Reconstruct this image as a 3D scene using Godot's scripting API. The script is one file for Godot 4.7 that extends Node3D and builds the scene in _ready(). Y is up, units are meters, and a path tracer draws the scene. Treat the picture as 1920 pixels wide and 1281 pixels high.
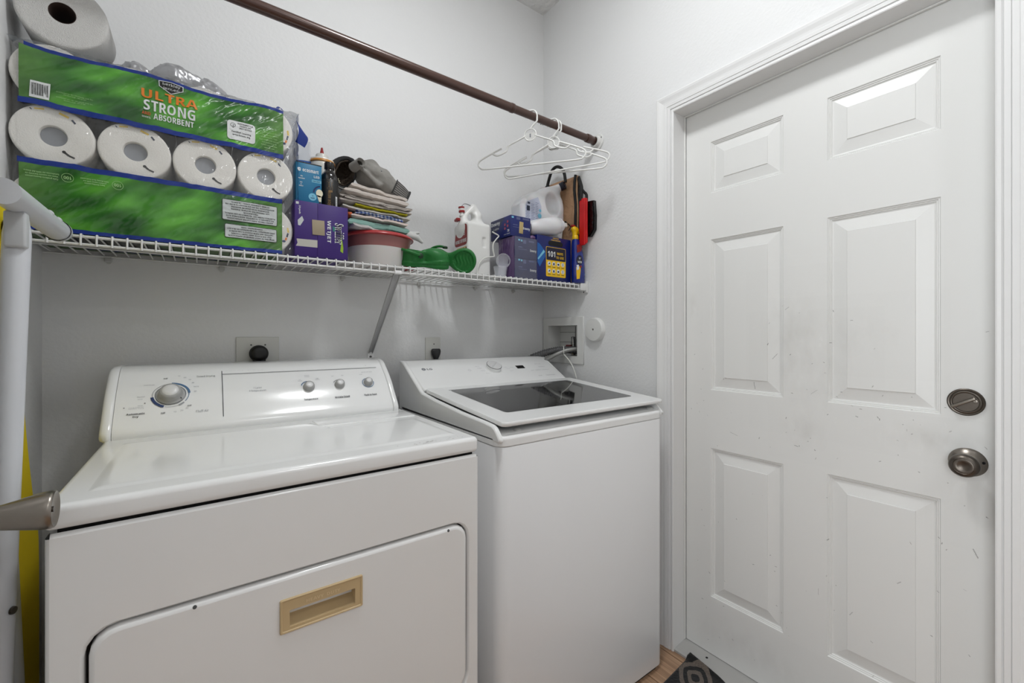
extends Node3D
# A small laundry room. x runs along the back wall (0 = right-hand corner), y up, z from the back wall into the room. Metres.

const YAW := 0.63016          # camera turned right from looking straight at the back wall
const CAM := Vector3(-1.455, 1.2, 1.715)
const FOCAL := 799.0          # pixels, for a 1920 x 1281 frame
const DECK := 1.441           # height of the wire shelf, at its front

var rng := RandomNumberGenerator.new()
var taken := {}
var base_of := {}
var mats := {}
var bumps := {}


func _ready() -> void:
	rng.seed = 7
	# ---- camera
	var cam := Camera3D.new()
	cam.name = "camera"
	add_child(cam)
	var near := 0.05
	cam.projection = Camera3D.PROJECTION_FRUSTUM
	cam.keep_aspect = Camera3D.KEEP_HEIGHT
	cam.size = near * 1281.0 / FOCAL
	cam.frustum_offset = Vector2(0, -near * 11.5 / FOCAL)
	cam.near = near
	cam.far = 50.0
	cam.transform = Transform3D(Basis(Vector3(cos(YAW), 0, sin(YAW)), Vector3.UP, Vector3(-sin(YAW), 0, cos(YAW))), CAM)
	cam.current = true
	# ---- surroundings: the room is closed, so the background only stands for unlit space
	var we := WorldEnvironment.new()
	we.name = "world_environment"
	var env := Environment.new()
	env.background_mode = Environment.BG_COLOR
	env.background_color = Color(0.02, 0.02, 0.02)
	env.ambient_light_source = Environment.AMBIENT_SOURCE_DISABLED
	env.tonemap_mode = Environment.TONE_MAPPER_LINEAR
	env.tonemap_exposure = 0.9
	env.sdfgi_enabled = true
	env.ssao_enabled = true
	env.ssil_enabled = true
	we.environment = env
	add_child(we)
	# ---- unseen lamps: ceiling disc over the machines; rear disc and hall window are added fill
	lamp("unseen_ceiling_light", "round white flush disc light on the ceiling, out of view, lighting the machines and walls", Vector3(-0.86, 2.883, 1.05), 0.15, 1.0, 0.17)  # out of view, placed to light the machines and both walls
	lamp("unseen_ceiling_light", "added fill light behind the camera, shaped as a round white flush disc on the ceiling", Vector3(-0.95, 2.883, 2.75), 0.15, 0.45, 0.06)  # added behind the camera as fill for the fronts and the door
	added_hall_window(1.9)  # added glowing window, fills the door and right wall from the left
	# ---- the place
	room()
	entry_door()
	open_door()
	dryer()
	washer()
	outlets()
	supply_box()
	wire_shelf()
	hanging_rod()
	hangers()
	ironing_board()
	towel_pack()
	shelf_left()
	shelf_cloths()
	shelf_middle()
	shelf_right()
	floor_mat()


func lamp(called: String, label: String, at: Vector3, r: float, energy: float, around: float) -> void:
	var t := thing(called, label, "light", "", at)
	var st := sn()
	lathe(st, Transform3D(Basis(), at), [Vector2(0, -0.030), Vector2(r, -0.030), Vector2(r + 0.008, -0.032), Vector2(r + 0.016, -0.024), Vector2(r + 0.016, 0), Vector2(0, 0)], 48)
	obj("rim", st, mat("lamp_rim", Color(0.9, 0.9, 0.9), 0.4), t)
	st = sn()
	lathe(st, Transform3D(Basis(), at), [Vector2(0, -0.036), Vector2(r * 0.8, -0.035), Vector2(r - 0.004, -0.0315)], 40)
	obj("glass_lens", st, glow("lamp_glow", 6.0), t)
	var l := OmniLight3D.new()
	l.name = "lamp_round"
	l.light_color = Color(0.985, 0.995, 1.0)
	l.light_energy = around
	l.light_size = 0.05
	l.omni_range = 9.0
	l.omni_attenuation = 2.0
	l.shadow_enabled = true
	t.add_child(l)
	l.position = Vector3(0, -0.095, 0)
	area("lamp_face", t, Transform3D(Basis(Vector3.RIGHT, -PI / 2), Vector3(0, -0.040, 0)), Vector2(r * 1.75, r * 1.75), Color(0.985, 0.995, 1.0), energy)


func glow(key: String, energy: float) -> StandardMaterial3D:
	var m := mat(key, Color(0.95, 0.95, 0.95), 0.3)
	m.emission_enabled = true
	m.emission = Color(1, 1, 1)
	m.emission_energy_multiplier = energy
	return m


func area(called: String, parent: Node3D, xf: Transform3D, size: Vector2, c: Color, energy: float) -> void:
	var l := AreaLight3D.new()
	l.name = called
	l.area_size = size
	l.area_normalize_energy = true
	l.light_color = c
	l.light_energy = energy
	l.area_range = 9.0
	l.area_attenuation = 2.0
	l.shadow_enabled = true
	parent.add_child(l)
	l.transform = xf


func added_hall_window(energy: float) -> void:  # added fill light in the shape of a frosted window
	var at := Vector3(-2.6, 1.35, 2.15)
	var t := thing("window_1", "added fill light shaped as a bright frosted window in the unseen hall", "window", "", at, "structure")
	var st := sn()
	for e in [[Vector3(-2.6, 0.62, 1.72), Vector3(-2.57, 0.68, 2.58)], [Vector3(-2.6, 2.02, 1.72), Vector3(-2.57, 2.08, 2.58)], [Vector3(-2.6, 0.68, 1.72), Vector3(-2.57, 2.02, 1.78)], [Vector3(-2.6, 0.68, 2.52), Vector3(-2.57, 2.02, 2.58)]]: box(st, e[0], e[1])
	obj("frame", st, mat("lamp_rim", Color.WHITE), t)
	st = sn()
	box(st, Vector3(-2.599, 0.68, 1.78), Vector3(-2.585, 2.02, 2.52))
	obj("pane", st, glow("added_window_glow", 2.0), t)
	area("window_fill_light", t, Transform3D(Basis(Vector3.UP, -PI / 2), Vector3(0.025, 0, 0)), Vector2(0.74, 1.34), Color(0.96, 0.985, 1.0), energy)  # fill light of the added window


# ------------------------------------------------------------------ helpers: nodes

func numbered(called: String) -> String:
	if not taken.has(called):
		taken[called] = 0
		return called
	taken[called] += 1
	return "%s_%03d" % [called, taken[called]]


func tag(o: Node3D, label: String, category := "", group := "", kind := "") -> Node3D:
	if label: o.set_meta("label", label)
	if category: o.set_meta("category", category)
	if group: o.set_meta("group", group)
	if kind: o.set_meta("kind", kind)
	return o


func thing(called: String, label: String, category: String, group := "", at := Vector3.ZERO, kind := "") -> Node3D:
	var o := Node3D.new()
	o.name = numbered(called)
	add_child(o)
	o.position = at
	base_of[o] = at
	tag(o, label, category, group, kind)
	return o


func obj(called: String, what, material: Material, parent: Node3D, label := "") -> MeshInstance3D:
	var o := MeshInstance3D.new()
	o.name = called
	if what is SurfaceTool:
		what.generate_normals()
		o.mesh = what.commit()
	else:
		o.mesh = what
	o.material_override = material
	if base_of.has(parent):
		o.position = -base_of[parent]
	parent.add_child(o, true)
	if label: o.set_meta("label", label)
	return o


func single(called: String, st: SurfaceTool, material: Material, label: String, category: String, at: Vector3, group := "", kind := "") -> MeshInstance3D:
	# a thing that is one mesh: its origin is put at its base
	st.generate_normals()
	var arr := st.commit_to_arrays()
	var vs: PackedVector3Array = arr[Mesh.ARRAY_VERTEX]
	for i in vs.size():
		vs[i] -= at
	arr[Mesh.ARRAY_VERTEX] = vs
	var am := ArrayMesh.new()
	am.add_surface_from_arrays(Mesh.PRIMITIVE_TRIANGLES, arr)
	var o := MeshInstance3D.new()
	o.name = numbered(called)
	o.mesh = am
	o.material_override = material
	o.position = at
	add_child(o)
	base_of[o] = at
	tag(o, label, category, group, kind)
	return o


func struct(called: String, st: SurfaceTool, material: Material, label: String, category: String, at := Vector3.ZERO) -> MeshInstance3D:
	return single(called, st, material, label, category, at, "", "structure")


# ------------------------------------------------------------------ helpers: materials

func mat(key: String, c: Color, rough := 0.5, metal := 0.0, opt := {}) -> StandardMaterial3D:
	if mats.has(key): return mats[key]
	var m := StandardMaterial3D.new()
	m.resource_name = key
	m.albedo_color = c
	m.roughness = rough
	m.metallic = metal
	for k in opt:
		match k:
			"coat":
				m.clearcoat_enabled = true
				m.clearcoat = opt[k]
				m.clearcoat_roughness = 0.08
			"rim":
				m.rim_enabled = true
				m.rim = opt[k]
				m.rim_tint = 0.5
			"sss":
				m.subsurf_scatter_enabled = true
				m.subsurf_scatter_strength = opt[k]
			"back":
				m.backlight_enabled = true
				m.backlight = opt[k]
			"bump":   # [kind, repeats per metre, depth in cm]
				m.heightmap_enabled = true
				m.heightmap_texture = bump_tex(opt[k][0])
				m.heightmap_scale = opt[k][2]
				m.uv1_triplanar = true
				m.uv1_world_triplanar = true
				m.uv1_scale = Vector3.ONE * opt[k][1]
			"tex":
				m.albedo_texture = opt[k]
			"alpha":
				m.transparency = BaseMaterial3D.TRANSPARENCY_ALPHA
				m.albedo_color.a = opt[k]
			"two":
				m.cull_mode = BaseMaterial3D.CULL_DISABLED
	mats[key] = m
	return m


func bump_tex(kind: String) -> NoiseTexture2D:
	if bumps.has(kind): return bumps[kind]
	var n := FastNoiseLite.new()
	n.seed = 11
	var t := NoiseTexture2D.new()
	t.width = 512
	t.height = 512
	t.seamless = true
	match kind:
		"orange_peel":
			n.noise_type = FastNoiseLite.TYPE_SIMPLEX_SMOOTH
			n.frequency = 0.03
			n.fractal_octaves = 3
		"knockdown":
			n.noise_type = FastNoiseLite.TYPE_PERLIN
			n.frequency = 0.02
			n.fractal_octaves = 4
		"cloth":
			n.noise_type = FastNoiseLite.TYPE_VALUE
			n.frequency = 0.22
			n.fractal_octaves = 2
		"crinkle":
			n.noise_type = FastNoiseLite.TYPE_SIMPLEX
			n.fractal_type = FastNoiseLite.FRACTAL_RIDGED
			n.frequency = 0.012
			n.fractal_octaves = 3
	t.noise = n
	bumps[kind] = t
	return t


func white_enamel() -> StandardMaterial3D:
	return mat("white_enamel", Color(0.945, 0.947, 0.945), 0.16, 0.0, {"coat": 0.3})


# ------------------------------------------------------------------ helpers: shapes (triangles are given counter-clockwise as seen from outside)

func sn(smooth := 0) -> SurfaceTool:
	var st := SurfaceTool.new()
	st.begin(Mesh.PRIMITIVE_TRIANGLES)
	st.set_smooth_group(smooth)
	return st


func tri(st: SurfaceTool, a: Vector3, b: Vector3, c: Vector3, ua := Vector2.ZERO, ub := Vector2.ZERO, uc := Vector2.ZERO) -> void:
	if a.is_equal_approx(b) or b.is_equal_approx(c) or a.is_equal_approx(c): return
	st.set_uv(ua); st.add_vertex(a)
	st.set_uv(uc); st.add_vertex(c)
	st.set_uv(ub); st.add_vertex(b)


func quad(st: SurfaceTool, a: Vector3, b: Vector3, c: Vector3, d: Vector3, ua := Vector2(0, 1), ub := Vector2(1, 1), uc := Vector2(1, 0), ud := Vector2(0, 0)) -> void:
	tri(st, a, b, c, ua, ub, uc)
	tri(st, a, c, d, ua, uc, ud)


func grid(st: SurfaceTool, nu: int, nv: int, f: Callable, flip := false) -> void:
	# f(u, v) with u to the right and v up as seen from the front
	var rows := []
	for j in nv + 1:
		var row := PackedVector3Array()
		for i in nu + 1:
			row.append(f.call(float(i) / nu, float(j) / nv))
		rows.append(row)
	for j in nv:
		for i in nu:
			var u0 := float(i) / nu
			var u1 := float(i + 1) / nu
			var v0 := 1.0 - float(j) / nv
			var v1 := 1.0 - float(j + 1) / nv
			if flip:
				quad(st, rows[j][i + 1], rows[j][i], rows[j + 1][i], rows[j + 1][i + 1], Vector2(u1, v0), Vector2(u0, v0), Vector2(u0, v1), Vector2(u1, v1))
			else:
				quad(st, rows[j][i], rows[j][i + 1], rows[j + 1][i + 1], rows[j + 1][i], Vector2(u0, v0), Vector2(u1, v0), Vector2(u1, v1), Vector2(u0, v1))


func box(st: SurfaceTool, lo: Vector3, hi: Vector3) -> void:
	st.set_smooth_group(-1)
	var p := func(x, y, z): return Vector3(hi.x if x else lo.x, hi.y if y else lo.y, hi.z if z else lo.z)
	quad(st, p.call(0, 0, 1), p.call(1, 0, 1), p.call(1, 1, 1), p.call(0, 1, 1))
	quad(st, p.call(1, 0, 0), p.call(0, 0, 0), p.call(0, 1, 0), p.call(1, 1, 0))
	quad(st, p.call(1, 0, 1), p.call(1, 0, 0), p.call(1, 1, 0), p.call(1, 1, 1))
	quad(st, p.call(0, 0, 0), p.call(0, 0, 1), p.call(0, 1, 1), p.call(0, 1, 0))
	quad(st, p.call(0, 1, 1), p.call(1, 1, 1), p.call(1, 1, 0), p.call(0, 1, 0))
	quad(st, p.call(0, 0, 0), p.call(1, 0, 0), p.call(1, 0, 1), p.call(0, 0, 1))
	st.set_smooth_group(0)


func rbox(st: SurfaceTool, xf: Transform3D, size: Vector3, r: float, seg := 3) -> void:
	var h := size / 2
	r = minf(r, minf(h.x, minf(h.y, h.z)) * 0.999)
	var lines := []
	for a in 3:
		var l := PackedFloat32Array()
		for k in seg + 1:
			l.append(-h[a] + r * (1.0 - tan(PI / 4 * (1.0 - float(k) / seg))))
		for k in range(seg, -1, -1):
			l.append(h[a] - r * (1.0 - tan(PI / 4 * (1.0 - float(k) / seg))))
		lines.append(l)
	for axis in 3:
		var ua := (axis + 1) % 3
		var va := (axis + 2) % 3
		for side in [-1, 1]:
			var g := []
			for vv in lines[va]:
				var row := PackedVector3Array()
				for uu in lines[ua]:
					var q := Vector3.ZERO
					q[axis] = side * h[axis]
					q[ua] = uu
					q[va] = vv
					var inner := q.clamp(-(h - Vector3.ONE * r), h - Vector3.ONE * r)
					row.append(xf * (inner + (q - inner).normalized() * r))
				g.append(row)
			for j in g.size() - 1:
				for i in g[0].size() - 1:
					if side > 0: quad(st, g[j][i], g[j][i + 1], g[j + 1][i + 1], g[j + 1][i])
					else: quad(st, g[j][i + 1], g[j][i], g[j + 1][i], g[j + 1][i + 1])


func rb(st: SurfaceTool, lo: Vector3, hi: Vector3, r := 0.003, seg := 2) -> void:
	rbox(st, Transform3D(Basis(), (lo + hi) / 2), hi - lo, r, seg)


func loft(st: SurfaceTool, rings: Array, cap0 := true, cap1 := true, hard := false) -> void:
	# rings run counter-clockwise as seen from the last ring looking back
	var n: int = rings[0].size()
	var g := 0
	for i in rings.size() - 1:
		if hard: g = (g + 1) % 30
		st.set_smooth_group(g)
		for j in n:
			var k := (j + 1) % n
			quad(st, rings[i][j], rings[i][k], rings[i + 1][k], rings[i + 1][j], Vector2(float(j) / n, 0), Vector2(float(j + 1) / n, 0), Vector2(float(j + 1) / n, 1), Vector2(float(j) / n, 1))
	st.set_smooth_group(31)
	for e in [0, 1]:
		if (e == 0 and cap0) or (e == 1 and cap1):
			var rg: PackedVector3Array = rings[0] if e == 0 else rings[rings.size() - 1]
			var c := Vector3.ZERO
			for p in rg: c += p / n
			for j in n:
				if e == 1: tri(st, c, rg[j], rg[(j + 1) % n])
				else: tri(st, c, rg[(j + 1) % n], rg[j])
	st.set_smooth_group(0)


func lathe(st: SurfaceTool, xf: Transform3D, profile: Array, n := 32, crease := 0.75) -> void:
	# profile of (radius, height) from bottom to top along the outside; corners sharper than crease stay sharp
	var g := 1
	for i in profile.size() - 1:
		var a: Vector2 = profile[i]
		var b: Vector2 = profile[i + 1]
		if a.is_equal_approx(b): continue
		if i > 0 and absf((a - profile[i - 1]).angle_to(b - a)) > crease: g = g % 28 + 1
		st.set_smooth_group(g)
		for j in n:
			var t0 := TAU * j / n
			var t1 := TAU * (j + 1) / n
			var p := func(q: Vector2, t: float): return xf * Vector3(q.x * cos(t), q.y, -q.x * sin(t))
			quad(st, p.call(a, t0), p.call(a, t1), p.call(b, t1), p.call(b, t0))
	st.set_smooth_group(0)


func turn(axis: Vector3) -> Basis:
	# a basis whose y axis points along axis
	var y := axis.normalized()
	var x := y.cross(Vector3(0.13, 0.31, 0.94)).normalized()
	return Basis(x, y, x.cross(y))


func tube(st: SurfaceTool, pts: Array, r, n := 8, capped := true) -> void:
	var rings := []
	var prev := Vector3.ZERO
	for i in pts.size():
		var t: Vector3 = (pts[mini(i + 1, pts.size() - 1)] - pts[maxi(i - 1, 0)]).normalized()
		if i == 0:
			prev = t.cross(Vector3.UP if absf(t.y) < 0.9 else Vector3.RIGHT).normalized()
		var x := (prev - t * prev.dot(t)).normalized()
		prev = x
		var y := t.cross(x)
		var rr: float = r[i] if r is Array else r
		var ring := PackedVector3Array()
		for j in n:
			var a := TAU * j / n
			ring.append(pts[i] + (x * cos(a) + y * sin(a)) * rr)
		rings.append(ring)
	loft(st, rings, capped, capped)


func curve(pts: Array, per := 6) -> Array:
	# Catmull-Rom through the points
	var out := []
	for i in pts.size() - 1:
		var p0 = pts[maxi(i - 1, 0)]
		var p1 = pts[i]
		var p2 = pts[i + 1]
		var p3 = pts[mini(i + 2, pts.size() - 1)]
		for k in per:
			var t := float(k) / per
			out.append(0.5 * ((2 * p1) + (p2 - p0) * t + (2 * p0 - 5 * p1 + 4 * p2 - p3) * t * t + (3 * p1 - p0 - 3 * p2 + p3) * t * t * t))
	out.append(pts[pts.size() - 1])
	return out


func extrude(st: SurfaceTool, poly: PackedVector2Array, xf: Transform3D, z0: float, z1: float, smooth_sides := false) -> void:
	# poly lies in xf's xy plane; z runs along xf's z
	if Geometry2D.is_polygon_clockwise(poly):
		poly = poly.duplicate()
		poly.reverse()
	var ix := Geometry2D.triangulate_polygon(poly)
	st.set_smooth_group(-1)
	for i in range(0, ix.size(), 3):
		var a := poly[ix[i]]
		var b := poly[ix[i + 1]]
		var c := poly[ix[i + 2]]
		if (b - a).cross(c - a) < 0:
			var q := b
			b = c
			c = q
		tri(st, xf * Vector3(a.x, a.y, z1), xf * Vector3(b.x, b.y, z1), xf * Vector3(c.x, c.y, z1))
		tri(st, xf * Vector3(a.x, a.y, z0), xf * Vector3(c.x, c.y, z0), xf * Vector3(b.x, b.y, z0))
	if smooth_sides: st.set_smooth_group(0)
	for i in poly.size():
		var a := poly[i]
		var b := poly[(i + 1) % poly.size()]
		quad(st, xf * Vector3(a.x, a.y, z0), xf * Vector3(b.x, b.y, z0), xf * Vector3(b.x, b.y, z1), xf * Vector3(a.x, a.y, z1))
	st.set_smooth_group(0)


func flat(st: SurfaceTool, poly: PackedVector2Array, map: Callable) -> void:
	# a printed patch: poly in the (right, up) axes of map
	if Geometry2D.is_polygon_clockwise(poly):
		poly = poly.duplicate()
		poly.reverse()
	var ix := Geometry2D.triangulate_polygon(poly)
	for i in range(0, ix.size(), 3):
		var a := poly[ix[i]]
		var b := poly[ix[i + 1]]
		var c := poly[ix[i + 2]]
		if (b - a).cross(c - a) < 0:
			var q := b
			b = c
			c = q
		split(st, a, b, c, map)


func split(st: SurfaceTool, a: Vector2, b: Vector2, c: Vector2, map: Callable) -> void:
	# keeps printed patches on curved faces: long edges are halved
	var ab := a.distance_to(b)
	var bc := b.distance_to(c)
	var ca := c.distance_to(a)
	if maxf(ab, maxf(bc, ca)) < 0.012:
		tri(st, map.call(a), map.call(b), map.call(c))
	elif ab >= bc and ab >= ca:
		var m := (a + b) / 2
		split(st, a, m, c, map)
		split(st, m, b, c, map)
	elif bc >= ca:
		var m := (b + c) / 2
		split(st, a, b, m, map)
		split(st, a, m, c, map)
	else:
		var m := (c + a) / 2
		split(st, a, b, m, map)
		split(st, m, b, c, map)


func rect2(x: float, y: float, w: float, h: float, r := 0.0) -> PackedVector2Array:
	var out := PackedVector2Array()
	if r <= 0.0: return PackedVector2Array([Vector2(x, y), Vector2(x + w, y), Vector2(x + w, y + h), Vector2(x, y + h)])
	for c in [[x + w - r, y + h - r, 0.0], [x + r, y + h - r, PI / 2], [x + r, y + r, PI], [x + w - r, y + r, PI * 1.5]]:
		for k in 5:
			var a: float = c[2] + PI / 8 * k
			out.append(Vector2(c[0] + r * cos(a), c[1] + r * sin(a)))
	return out


func disc2(x: float, y: float, rx: float, ry := 0.0, n := 24) -> PackedVector2Array:
	var out := PackedVector2Array()
	for k in n:
		out.append(Vector2(x + rx * cos(TAU * k / n), y + (ry if ry else rx) * sin(TAU * k / n)))
	return out


func patch(called: String, polys: Array, map: Callable, m: Material, parent: Node3D, label := "") -> MeshInstance3D:
	var st := sn(-1)
	for p in polys: flat(st, p, map)
	return obj(called, st, m, parent, label)


func plane(o: Vector3, right: Vector3, up: Vector3) -> Callable:
	return func(p: Vector2) -> Vector3: return o + right * p.x + up * p.y


func line2(a: Vector2, b: Vector2, w: float) -> PackedVector2Array:
	var n := (b - a).normalized().orthogonal() * w / 2
	return PackedVector2Array([a - n, b - n, b + n, a + n])


func arc2(st: SurfaceTool, map: Callable, c: Vector2, r0: float, r1: float, a0: float, a1: float, n := 24) -> void:
	for i in n:
		var s := a0 + (a1 - a0) * i / n
		var e := a0 + (a1 - a0) * (i + 1) / n
		var p := func(r: float, a: float): return map.call(c + Vector2(cos(a), sin(a)) * r)
		if a1 > a0: quad(st, p.call(r0, s), p.call(r1, s), p.call(r1, e), p.call(r0, e))
		else: quad(st, p.call(r0, e), p.call(r1, e), p.call(r1, s), p.call(r0, s))


func text(called: String, words: String, height: float, map: Callable, m: Material, parent: Node3D, width := 0.0, bold := true, face := "Droid Sans", align := 0.5) -> MeshInstance3D:
	# printed lettering: height is that of the whole block; map takes (right, up) from the block's anchor
	var f := SystemFont.new()
	f.font_names = PackedStringArray([face])
	f.font_weight = 700 if bold else 400
	var tm := TextMesh.new()
	tm.font = f
	tm.font_size = 24
	tm.pixel_size = 0.01
	tm.depth = 0.02
	tm.curve_step = 3.0
	tm.text = words
	tm.horizontal_alignment = HORIZONTAL_ALIGNMENT_CENTER
	var arr := tm.get_mesh_arrays()
	var vs: PackedVector3Array = arr[Mesh.ARRAY_VERTEX]
	var ns: PackedVector3Array = arr[Mesh.ARRAY_NORMAL]
	var ix = arr[Mesh.ARRAY_INDEX]
	var lo := Vector2(1e9, 1e9)
	var hi := -lo
	for p in vs:
		lo = lo.min(Vector2(p.x, p.y))
		hi = hi.max(Vector2(p.x, p.y))
	var k := height / (hi.y - lo.y)
	var kx := width / (hi.x - lo.x) if width > 0.0 else k
	var st := sn(-1)
	var count: int = ix.size() if ix != null else vs.size()
	for i in range(0, count, 3):
		var q := []
		for j in 3:
			var at: int = ix[i + j] if ix != null else i + j
			if ns[at].z < 0.9: break
			q.append(map.call(Vector2((vs[at].x - lerpf(lo.x, hi.x, align)) * kx, (vs[at].y - lo.y) * k)))
		if q.size() == 3: tri(st, q[0], q[2], q[1])
	return obj(called, st, m, parent)


func round_poly(pts: Array, r: float, seg := 4) -> PackedVector2Array:
	# a polygon with rounded corners
	var out := PackedVector2Array()
	var n := pts.size()
	for i in n:
		var p: Vector2 = pts[i]
		var a: Vector2 = (pts[(i + n - 1) % n] - p)
		var b: Vector2 = (pts[(i + 1) % n] - p)
		var d := minf(r, minf(a.length(), b.length()) * 0.45)
		for k in seg + 1:
			var t := float(k) / seg
			out.append((p + a.normalized() * d).lerp(p, t).lerp(p.lerp(p + b.normalized() * d, t), t))
	return out


func sdf(st: SurfaceTool, f: Callable, lo: Vector3, hi: Vector3, cell: float, xf := Transform3D()) -> void:
	# surface nets
	var nx := int(ceil((hi.x - lo.x) / cell)) + 1
	var ny := int(ceil((hi.y - lo.y) / cell)) + 1
	var nz := int(ceil((hi.z - lo.z) / cell)) + 1
	var vals := PackedFloat32Array()
	vals.resize(nx * ny * nz)
	var at := 0
	for k in nz:
		for j in ny:
			for i in nx:
				vals[at] = f.call(lo + Vector3(i, j, k) * cell)
				at += 1
	var idx := PackedInt32Array()
	idx.resize(nx * ny * nz)
	idx.fill(-1)
	var vs := PackedVector3Array()
	var offs := [0, 1, nx, nx + 1, nx * ny, nx * ny + 1, nx * ny + nx, nx * ny + nx + 1]
	var corner := [Vector3(0, 0, 0), Vector3(1, 0, 0), Vector3(0, 1, 0), Vector3(1, 1, 0), Vector3(0, 0, 1), Vector3(1, 0, 1), Vector3(0, 1, 1), Vector3(1, 1, 1)]
	var edges := [[0, 1], [2, 3], [4, 5], [6, 7], [0, 2], [1, 3], [4, 6], [5, 7], [0, 4], [1, 5], [2, 6], [3, 7]]
	for k in nz - 1:
		for j in ny - 1:
			for i in nx - 1:
				var c := i + nx * (j + ny * k)
				var inside := 0
				for o in offs:
					if vals[c + o] < 0.0: inside += 1
				if inside == 0 or inside == 8: continue
				var sum := Vector3.ZERO
				var cnt := 0
				for e in edges:
					var a := vals[c + offs[e[0]]]
					var b := vals[c + offs[e[1]]]
					if (a < 0.0) != (b < 0.0):
						sum += corner[e[0]].lerp(corner[e[1]], a / (a - b))
						cnt += 1
				idx[c] = vs.size()
				vs.append(xf * (lo + (Vector3(i, j, k) + sum / cnt) * cell))
	var sx := 1
	var sy := nx
	var sz := nx * ny
	for k in range(1, nz - 1):
		for j in range(1, ny - 1):
			for i in range(1, nx - 1):
				var c := i + nx * (j + ny * k)
				var a := vals[c] < 0.0
				for w in 3:
					var d: int = [sx, sy, sz][w]
					if a == (vals[c + d] < 0.0): continue
					var u: int = [sy, sz, sx][w]
					var v: int = [sz, sx, sy][w]
					var q0 := idx[c - u - v]
					var q1 := idx[c - v]
					var q2 := idx[c]
					var q3 := idx[c - u]
					if q0 < 0 or q1 < 0 or q2 < 0 or q3 < 0: continue
					if a: quad(st, vs[q0], vs[q1], vs[q2], vs[q3])
					else: quad(st, vs[q3], vs[q2], vs[q1], vs[q0])


func d_box(p: Vector3, c: Vector3, h: Vector3, r: float) -> float:
	var q := (p - c).abs() - h + Vector3.ONE * r
	return q.max(Vector3.ZERO).length() + minf(maxf(q.x, maxf(q.y, q.z)), 0.0) - r


func d_ell(p: Vector3, c: Vector3, r: Vector3) -> float:
	var q := (p - c) / r
	var k := q.length()
	if k < 1e-5: return -minf(r.x, minf(r.y, r.z))
	return k * (k - 1.0) / (q / r).length()


func d_seg(p: Vector3, a: Vector3, b: Vector3, ra: float, rb_: float) -> float:
	var t := clampf((p - a).dot(b - a) / (b - a).length_squared(), 0, 1)
	return p.distance_to(a.lerp(b, t)) - lerpf(ra, rb_, t)


func smin(a: float, b: float, k: float) -> float:
	var h := maxf(k - absf(a - b), 0.0) / k
	return minf(a, b) - h * h * k * 0.25


func smax(a: float, b: float, k: float) -> float:
	return -smin(-a, -b, k)


# ------------------------------------------------------------------ the room

func wall_paint() -> StandardMaterial3D:
	return mat("wall_paint", Color(0.885, 0.886, 0.886), 0.6, 0.0, {"bump": ["orange_peel", 4.0, 0.045]})


func trim_paint() -> StandardMaterial3D:
	return mat("trim_paint", Color(0.90, 0.90, 0.898), 0.38)


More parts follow.
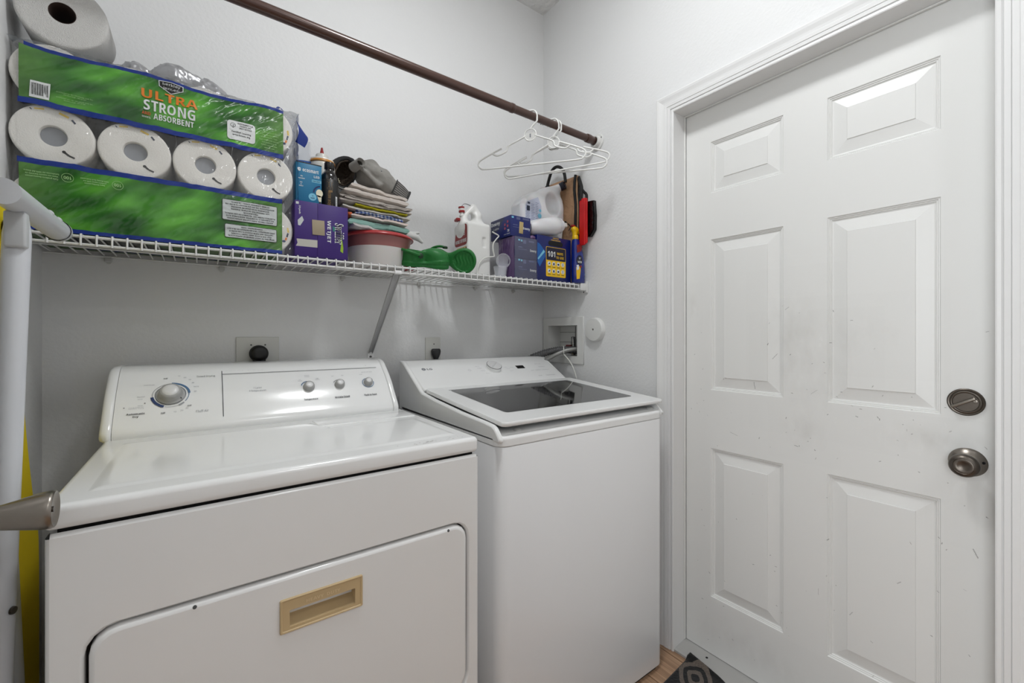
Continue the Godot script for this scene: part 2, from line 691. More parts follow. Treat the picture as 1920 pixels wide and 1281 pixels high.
func room() -> void:
	var paint := wall_paint()
	var H := 2.883
	var st := sn()
	box(st, Vector3(-1.93, 0, -0.12), Vector3(0.12, H, 0))
	struct("wall_back", st, paint, "white orange-peel textured wall behind the dryer, the washer and the wire shelf", "wall", Vector3(-0.9, 0, 0))
	st = sn()
	box(st, Vector3(-1.93, 0, 0), Vector3(-1.81, H, 1.71))
	box(st, Vector3(-1.93, 2.05, 1.71), Vector3(-1.81, H, 2.55))
	box(st, Vector3(-1.93, 0, 2.55), Vector3(-1.81, H, 3.3))
	struct("wall_left", st, paint, "white painted side wall behind the ironing board", "wall", Vector3(-1.81, 0, 0.9))
	st = sn()
	box(st, Vector3(0, 0, 0), Vector3(0.12, H, 0.046))
	box(st, Vector3(0, 0, 0.046), Vector3(0.12, 1.098, 0.255))
	box(st, Vector3(0, 1.25, 0.046), Vector3(0.12, H, 0.255))
	box(st, Vector3(0, 0, 0.255), Vector3(0.12, H, 0.758))
	box(st, Vector3(0, 2.062, 0.758), Vector3(0.12, H, 1.593))
	box(st, Vector3(0, 0, 1.593), Vector3(0.12, H, 3.3))
	box(st, Vector3(0.088, 1.098, 0.046), Vector3(0.12, 1.25, 0.255))
	struct("wall_right", st, paint, "white textured wall with the six-panel door and the recessed supply box", "wall", Vector3(0, 0, 0.9))
	st = sn()
	box(st, Vector3(-2.72, 0, 3.3), Vector3(0.12, H, 3.42))
	struct("wall_front", st, paint, "white wall behind the camera, facing the machines", "wall", Vector3(-0.9, 0, 3.36))
	st = sn()
	box(st, Vector3(-2.72, 0, 1.59), Vector3(-2.6, H, 3.3))
	box(st, Vector3(-2.6, 0, 1.59), Vector3(-1.93, H, 1.71))
	struct("wall_hall_unseen", st, paint, "white walls of the unseen hall beyond the doorway in the left wall, around the added window", "wall", Vector3(-2.6, 0, 2.5))  # hall out of view, holds the added fill window
	st = sn()
	box(st, Vector3(-2.75, H, -0.12), Vector3(0.65, H + 0.1, 3.45))
	struct("ceiling", st, mat("ceiling_paint", Color(0.92, 0.92, 0.915), 0.9, 0.0, {"bump": ["knockdown", 3.2, 0.55]}), "grey-white ceiling with a knockdown texture", "ceiling", Vector3(-1, H, 1.5))
	# floor: a slab with planks laid on it
	st = sn()
	box(st, Vector3(-2.75, -0.1, -0.12), Vector3(0.65, -0.009, 3.45))
	var fl := struct("floor", st, mat("subfloor", Color(0.2, 0.16, 0.13), 0.8), "tan wood plank floor", "floor", Vector3(-1, 0, 1.5))
	var woods := []
	for k in 3:
		woods.append(mat("plank_%d" % k, Color.WHITE, 0.42, 0.0, {"tex": wood_tex(k)}))
	var row := 0
	for i in 19:
		var x1 := 0.12 - i * 0.15
		var off := fposmod(i * 0.57, 1.2)
		var z := -0.12 - off
		while z < 3.4:
			var z0 := maxf(z, -0.12)
			var z1 := minf(z + 1.2, 3.42)
			if z1 - z0 > 0.05:
				st = sn(-1)
				var a := Vector3(x1 - 0.149, 0, z0 + 0.0006)
				var b := Vector3(x1 - 0.0004, 0, z1 - 0.0006)
				var e := 0.0012
				quad(st, Vector3(a.x + e, 0, b.z - e), Vector3(b.x - e, 0, b.z - e), Vector3(b.x - e, 0, a.z + e), Vector3(a.x + e, 0, a.z + e), Vector2(0, 1), Vector2(1, 1), Vector2(1, 0), Vector2(0, 0))
				var lo := -0.009
				quad(st, Vector3(a.x, lo, b.z), Vector3(b.x, lo, b.z), Vector3(b.x - e, 0, b.z - e), Vector3(a.x + e, 0, b.z - e))
				quad(st, Vector3(b.x, lo, b.z), Vector3(b.x, lo, a.z), Vector3(b.x - e, 0, a.z + e), Vector3(b.x - e, 0, b.z - e))
				quad(st, Vector3(b.x, lo, a.z), Vector3(a.x, lo, a.z), Vector3(a.x + e, 0, a.z + e), Vector3(b.x - e, 0, a.z + e))
				quad(st, Vector3(a.x, lo, a.z), Vector3(a.x, lo, b.z), Vector3(a.x + e, 0, b.z - e), Vector3(a.x + e, 0, a.z + e))
				obj("plank", st, woods[row % 3], fl)
				row += 1
			z += 1.2
	# casing round the entry door: one mitred moulding
	st = sn()
	var pr := [[0.0, 0.0], [0.0, 0.008], [0.003, 0.0095], [0.009, 0.0092], [0.0125, 0.006], [0.0135, 0.0105], [0.0235, 0.0115], [0.0245, 0.0095], [0.0255, 0.0122], [0.036, 0.0132], [0.0375, 0.0115], [0.046, 0.0128], [0.058, 0.0162], [0.066, 0.0172], [0.07, 0.0155], [0.07, 0.0]]
	pr.reverse()
	var rings := []
	for c in [[0, 0.0, 0], [0, 2.049, 1], [1, 2.049, 1], [1, 0.0, 0]]:
		var rg := PackedVector3Array()
		for p in pr:
			rg.append(Vector3(-p[1], c[1] + (p[0] if c[2] else 0.0), (1.5805 + p[0]) if c[0] else (0.770 - p[0])))
		rings.append(rg)
	st.set_smooth_group(-1)
	for i in 3:
		for j in pr.size():
			var k := (j + 1) % pr.size()
			quad(st, rings[i][j], rings[i][k], rings[i + 1][k], rings[i + 1][j])
	struct("trim_1", st, trim_paint(), "white moulded casing round the six-panel door", "trim", Vector3(0, 0, 0.735))
	# jamb with a thin weather strip against the door
	st = sn()
	box(st, Vector3(0.0, 0, 0.758), Vector3(0.12, 2.062, 0.770))
	box(st, Vector3(0.0, 0, 1.5805), Vector3(0.12, 2.062, 1.593))
	box(st, Vector3(0.0, 2.0495, 0.770), Vector3(0.12, 2.062, 1.5805))
	var jm := struct("trim_2", st, trim_paint(), "white painted jamb inside the casing of the six-panel door", "trim", Vector3(0.06, 0, 0.764))
	st = sn()
	rb(st, Vector3(0.0615, 0.02, 0.770), Vector3(0.0705, 2.049, 0.7745), 0.002)
	rb(st, Vector3(0.0615, 2.045, 0.770), Vector3(0.0705, 2.0495, 1.5805), 0.002)
	rb(st, Vector3(0.0615, 0.02, 1.576), Vector3(0.0705, 2.049, 1.5805), 0.002)
	obj("weather_strip", st, mat("vinyl", Color(0.9, 0.9, 0.89), 0.4), jm)
	# threshold
	st = sn(-1)
	extrude(st, PackedVector2Array([Vector2(-0.004, 0.0), Vector2(0.12, 0.0), Vector2(0.12, 0.019), Vector2(0.072, 0.0185), Vector2(0.004, 0.0115), Vector2(-0.004, 0.008)]), Transform3D(), 0.7702, 1.5803)
	var th := struct("trim_3", st, mat("threshold", Color(0.70, 0.695, 0.685), 0.5, 0.1), "worn light grey metal threshold below the six-panel door", "threshold", Vector3(0.05, 0, 1.17))
	st = sn()
	lathe(st, Transform3D(Basis(Vector3(0, 0, 1), 0.1), Vector3(0.0455, 0.0155, 0.872)), [Vector2(0.0045, 0), Vector2(0.0045, 0.0006), Vector2(0.0, 0.0008)], 12)
	obj("screw", st, mat("black_screw", Color(0.06, 0.06, 0.06), 0.5), th)
	st = sn()
	rb(st, Vector3(-0.013, 0, 0.0), Vector3(0, 0.09, 0.6985), 0.003)
	struct("baseboard_right", st, trim_paint(), "low white baseboard between the corner and the door casing", "baseboard", Vector3(-0.006, 0, 0.35))
	# little marks on the walls: nail heads and screw holes
	st = sn()
	for p in [Vector3(-0.157, 2.3116, 0), Vector3(-0.0185, 2.3054, 0), Vector3(-0.0055, 2.3068, 0)]:
		st = sn()
		lathe(st, Transform3D(Basis(Vector3.RIGHT, PI / 2), p), [Vector2(0.0024, 0), Vector2(0.0024, 0.003), Vector2(0, 0.0035)], 10)
		single("nail", st, mat("nail_steel", Color(0.35, 0.35, 0.35), 0.4, 0.8), "small grey nail head left in the back wall below the rod", "nail", p, "nail heads below the rod")


func wood_tex(k: int) -> ImageTexture:
	var im := Image.create(96, 384, false, Image.FORMAT_RGB8)
	var n := FastNoiseLite.new()
	n.seed = 40 + k
	n.frequency = 0.02
	n.fractal_octaves = 3
	for y in 384:
		for x in 96:
			var g := n.get_noise_2d(x * 3.0, y * 0.22) * 0.5 + n.get_noise_2d(x * 9.0 + 400, y * 0.6) * 0.35
			im.set_pixel(x, y, Color(0.74 + 0.02 * k, 0.60 + 0.02 * k, 0.48 + 0.02 * k).lerp(Color(0.50, 0.38, 0.29), clampf(0.35 + g, 0, 1)))
	return ImageTexture.create_from_image(im)


func door_tex() -> ImageTexture:
	# white paint with scuffs and smudges where the photograph shows them: u along the door's width, v down from its top
	var w := 640
	var h := 1600
	var im := Image.create(w, h, false, Image.FORMAT_RGB8)
	im.fill(Color(0.895, 0.895, 0.89))
	var n := FastNoiseLite.new()
	n.seed = 3
	n.frequency = 0.012
	n.fractal_octaves = 4
	var r := RandomNumberGenerator.new()
	r.seed = 21
	# soft smudges: [z, y, radius z, radius y, strength]
	for s in [[1.14, 1.22, 0.07, 0.10, 0.10], [1.19, 1.08, 0.09, 0.10, 0.08], [1.47, 0.93, 0.10, 0.03, 0.16], [1.53, 0.83, 0.04, 0.08, 0.10], [0.80, 1.30, 0.02, 0.05, 0.12], [1.17, 0.9, 0.05, 0.05, 0.10], [1.0, 0.12, 0.15, 0.05, 0.08], [1.3, 1.2, 0.1, 0.06, 0.05]]:
		for y in range(int((2.05 - s[1] - s[3] * 2) / 2.03 * h), int((2.05 - s[1] + s[3] * 2) / 2.03 * h)):
			for x in range(int((s[0] - s[2] * 2 - 0.77) / 0.81 * w), int((s[0] + s[2] * 2 - 0.77) / 0.81 * w)):
				if x < 0 or y < 0 or x >= w or y >= h: continue
				var dz: float = (x / float(w) * 0.81 + 0.77 - s[0]) / s[2]
				var dy: float = (2.05 - y / float(h) * 2.03 - s[1]) / s[3]
				var k: float = exp(-dz * dz - dy * dy) * (0.55 + 0.9 * n.get_noise_2d(x * 2.0, y * 1.0)) * s[4] * 0.9
				im.set_pixel(x, y, im.get_pixel(x, y).lerp(Color(0.52, 0.50, 0.47), clampf(k, 0, 1)))
	# short scuffs
	for i in 130:
		var z := r.randf_range(0.79, 1.57)
		var y := r.randf_range(0.05, 1.3) if i < 110 else r.randf_range(0.85, 1.05)
		if i > 130: y = r.randf_range(0.04, 0.2)
		var a := r.randf_range(0, PI)
		var len_ := r.randf_range(0.001, 0.014) * (2.0 if i % 11 == 0 else 0.5)
		var dark := r.randf_range(0.08, 0.38)
		var steps := int(len_ * 1600) + 1
		for s in steps:
			var px := int((z + cos(a) * len_ * s / steps - 0.77) / 0.81 * w)
			var py := int((2.05 - y - sin(a) * len_ * s / steps) / 2.03 * h)
			if px > 0 and py > 0 and px < w and py < h: im.set_pixel(px, py, im.get_pixel(px, py).lerp(Color(0.25, 0.24, 0.23), dark))
	return ImageTexture.create_from_image(im)


func entry_door() -> void:
	var paint := mat("door_paint", Color.WHITE, 0.38, 0.0, {"tex": door_tex()})
	var t := thing("door_1", "white six-panel entry door with nickel deadbolt and knob", "door", "", Vector3(0.072, 0.02, 1.175), "structure")
	var X := 0.072
	var zs := [0.7745, 0.872, 1.116, 1.2365, 1.481, 1.5775]
	var ys := [0.0205, 0.232, 0.782, 0.998, 1.555, 1.727, 1.9165, 2.0465]
	var uv := func(z: float, y: float): return Vector2((z - 0.77) / 0.81, (2.05 - y) / 2.03)
	var st := sn(-1)
	var panels := []
	for j in ys.size() - 1:
		for i in zs.size() - 1:
			if i % 2 == 1 and j % 2 == 1:
				panels.append([zs[i], zs[i + 1], ys[j], ys[j + 1]])
				continue
			quad(st, Vector3(X, ys[j], zs[i]), Vector3(X, ys[j], zs[i + 1]), Vector3(X, ys[j + 1], zs[i + 1]), Vector3(X, ys[j + 1], zs[i]),
				uv.call(zs[i], ys[j]), uv.call(zs[i + 1], ys[j]), uv.call(zs[i + 1], ys[j + 1]), uv.call(zs[i], ys[j + 1]))
	box(st, Vector3(X + 0.012, ys[0], zs[0]), Vector3(X + 0.044, ys[7], zs[5]))
	st.set_smooth_group(-1)
	for e in [[Vector3(X, ys[0], zs[0]), Vector3(X, ys[7], zs[0])], [Vector3(X, ys[7], zs[5]), Vector3(X, ys[0], zs[5])], [Vector3(X, ys[7], zs[0]), Vector3(X, ys[7], zs[5])], [Vector3(X, ys[0], zs[5]), Vector3(X, ys[0], zs[0])]]:
		var d := Vector3(0.02, 0, 0)
		quad(st, e[0], e[1], e[1] + d, e[0] + d)
	obj("slab", st, paint, t)
	var pr := [[0.0, 0.0], [0.0025, 0.0035], [0.0045, 0.003], [0.0065, 0.006], [0.0085, 0.0055], [0.0105, 0.009], [0.0135, 0.0095], [0.0475, 0.0028], [0.0488, 0.0008]]
	for p in panels:
		st = sn(-1)
		for k in pr.size():
			var a: Array = pr[k]
			var q := []
			for c in [a, pr[mini(k + 1, pr.size() - 1)]]:
				q.append([Vector3(X + c[1], p[2] + c[0], p[0] + c[0]), Vector3(X + c[1], p[2] + c[0], p[1] - c[0]), Vector3(X + c[1], p[3] - c[0], p[1] - c[0]), Vector3(X + c[1], p[3] - c[0], p[0] + c[0])])
			var u := func(v: Vector3): return uv.call(v.z, v.y)
			if k == pr.size() - 1:
				quad(st, q[0][0], q[0][1], q[0][2], q[0][3], u.call(q[0][0]), u.call(q[0][1]), u.call(q[0][2]), u.call(q[0][3]))
			else:
				for s in 4:
					var e := (s + 1) % 4
					quad(st, q[0][s], q[0][e], q[1][e], q[1][s], u.call(q[0][s]), u.call(q[0][e]), u.call(q[1][e]), u.call(q[1][s]))
		obj("panel", st, paint, t)
	# deadbolt and knob, antique nickel
	var nickel := mat("nickel", Color(0.56, 0.535, 0.505), 0.3, 1.0)
	var nickel_dark := mat("nickel_dark", Color(0.40, 0.375, 0.35), 0.36, 1.0)
	var out := Basis(Vector3(0, 0, 1), PI / 2)     # lathe axis towards -x
	st = sn()
	lathe(st, Transform3D(out, Vector3(X, 1.0355, 1.5255)), [Vector2(0.033, 0), Vector2(0.0335, 0.004), Vector2(0.031, 0.006), Vector2(0.029, 0.0055), Vector2(0.0275, 0.0085), Vector2(0.025, 0.0095), Vector2(0.0235, 0.009), Vector2(0.0225, 0.0065), Vector2(0, 0.0065)], 40, 0.5)
	var db := obj("deadbolt", st, nickel_dark, t, "antique nickel deadbolt rose with a thumb turn")
	st = sn()
	var tb := Basis(Vector3(1, 0, 0), -0.55)
	rbox(st, Transform3D(tb, Vector3(X - 0.013, 1.0345, 1.5225)), Vector3(0.013, 0.0075, 0.05), 0.003)
	obj("thumb_turn", st, nickel, db)
	st = sn()
	lathe(st, Transform3D(out, Vector3(X - 0.0065, 1.039, 1.5415)), [Vector2(0.0045, 0), Vector2(0.004, 0.0016), Vector2(0.002, 0.002), Vector2(0, 0.0012)], 14)
	obj("screw", st, nickel, db)
	st = sn()
	lathe(st, Transform3D(out, Vector3(X, 0.888, 1.5285)), [Vector2(0.034, 0), Vector2(0.0345, 0.003), Vector2(0.031, 0.008), Vector2(0.021, 0.014), Vector2(0.0145, 0.017), Vector2(0.0125, 0.024), Vector2(0.013, 0.03)], 40)
	var rose := obj("knob_rose", st, nickel, t, "antique nickel rose plate")
	st = sn()
	lathe(st, Transform3D(out, Vector3(X, 0.888, 1.5285)), [Vector2(0.013, 0.029), Vector2(0.018, 0.033), Vector2(0.0245, 0.040), Vector2(0.0272, 0.048), Vector2(0.0268, 0.055), Vector2(0.0235, 0.0605), Vector2(0.0185, 0.0625), Vector2(0.0175, 0.0615), Vector2(0.011, 0.0628), Vector2(0.010, 0.062), Vector2(0, 0.0632)], 40, 0.9)
	obj("knob", st, nickel_dark, rose)
	st = sn()
	lathe(st, Transform3D(out, Vector3(X - 0.0085, 0.893, 1.556)), [Vector2(0.0035, 0), Vector2(0.003, 0.0028), Vector2(0, 0.003)], 12)
	obj("lock_button", st, mat("black_metal", Color(0.03, 0.03, 0.03), 0.3, 0.5), rose)


func open_door() -> void:
	var t := thing("door_2", "open door leaf at the left edge, only its nickel knob in view", "door", "", Vector3(-1.725, 0.01, 1.2), "structure")
	var st := sn()
	rb(st, Vector3(-1.745, 0.01, 0.775), Vector3(-1.705, 2.03, 1.695), 0.003)
	obj("slab", st, trim_paint(), t)
	var out := Basis(Vector3(0, 0, 1), -PI / 2)     # lathe axis towards +x
	var at := Vector3(-1.705, 0.95, 0.83)
	st = sn()
	lathe(st, Transform3D(out, at), [Vector2(0.033, 0), Vector2(0.033, 0.004), Vector2(0.025, 0.009), Vector2(0.0135, 0.011), Vector2(0.013, 0.03)], 40)
	var rose := obj("knob_rose", st, mat("nickel", Color.WHITE), t)
	st = sn()
	lathe(st, Transform3D(out, at), [Vector2(0.0165, 0.026), Vector2(0.017, 0.029), Vector2(0.0175, 0.031), Vector2(0.0195, 0.040), Vector2(0.0225, 0.052), Vector2(0.0252, 0.064), Vector2(0.0264, 0.072), Vector2(0.0266, 0.0765), Vector2(0.0257, 0.0795), Vector2(0.0245, 0.0805), Vector2(0.0225, 0.0795), Vector2(0.018, 0.0765), Vector2(0, 0.0755)], 48, 1.0)
	obj("door_knob", st, mat("nickel", Color.WHITE), rose, "brushed nickel tulip-shaped door knob")
	st = sn()
	lathe(st, Transform3D(out, at + Vector3(0.0745, 0, 0)), [Vector2(0.004, 0), Vector2(0.004, 0.004), Vector2(0, 0.0045)], 14)
	obj("key_slot", st, mat("nickel_dark", Color.WHITE), rose)


# ------------------------------------------------------------------ the machines

const DC := [Vector2(0.302, 0.941), Vector2(0.303, 0.962), Vector2(0.267, 1.005), Vector2(0.235, 1.043), Vector2(0.188, 1.083), Vector2(0.14, 1.111), Vector2(0.05, 1.113)]
const WC := [Vector2(0.30, 1.004), Vector2(0.27, 1.014), Vector2(0.12, 1.097), Vector2(0.09, 1.1)]


func along(pr: Array, s: float) -> Array:
	# point (z, y) and outward normal at length s of a profile that runs up and back
	for i in pr.size() - 1:
		var l: float = pr[i].distance_to(pr[i + 1])
		if s <= l or i == pr.size() - 2:
			var d: Vector2 = (pr[i + 1] - pr[i]) / l
			return [pr[i] + d * s, Vector2(d.y, -d.x)]
		s -= l
	return []


func on_profile(pr: Array, lift := 0.0005) -> Callable:
	return func(p: Vector2) -> Vector3:
		var a := along(pr, p.y)
		var q: Vector2 = a[0] + a[1] * lift
		return Vector3(p.x, q.y, q.x)


func frame_of(pr: Array, p: Vector2) -> Transform3D:
	# y axis along the profile's normal, for knobs
	var a := along(pr, p.y)
	var n := Vector3(0, a[1].y, a[1].x)
	return Transform3D(Basis(Vector3.RIGHT, n, Vector3.RIGHT.cross(n)), Vector3(p.x, a[0].y, a[0].x))


func side_loft(st: SurfaceTool, poly: Array, xs: Array, insets: Array) -> void:
	# a solid whose (z, y) section runs along x; poly goes from the front bottom up and back, then closes
	var c := Vector2.ZERO
	for p in poly: c += p / poly.size()
	var rings := []
	for i in xs.size():
		var rg := PackedVector3Array()
		for j in range(poly.size() - 1, -1, -1):
			var p: Vector2 = poly[j]
			var a: Vector2 = poly[(j + poly.size() - 1) % poly.size()]
			var b: Vector2 = poly[(j + 1) % poly.size()]
			var n := ((p - a).normalized() + (b - p).normalized()).normalized()
			p -= Vector2(n.y, -n.x) * insets[i]
			rg.append(Vector3(xs[i], p.y, p.x))
		rings.append(rg)
	var n2: int = rings[0].size()
	for i in rings.size() - 1:
		for j in n2:
			var k := (j + 1) % n2
			var e: Vector3 = rings[i][k] - rings[i][j]
			var e0: Vector3 = rings[i][j] - rings[i][(j + n2 - 1) % n2]
			st.set_smooth_group(0)
			quad(st, rings[i][j], rings[i][k], rings[i + 1][k], rings[i + 1][j])
	st.set_smooth_group(-1)
	var flat2 := PackedVector2Array()
	for p in rings[0]: flat2.append(Vector2(p.z, p.y))
	var ix := Geometry2D.triangulate_polygon(flat2)
	for e in [0, rings.size() - 1]:
		for i in range(0, ix.size(), 3):
			var a: Vector3 = rings[e][ix[i]]
			var b: Vector3 = rings[e][ix[i + 1]]
			var d: Vector3 = rings[e][ix[i + 2]]
			if ((b - a).cross(d - a).x > 0) == (e > 0): tri(st, a, b, d)
			else: tri(st, a, d, b)
	st.set_smooth_group(0)


func ring_xy(pts: PackedVector2Array, z: float) -> PackedVector3Array:
	var rg := PackedVector3Array()
	for p in pts: rg.append(Vector3(p.x, p.y, z))
	return rg


func dryer() -> void:
	var t := thing("dryer", "white front-load tumble dryer with a beige door handle and four grey dials", "dryer", "", Vector3(-1.265, 0, 0.45))
	var en := white_enamel()
	var x0 := -1.645
	var x1 := -0.8855
	# cabinet: sides, back and a front with a rounded opening
	var st := sn()
	var hole := rect2(-1.6065, 0.318, 0.6935, 0.4245, 0.042)
	var hc := [Vector2(x1, 0.8995), Vector2(x0, 0.8995), Vector2(x0, 0.03), Vector2(x1, 0.03)]
	var e := 0.006
	var nh := hole.size()
	for i in nh:
		var k := (i + 1) % nh
		var o0: Vector2 = hc[i / 5] + Vector2(-e if i / 5 in [0, 3] else e, -e if i / 5 in [0, 1] else e)
		var o1: Vector2 = hc[k / 5] + Vector2(-e if k / 5 in [0, 3] else e, -e if k / 5 in [0, 1] else e)
		st.set_smooth_group(1)
		quad(st, Vector3(o0.x, o0.y, 0.79), Vector3(o1.x, o1.y, 0.79), Vector3(hole[k].x, hole[k].y, 0.79), Vector3(hole[i].x, hole[i].y, 0.79))
		st.set_smooth_group(2)
		var r0 := hole[i]
		var r1 := hole[k]
		var ce := Vector2(-1.26, 0.53)
		var prv := [Vector3(r0.x, r0.y, 0.79), Vector3(r1.x, r1.y, 0.79)]
		for s in [[0.0035, 0.7865], [0.0035, 0.765]]:
			var q0: Vector2 = r0 + (ce - r0).sign() * s[0]
			var q1: Vector2 = r1 + (ce - r1).sign() * s[0]
			var nxt := [Vector3(q0.x, q0.y, s[1]), Vector3(q1.x, q1.y, s[1])]
			quad(st, prv[0], prv[1], nxt[1], nxt[0])
			prv = nxt
	st.set_smooth_group(3)
	# rounded front edges and the other sides
	var ol := [Vector2(x1 - e, 0.79), Vector2(x1 - e * 0.3, 0.79 - e * 0.3), Vector2(x1, 0.79 - e), Vector2(x1, 0.10)]
	var ll := [Vector2(x0, 0.10), Vector2(x0, 0.79 - e), Vector2(x0 + e * 0.3, 0.79 - e * 0.3), Vector2(x0 + e, 0.79)]
	for set_ in [ol, ll]:
		for i in 3:
			var a: Vector2 = set_[i]
			var b: Vector2 = set_[i + 1]
			quad(st, Vector3(a.x, 0.03 + e, a.y), Vector3(b.x, 0.03 + e, b.y), Vector3(b.x, 0.8995 - e, b.y), Vector3(a.x, 0.8995 - e, a.y))
	st.set_smooth_group(4)
	quad(st, Vector3(x0 + e, 0.8995 - e, 0.79), Vector3(x1 - e, 0.8995 - e, 0.79), Vector3(x1 - e, 0.8995 - e * 0.3, 0.79 - e * 0.3), Vector3(x0 + e, 0.8995 - e * 0.3, 0.79 - e * 0.3))
	quad(st, Vector3(x0 + e, 0.8995 - e * 0.3, 0.79 - e * 0.3), Vector3(x1 - e, 0.8995 - e * 0.3, 0.79 - e * 0.3), Vector3(x1 - e, 0.8995, 0.79 - e), Vector3(x0 + e, 0.8995, 0.79 - e))
	box(st, Vector3(x0 + 0.0005, 0.0, 0.10), Vector3(x1 - 0.0005, 0.8985, 0.76))
	obj("cabinet", st, en, t)
	# the seam under the lid is dark
	st = sn()
	box(st, Vector3(x0 + 0.012, 0.88, 0.12), Vector3(x1 - 0.012, 0.91, 0.778))
	obj("seam", st, mat("seam_black", Color(0.02, 0.02, 0.02), 0.8), t)
	st = sn()
	box(st, Vector3(-1.605, 0.32, 0.755), Vector3(-0.915, 0.741, 0.764))
	obj("door_recess", st, mat("recess_dark", Color(0.05, 0.05, 0.055), 0.6), t)
	# lid
	st = sn()
	rb(st, Vector3(x0 - 0.003, 0.9045, 0.10), Vector3(x1 - 0.0005, 0.943, 0.792), 0.011, 4)
	var lid := obj("lid", st, en, t)
	st = sn()
	var bump := func(u: float, v: float) -> Vector3:
		var x := lerpf(-1.625, -0.905, u)
		var z := lerpf(0.765, 0.335, v)
		var d := minf(minf(x + 1.603, -0.922 - x), minf(0.738 - z, z - 0.36))
		var tab := minf(minf(x + 1.19, -0.93 - x) + 0.06, 0.452 - z)
		d = minf(d, -minf(x + 1.20 - (z - 0.36) * 0.35, 0.462 + (x + 1.19) * 0.06 - z))
		return Vector3(x, 0.9428 + 0.0030 * smoothstep(-0.004, 0.012, d), z)
	grid(st, 120, 80, bump)
	obj("embossed_panel", st, en, lid)
	st = sn()
	rbox(st, Transform3D(Basis(), Vector3(-1.045, 0.9425, 0.382)), Vector3(0.285, 0.006, 0.098), 0.0028, 3)
	obj("lint_screen_lid", st, en, lid)
	# door with its handle
	st = sn()
	var rings := []
	for s in [[0.0, 0.768], [0.0, 0.784], [0.0012, 0.7885], [0.0040, 0.7915], [0.0080, 0.7925]]:
		rings.append(ring_xy(rect2(-1.5975 + s[0], 0.3275 + s[0], 0.6765 - 2 * s[0], 0.4065 - 2 * s[0], 0.036 - s[0] * 0.8), s[1]))
	loft(st, rings, true, false)
	st.set_smooth_group(9)
	loft(st, [rings[4], ring_xy(rect2(-1.3325, 0.6265, 0.154, 0.0635, 0.003), 0.7925)], false, false, true)
	var door := obj("door", st, en, t)
	var beige := mat("beige_plastic", Color(0.80, 0.70, 0.535), 0.42)
	st = sn()
	var ho := rect2(-1.3335, 0.6255, 0.156, 0.0655, 0.003)
	var hi := rect2(-1.3165, 0.6352, 0.1235, 0.0322, 0.001)
	var hz := 0.7925
	rings = []
	for s in [[0.0, hz], [0.0, hz + 0.003], [0.0015, hz + 0.0045], [0.0035, hz + 0.004], [0.0045, hz + 0.0026]]:
		rings.append(ring_xy(rect2(-1.3335 + s[0], 0.6255 + s[0], 0.156 - 2 * s[0], 0.0655 - 2 * s[0], 0.003), s[1]))
	rings.append(ring_xy(hi, hz + 0.0026))
	loft(st, rings, false, false, true)
	# scooped pocket, deep under its upper edge
	st.set_smooth_group(6)
	var pocket := []
	for s in [[0.6674, hz + 0.0026], [0.666, 0.768], [0.660, 0.762], [0.652, 0.7635], [0.643, 0.772], [0.638, 0.783], [0.6352, hz + 0.0026]]: pocket.append(s)
	for i in pocket.size() - 1:
		var a: Array = pocket[i]
		var b: Array = pocket[i + 1]
		quad(st, Vector3(-1.3165, b[0], b[1]), Vector3(-1.193, b[0], b[1]), Vector3(-1.193, a[0], a[1]), Vector3(-1.3165, a[0], a[1]))
		for sx in [[-1.3165, true], [-1.193, false]]:
			var m := Vector3(sx[0], 0.65, hz + 0.0026)
			if sx[1]: tri(st, m, Vector3(sx[0], b[0], b[1]), Vector3(sx[0], a[0], a[1]))
			else: tri(st, m, Vector3(sx[0], a[0], a[1]), Vector3(sx[0], b[0], b[1]))
	var hd := obj("handle", st, beige, door, "beige plastic pull handle")
	text("lettering", "HEAVY  DUTY", 0.0062, plane(Vector3(-1.255, 0.6725, hz + 0.0034), Vector3.RIGHT, Vector3.UP), mat("beige_light", Color(0.88, 0.79, 0.63), 0.4), hd, 0.064)
	for p in [Vector3(-1.464, 0.7275, 0.7915), Vector3(-0.972, 0.7275, 0.7915)]:
		st = sn()
		lathe(st, Transform3D(Basis(Vector3.RIGHT, PI / 2 - 0.4), p), [Vector2(0.0035, 0), Vector2(0.003, 0.0012), Vector2(0, 0.0014)], 10)
		obj("screw", st, mat("nail_steel", Color.WHITE), door)
	# console
	st = sn()
	var sec: Array = DC.duplicate()
	sec = curve(DC, 4)
	sec[0] = DC[0]
	sec.append(Vector2(0.05, 0.943))
	side_loft(st, sec, [-1.6315, -0.9265], [0.0, 0.0])
	var con := obj("console", st, en, t)
	st = sn()
	side_loft(st, sec, [-1.655, -1.6525, -1.647, -1.634, -1.6325], [0.009, 0.003, -0.0005, -0.0012, 0.001])
	obj("end_cap", st, en, con)
	st = sn()
	side_loft(st, sec, [-0.9255, -0.924, -0.912, -0.907, -0.9045], [0.001, -0.0012, -0.0005, 0.003, 0.009])
	obj("end_cap", st, en, con)
	var map := on_profile(DC, 0.0022)
	var ink := mat("ink_grey", Color(0.30, 0.31, 0.33), 0.6)
	var ink2 := mat("ink_light", Color(0.62, 0.63, 0.65), 0.6)
	var blue := mat("ink_navy", Color(0.12, 0.21, 0.40), 0.6)
	var blue2 := mat("ink_blue", Color(0.30, 0.44, 0.58), 0.6)
	patch("printed_line", [line2(Vector2(-1.4052, 0.2143), Vector2(-1.4052, 0.0373), 0.0018)], map, ink, con)
	st = sn(-1)
	for i in 24: flat(st, line2(Vector2(lerpf(-1.405, -0.947, i / 24.0), 0.189), Vector2(lerpf(-1.405, -0.947, (i + 1) / 24.0), 0.189), 0.0014), map)
	obj("printed_line", st, ink, con)
	var at := func(x: float, s: float) -> Callable: return func(p: Vector2) -> Vector3: return map.call(p + Vector2(x, s))
	text("lettering", "Timed Drying", 0.0085, at.call(-1.444, 0.179), ink, con, 0.044, false)
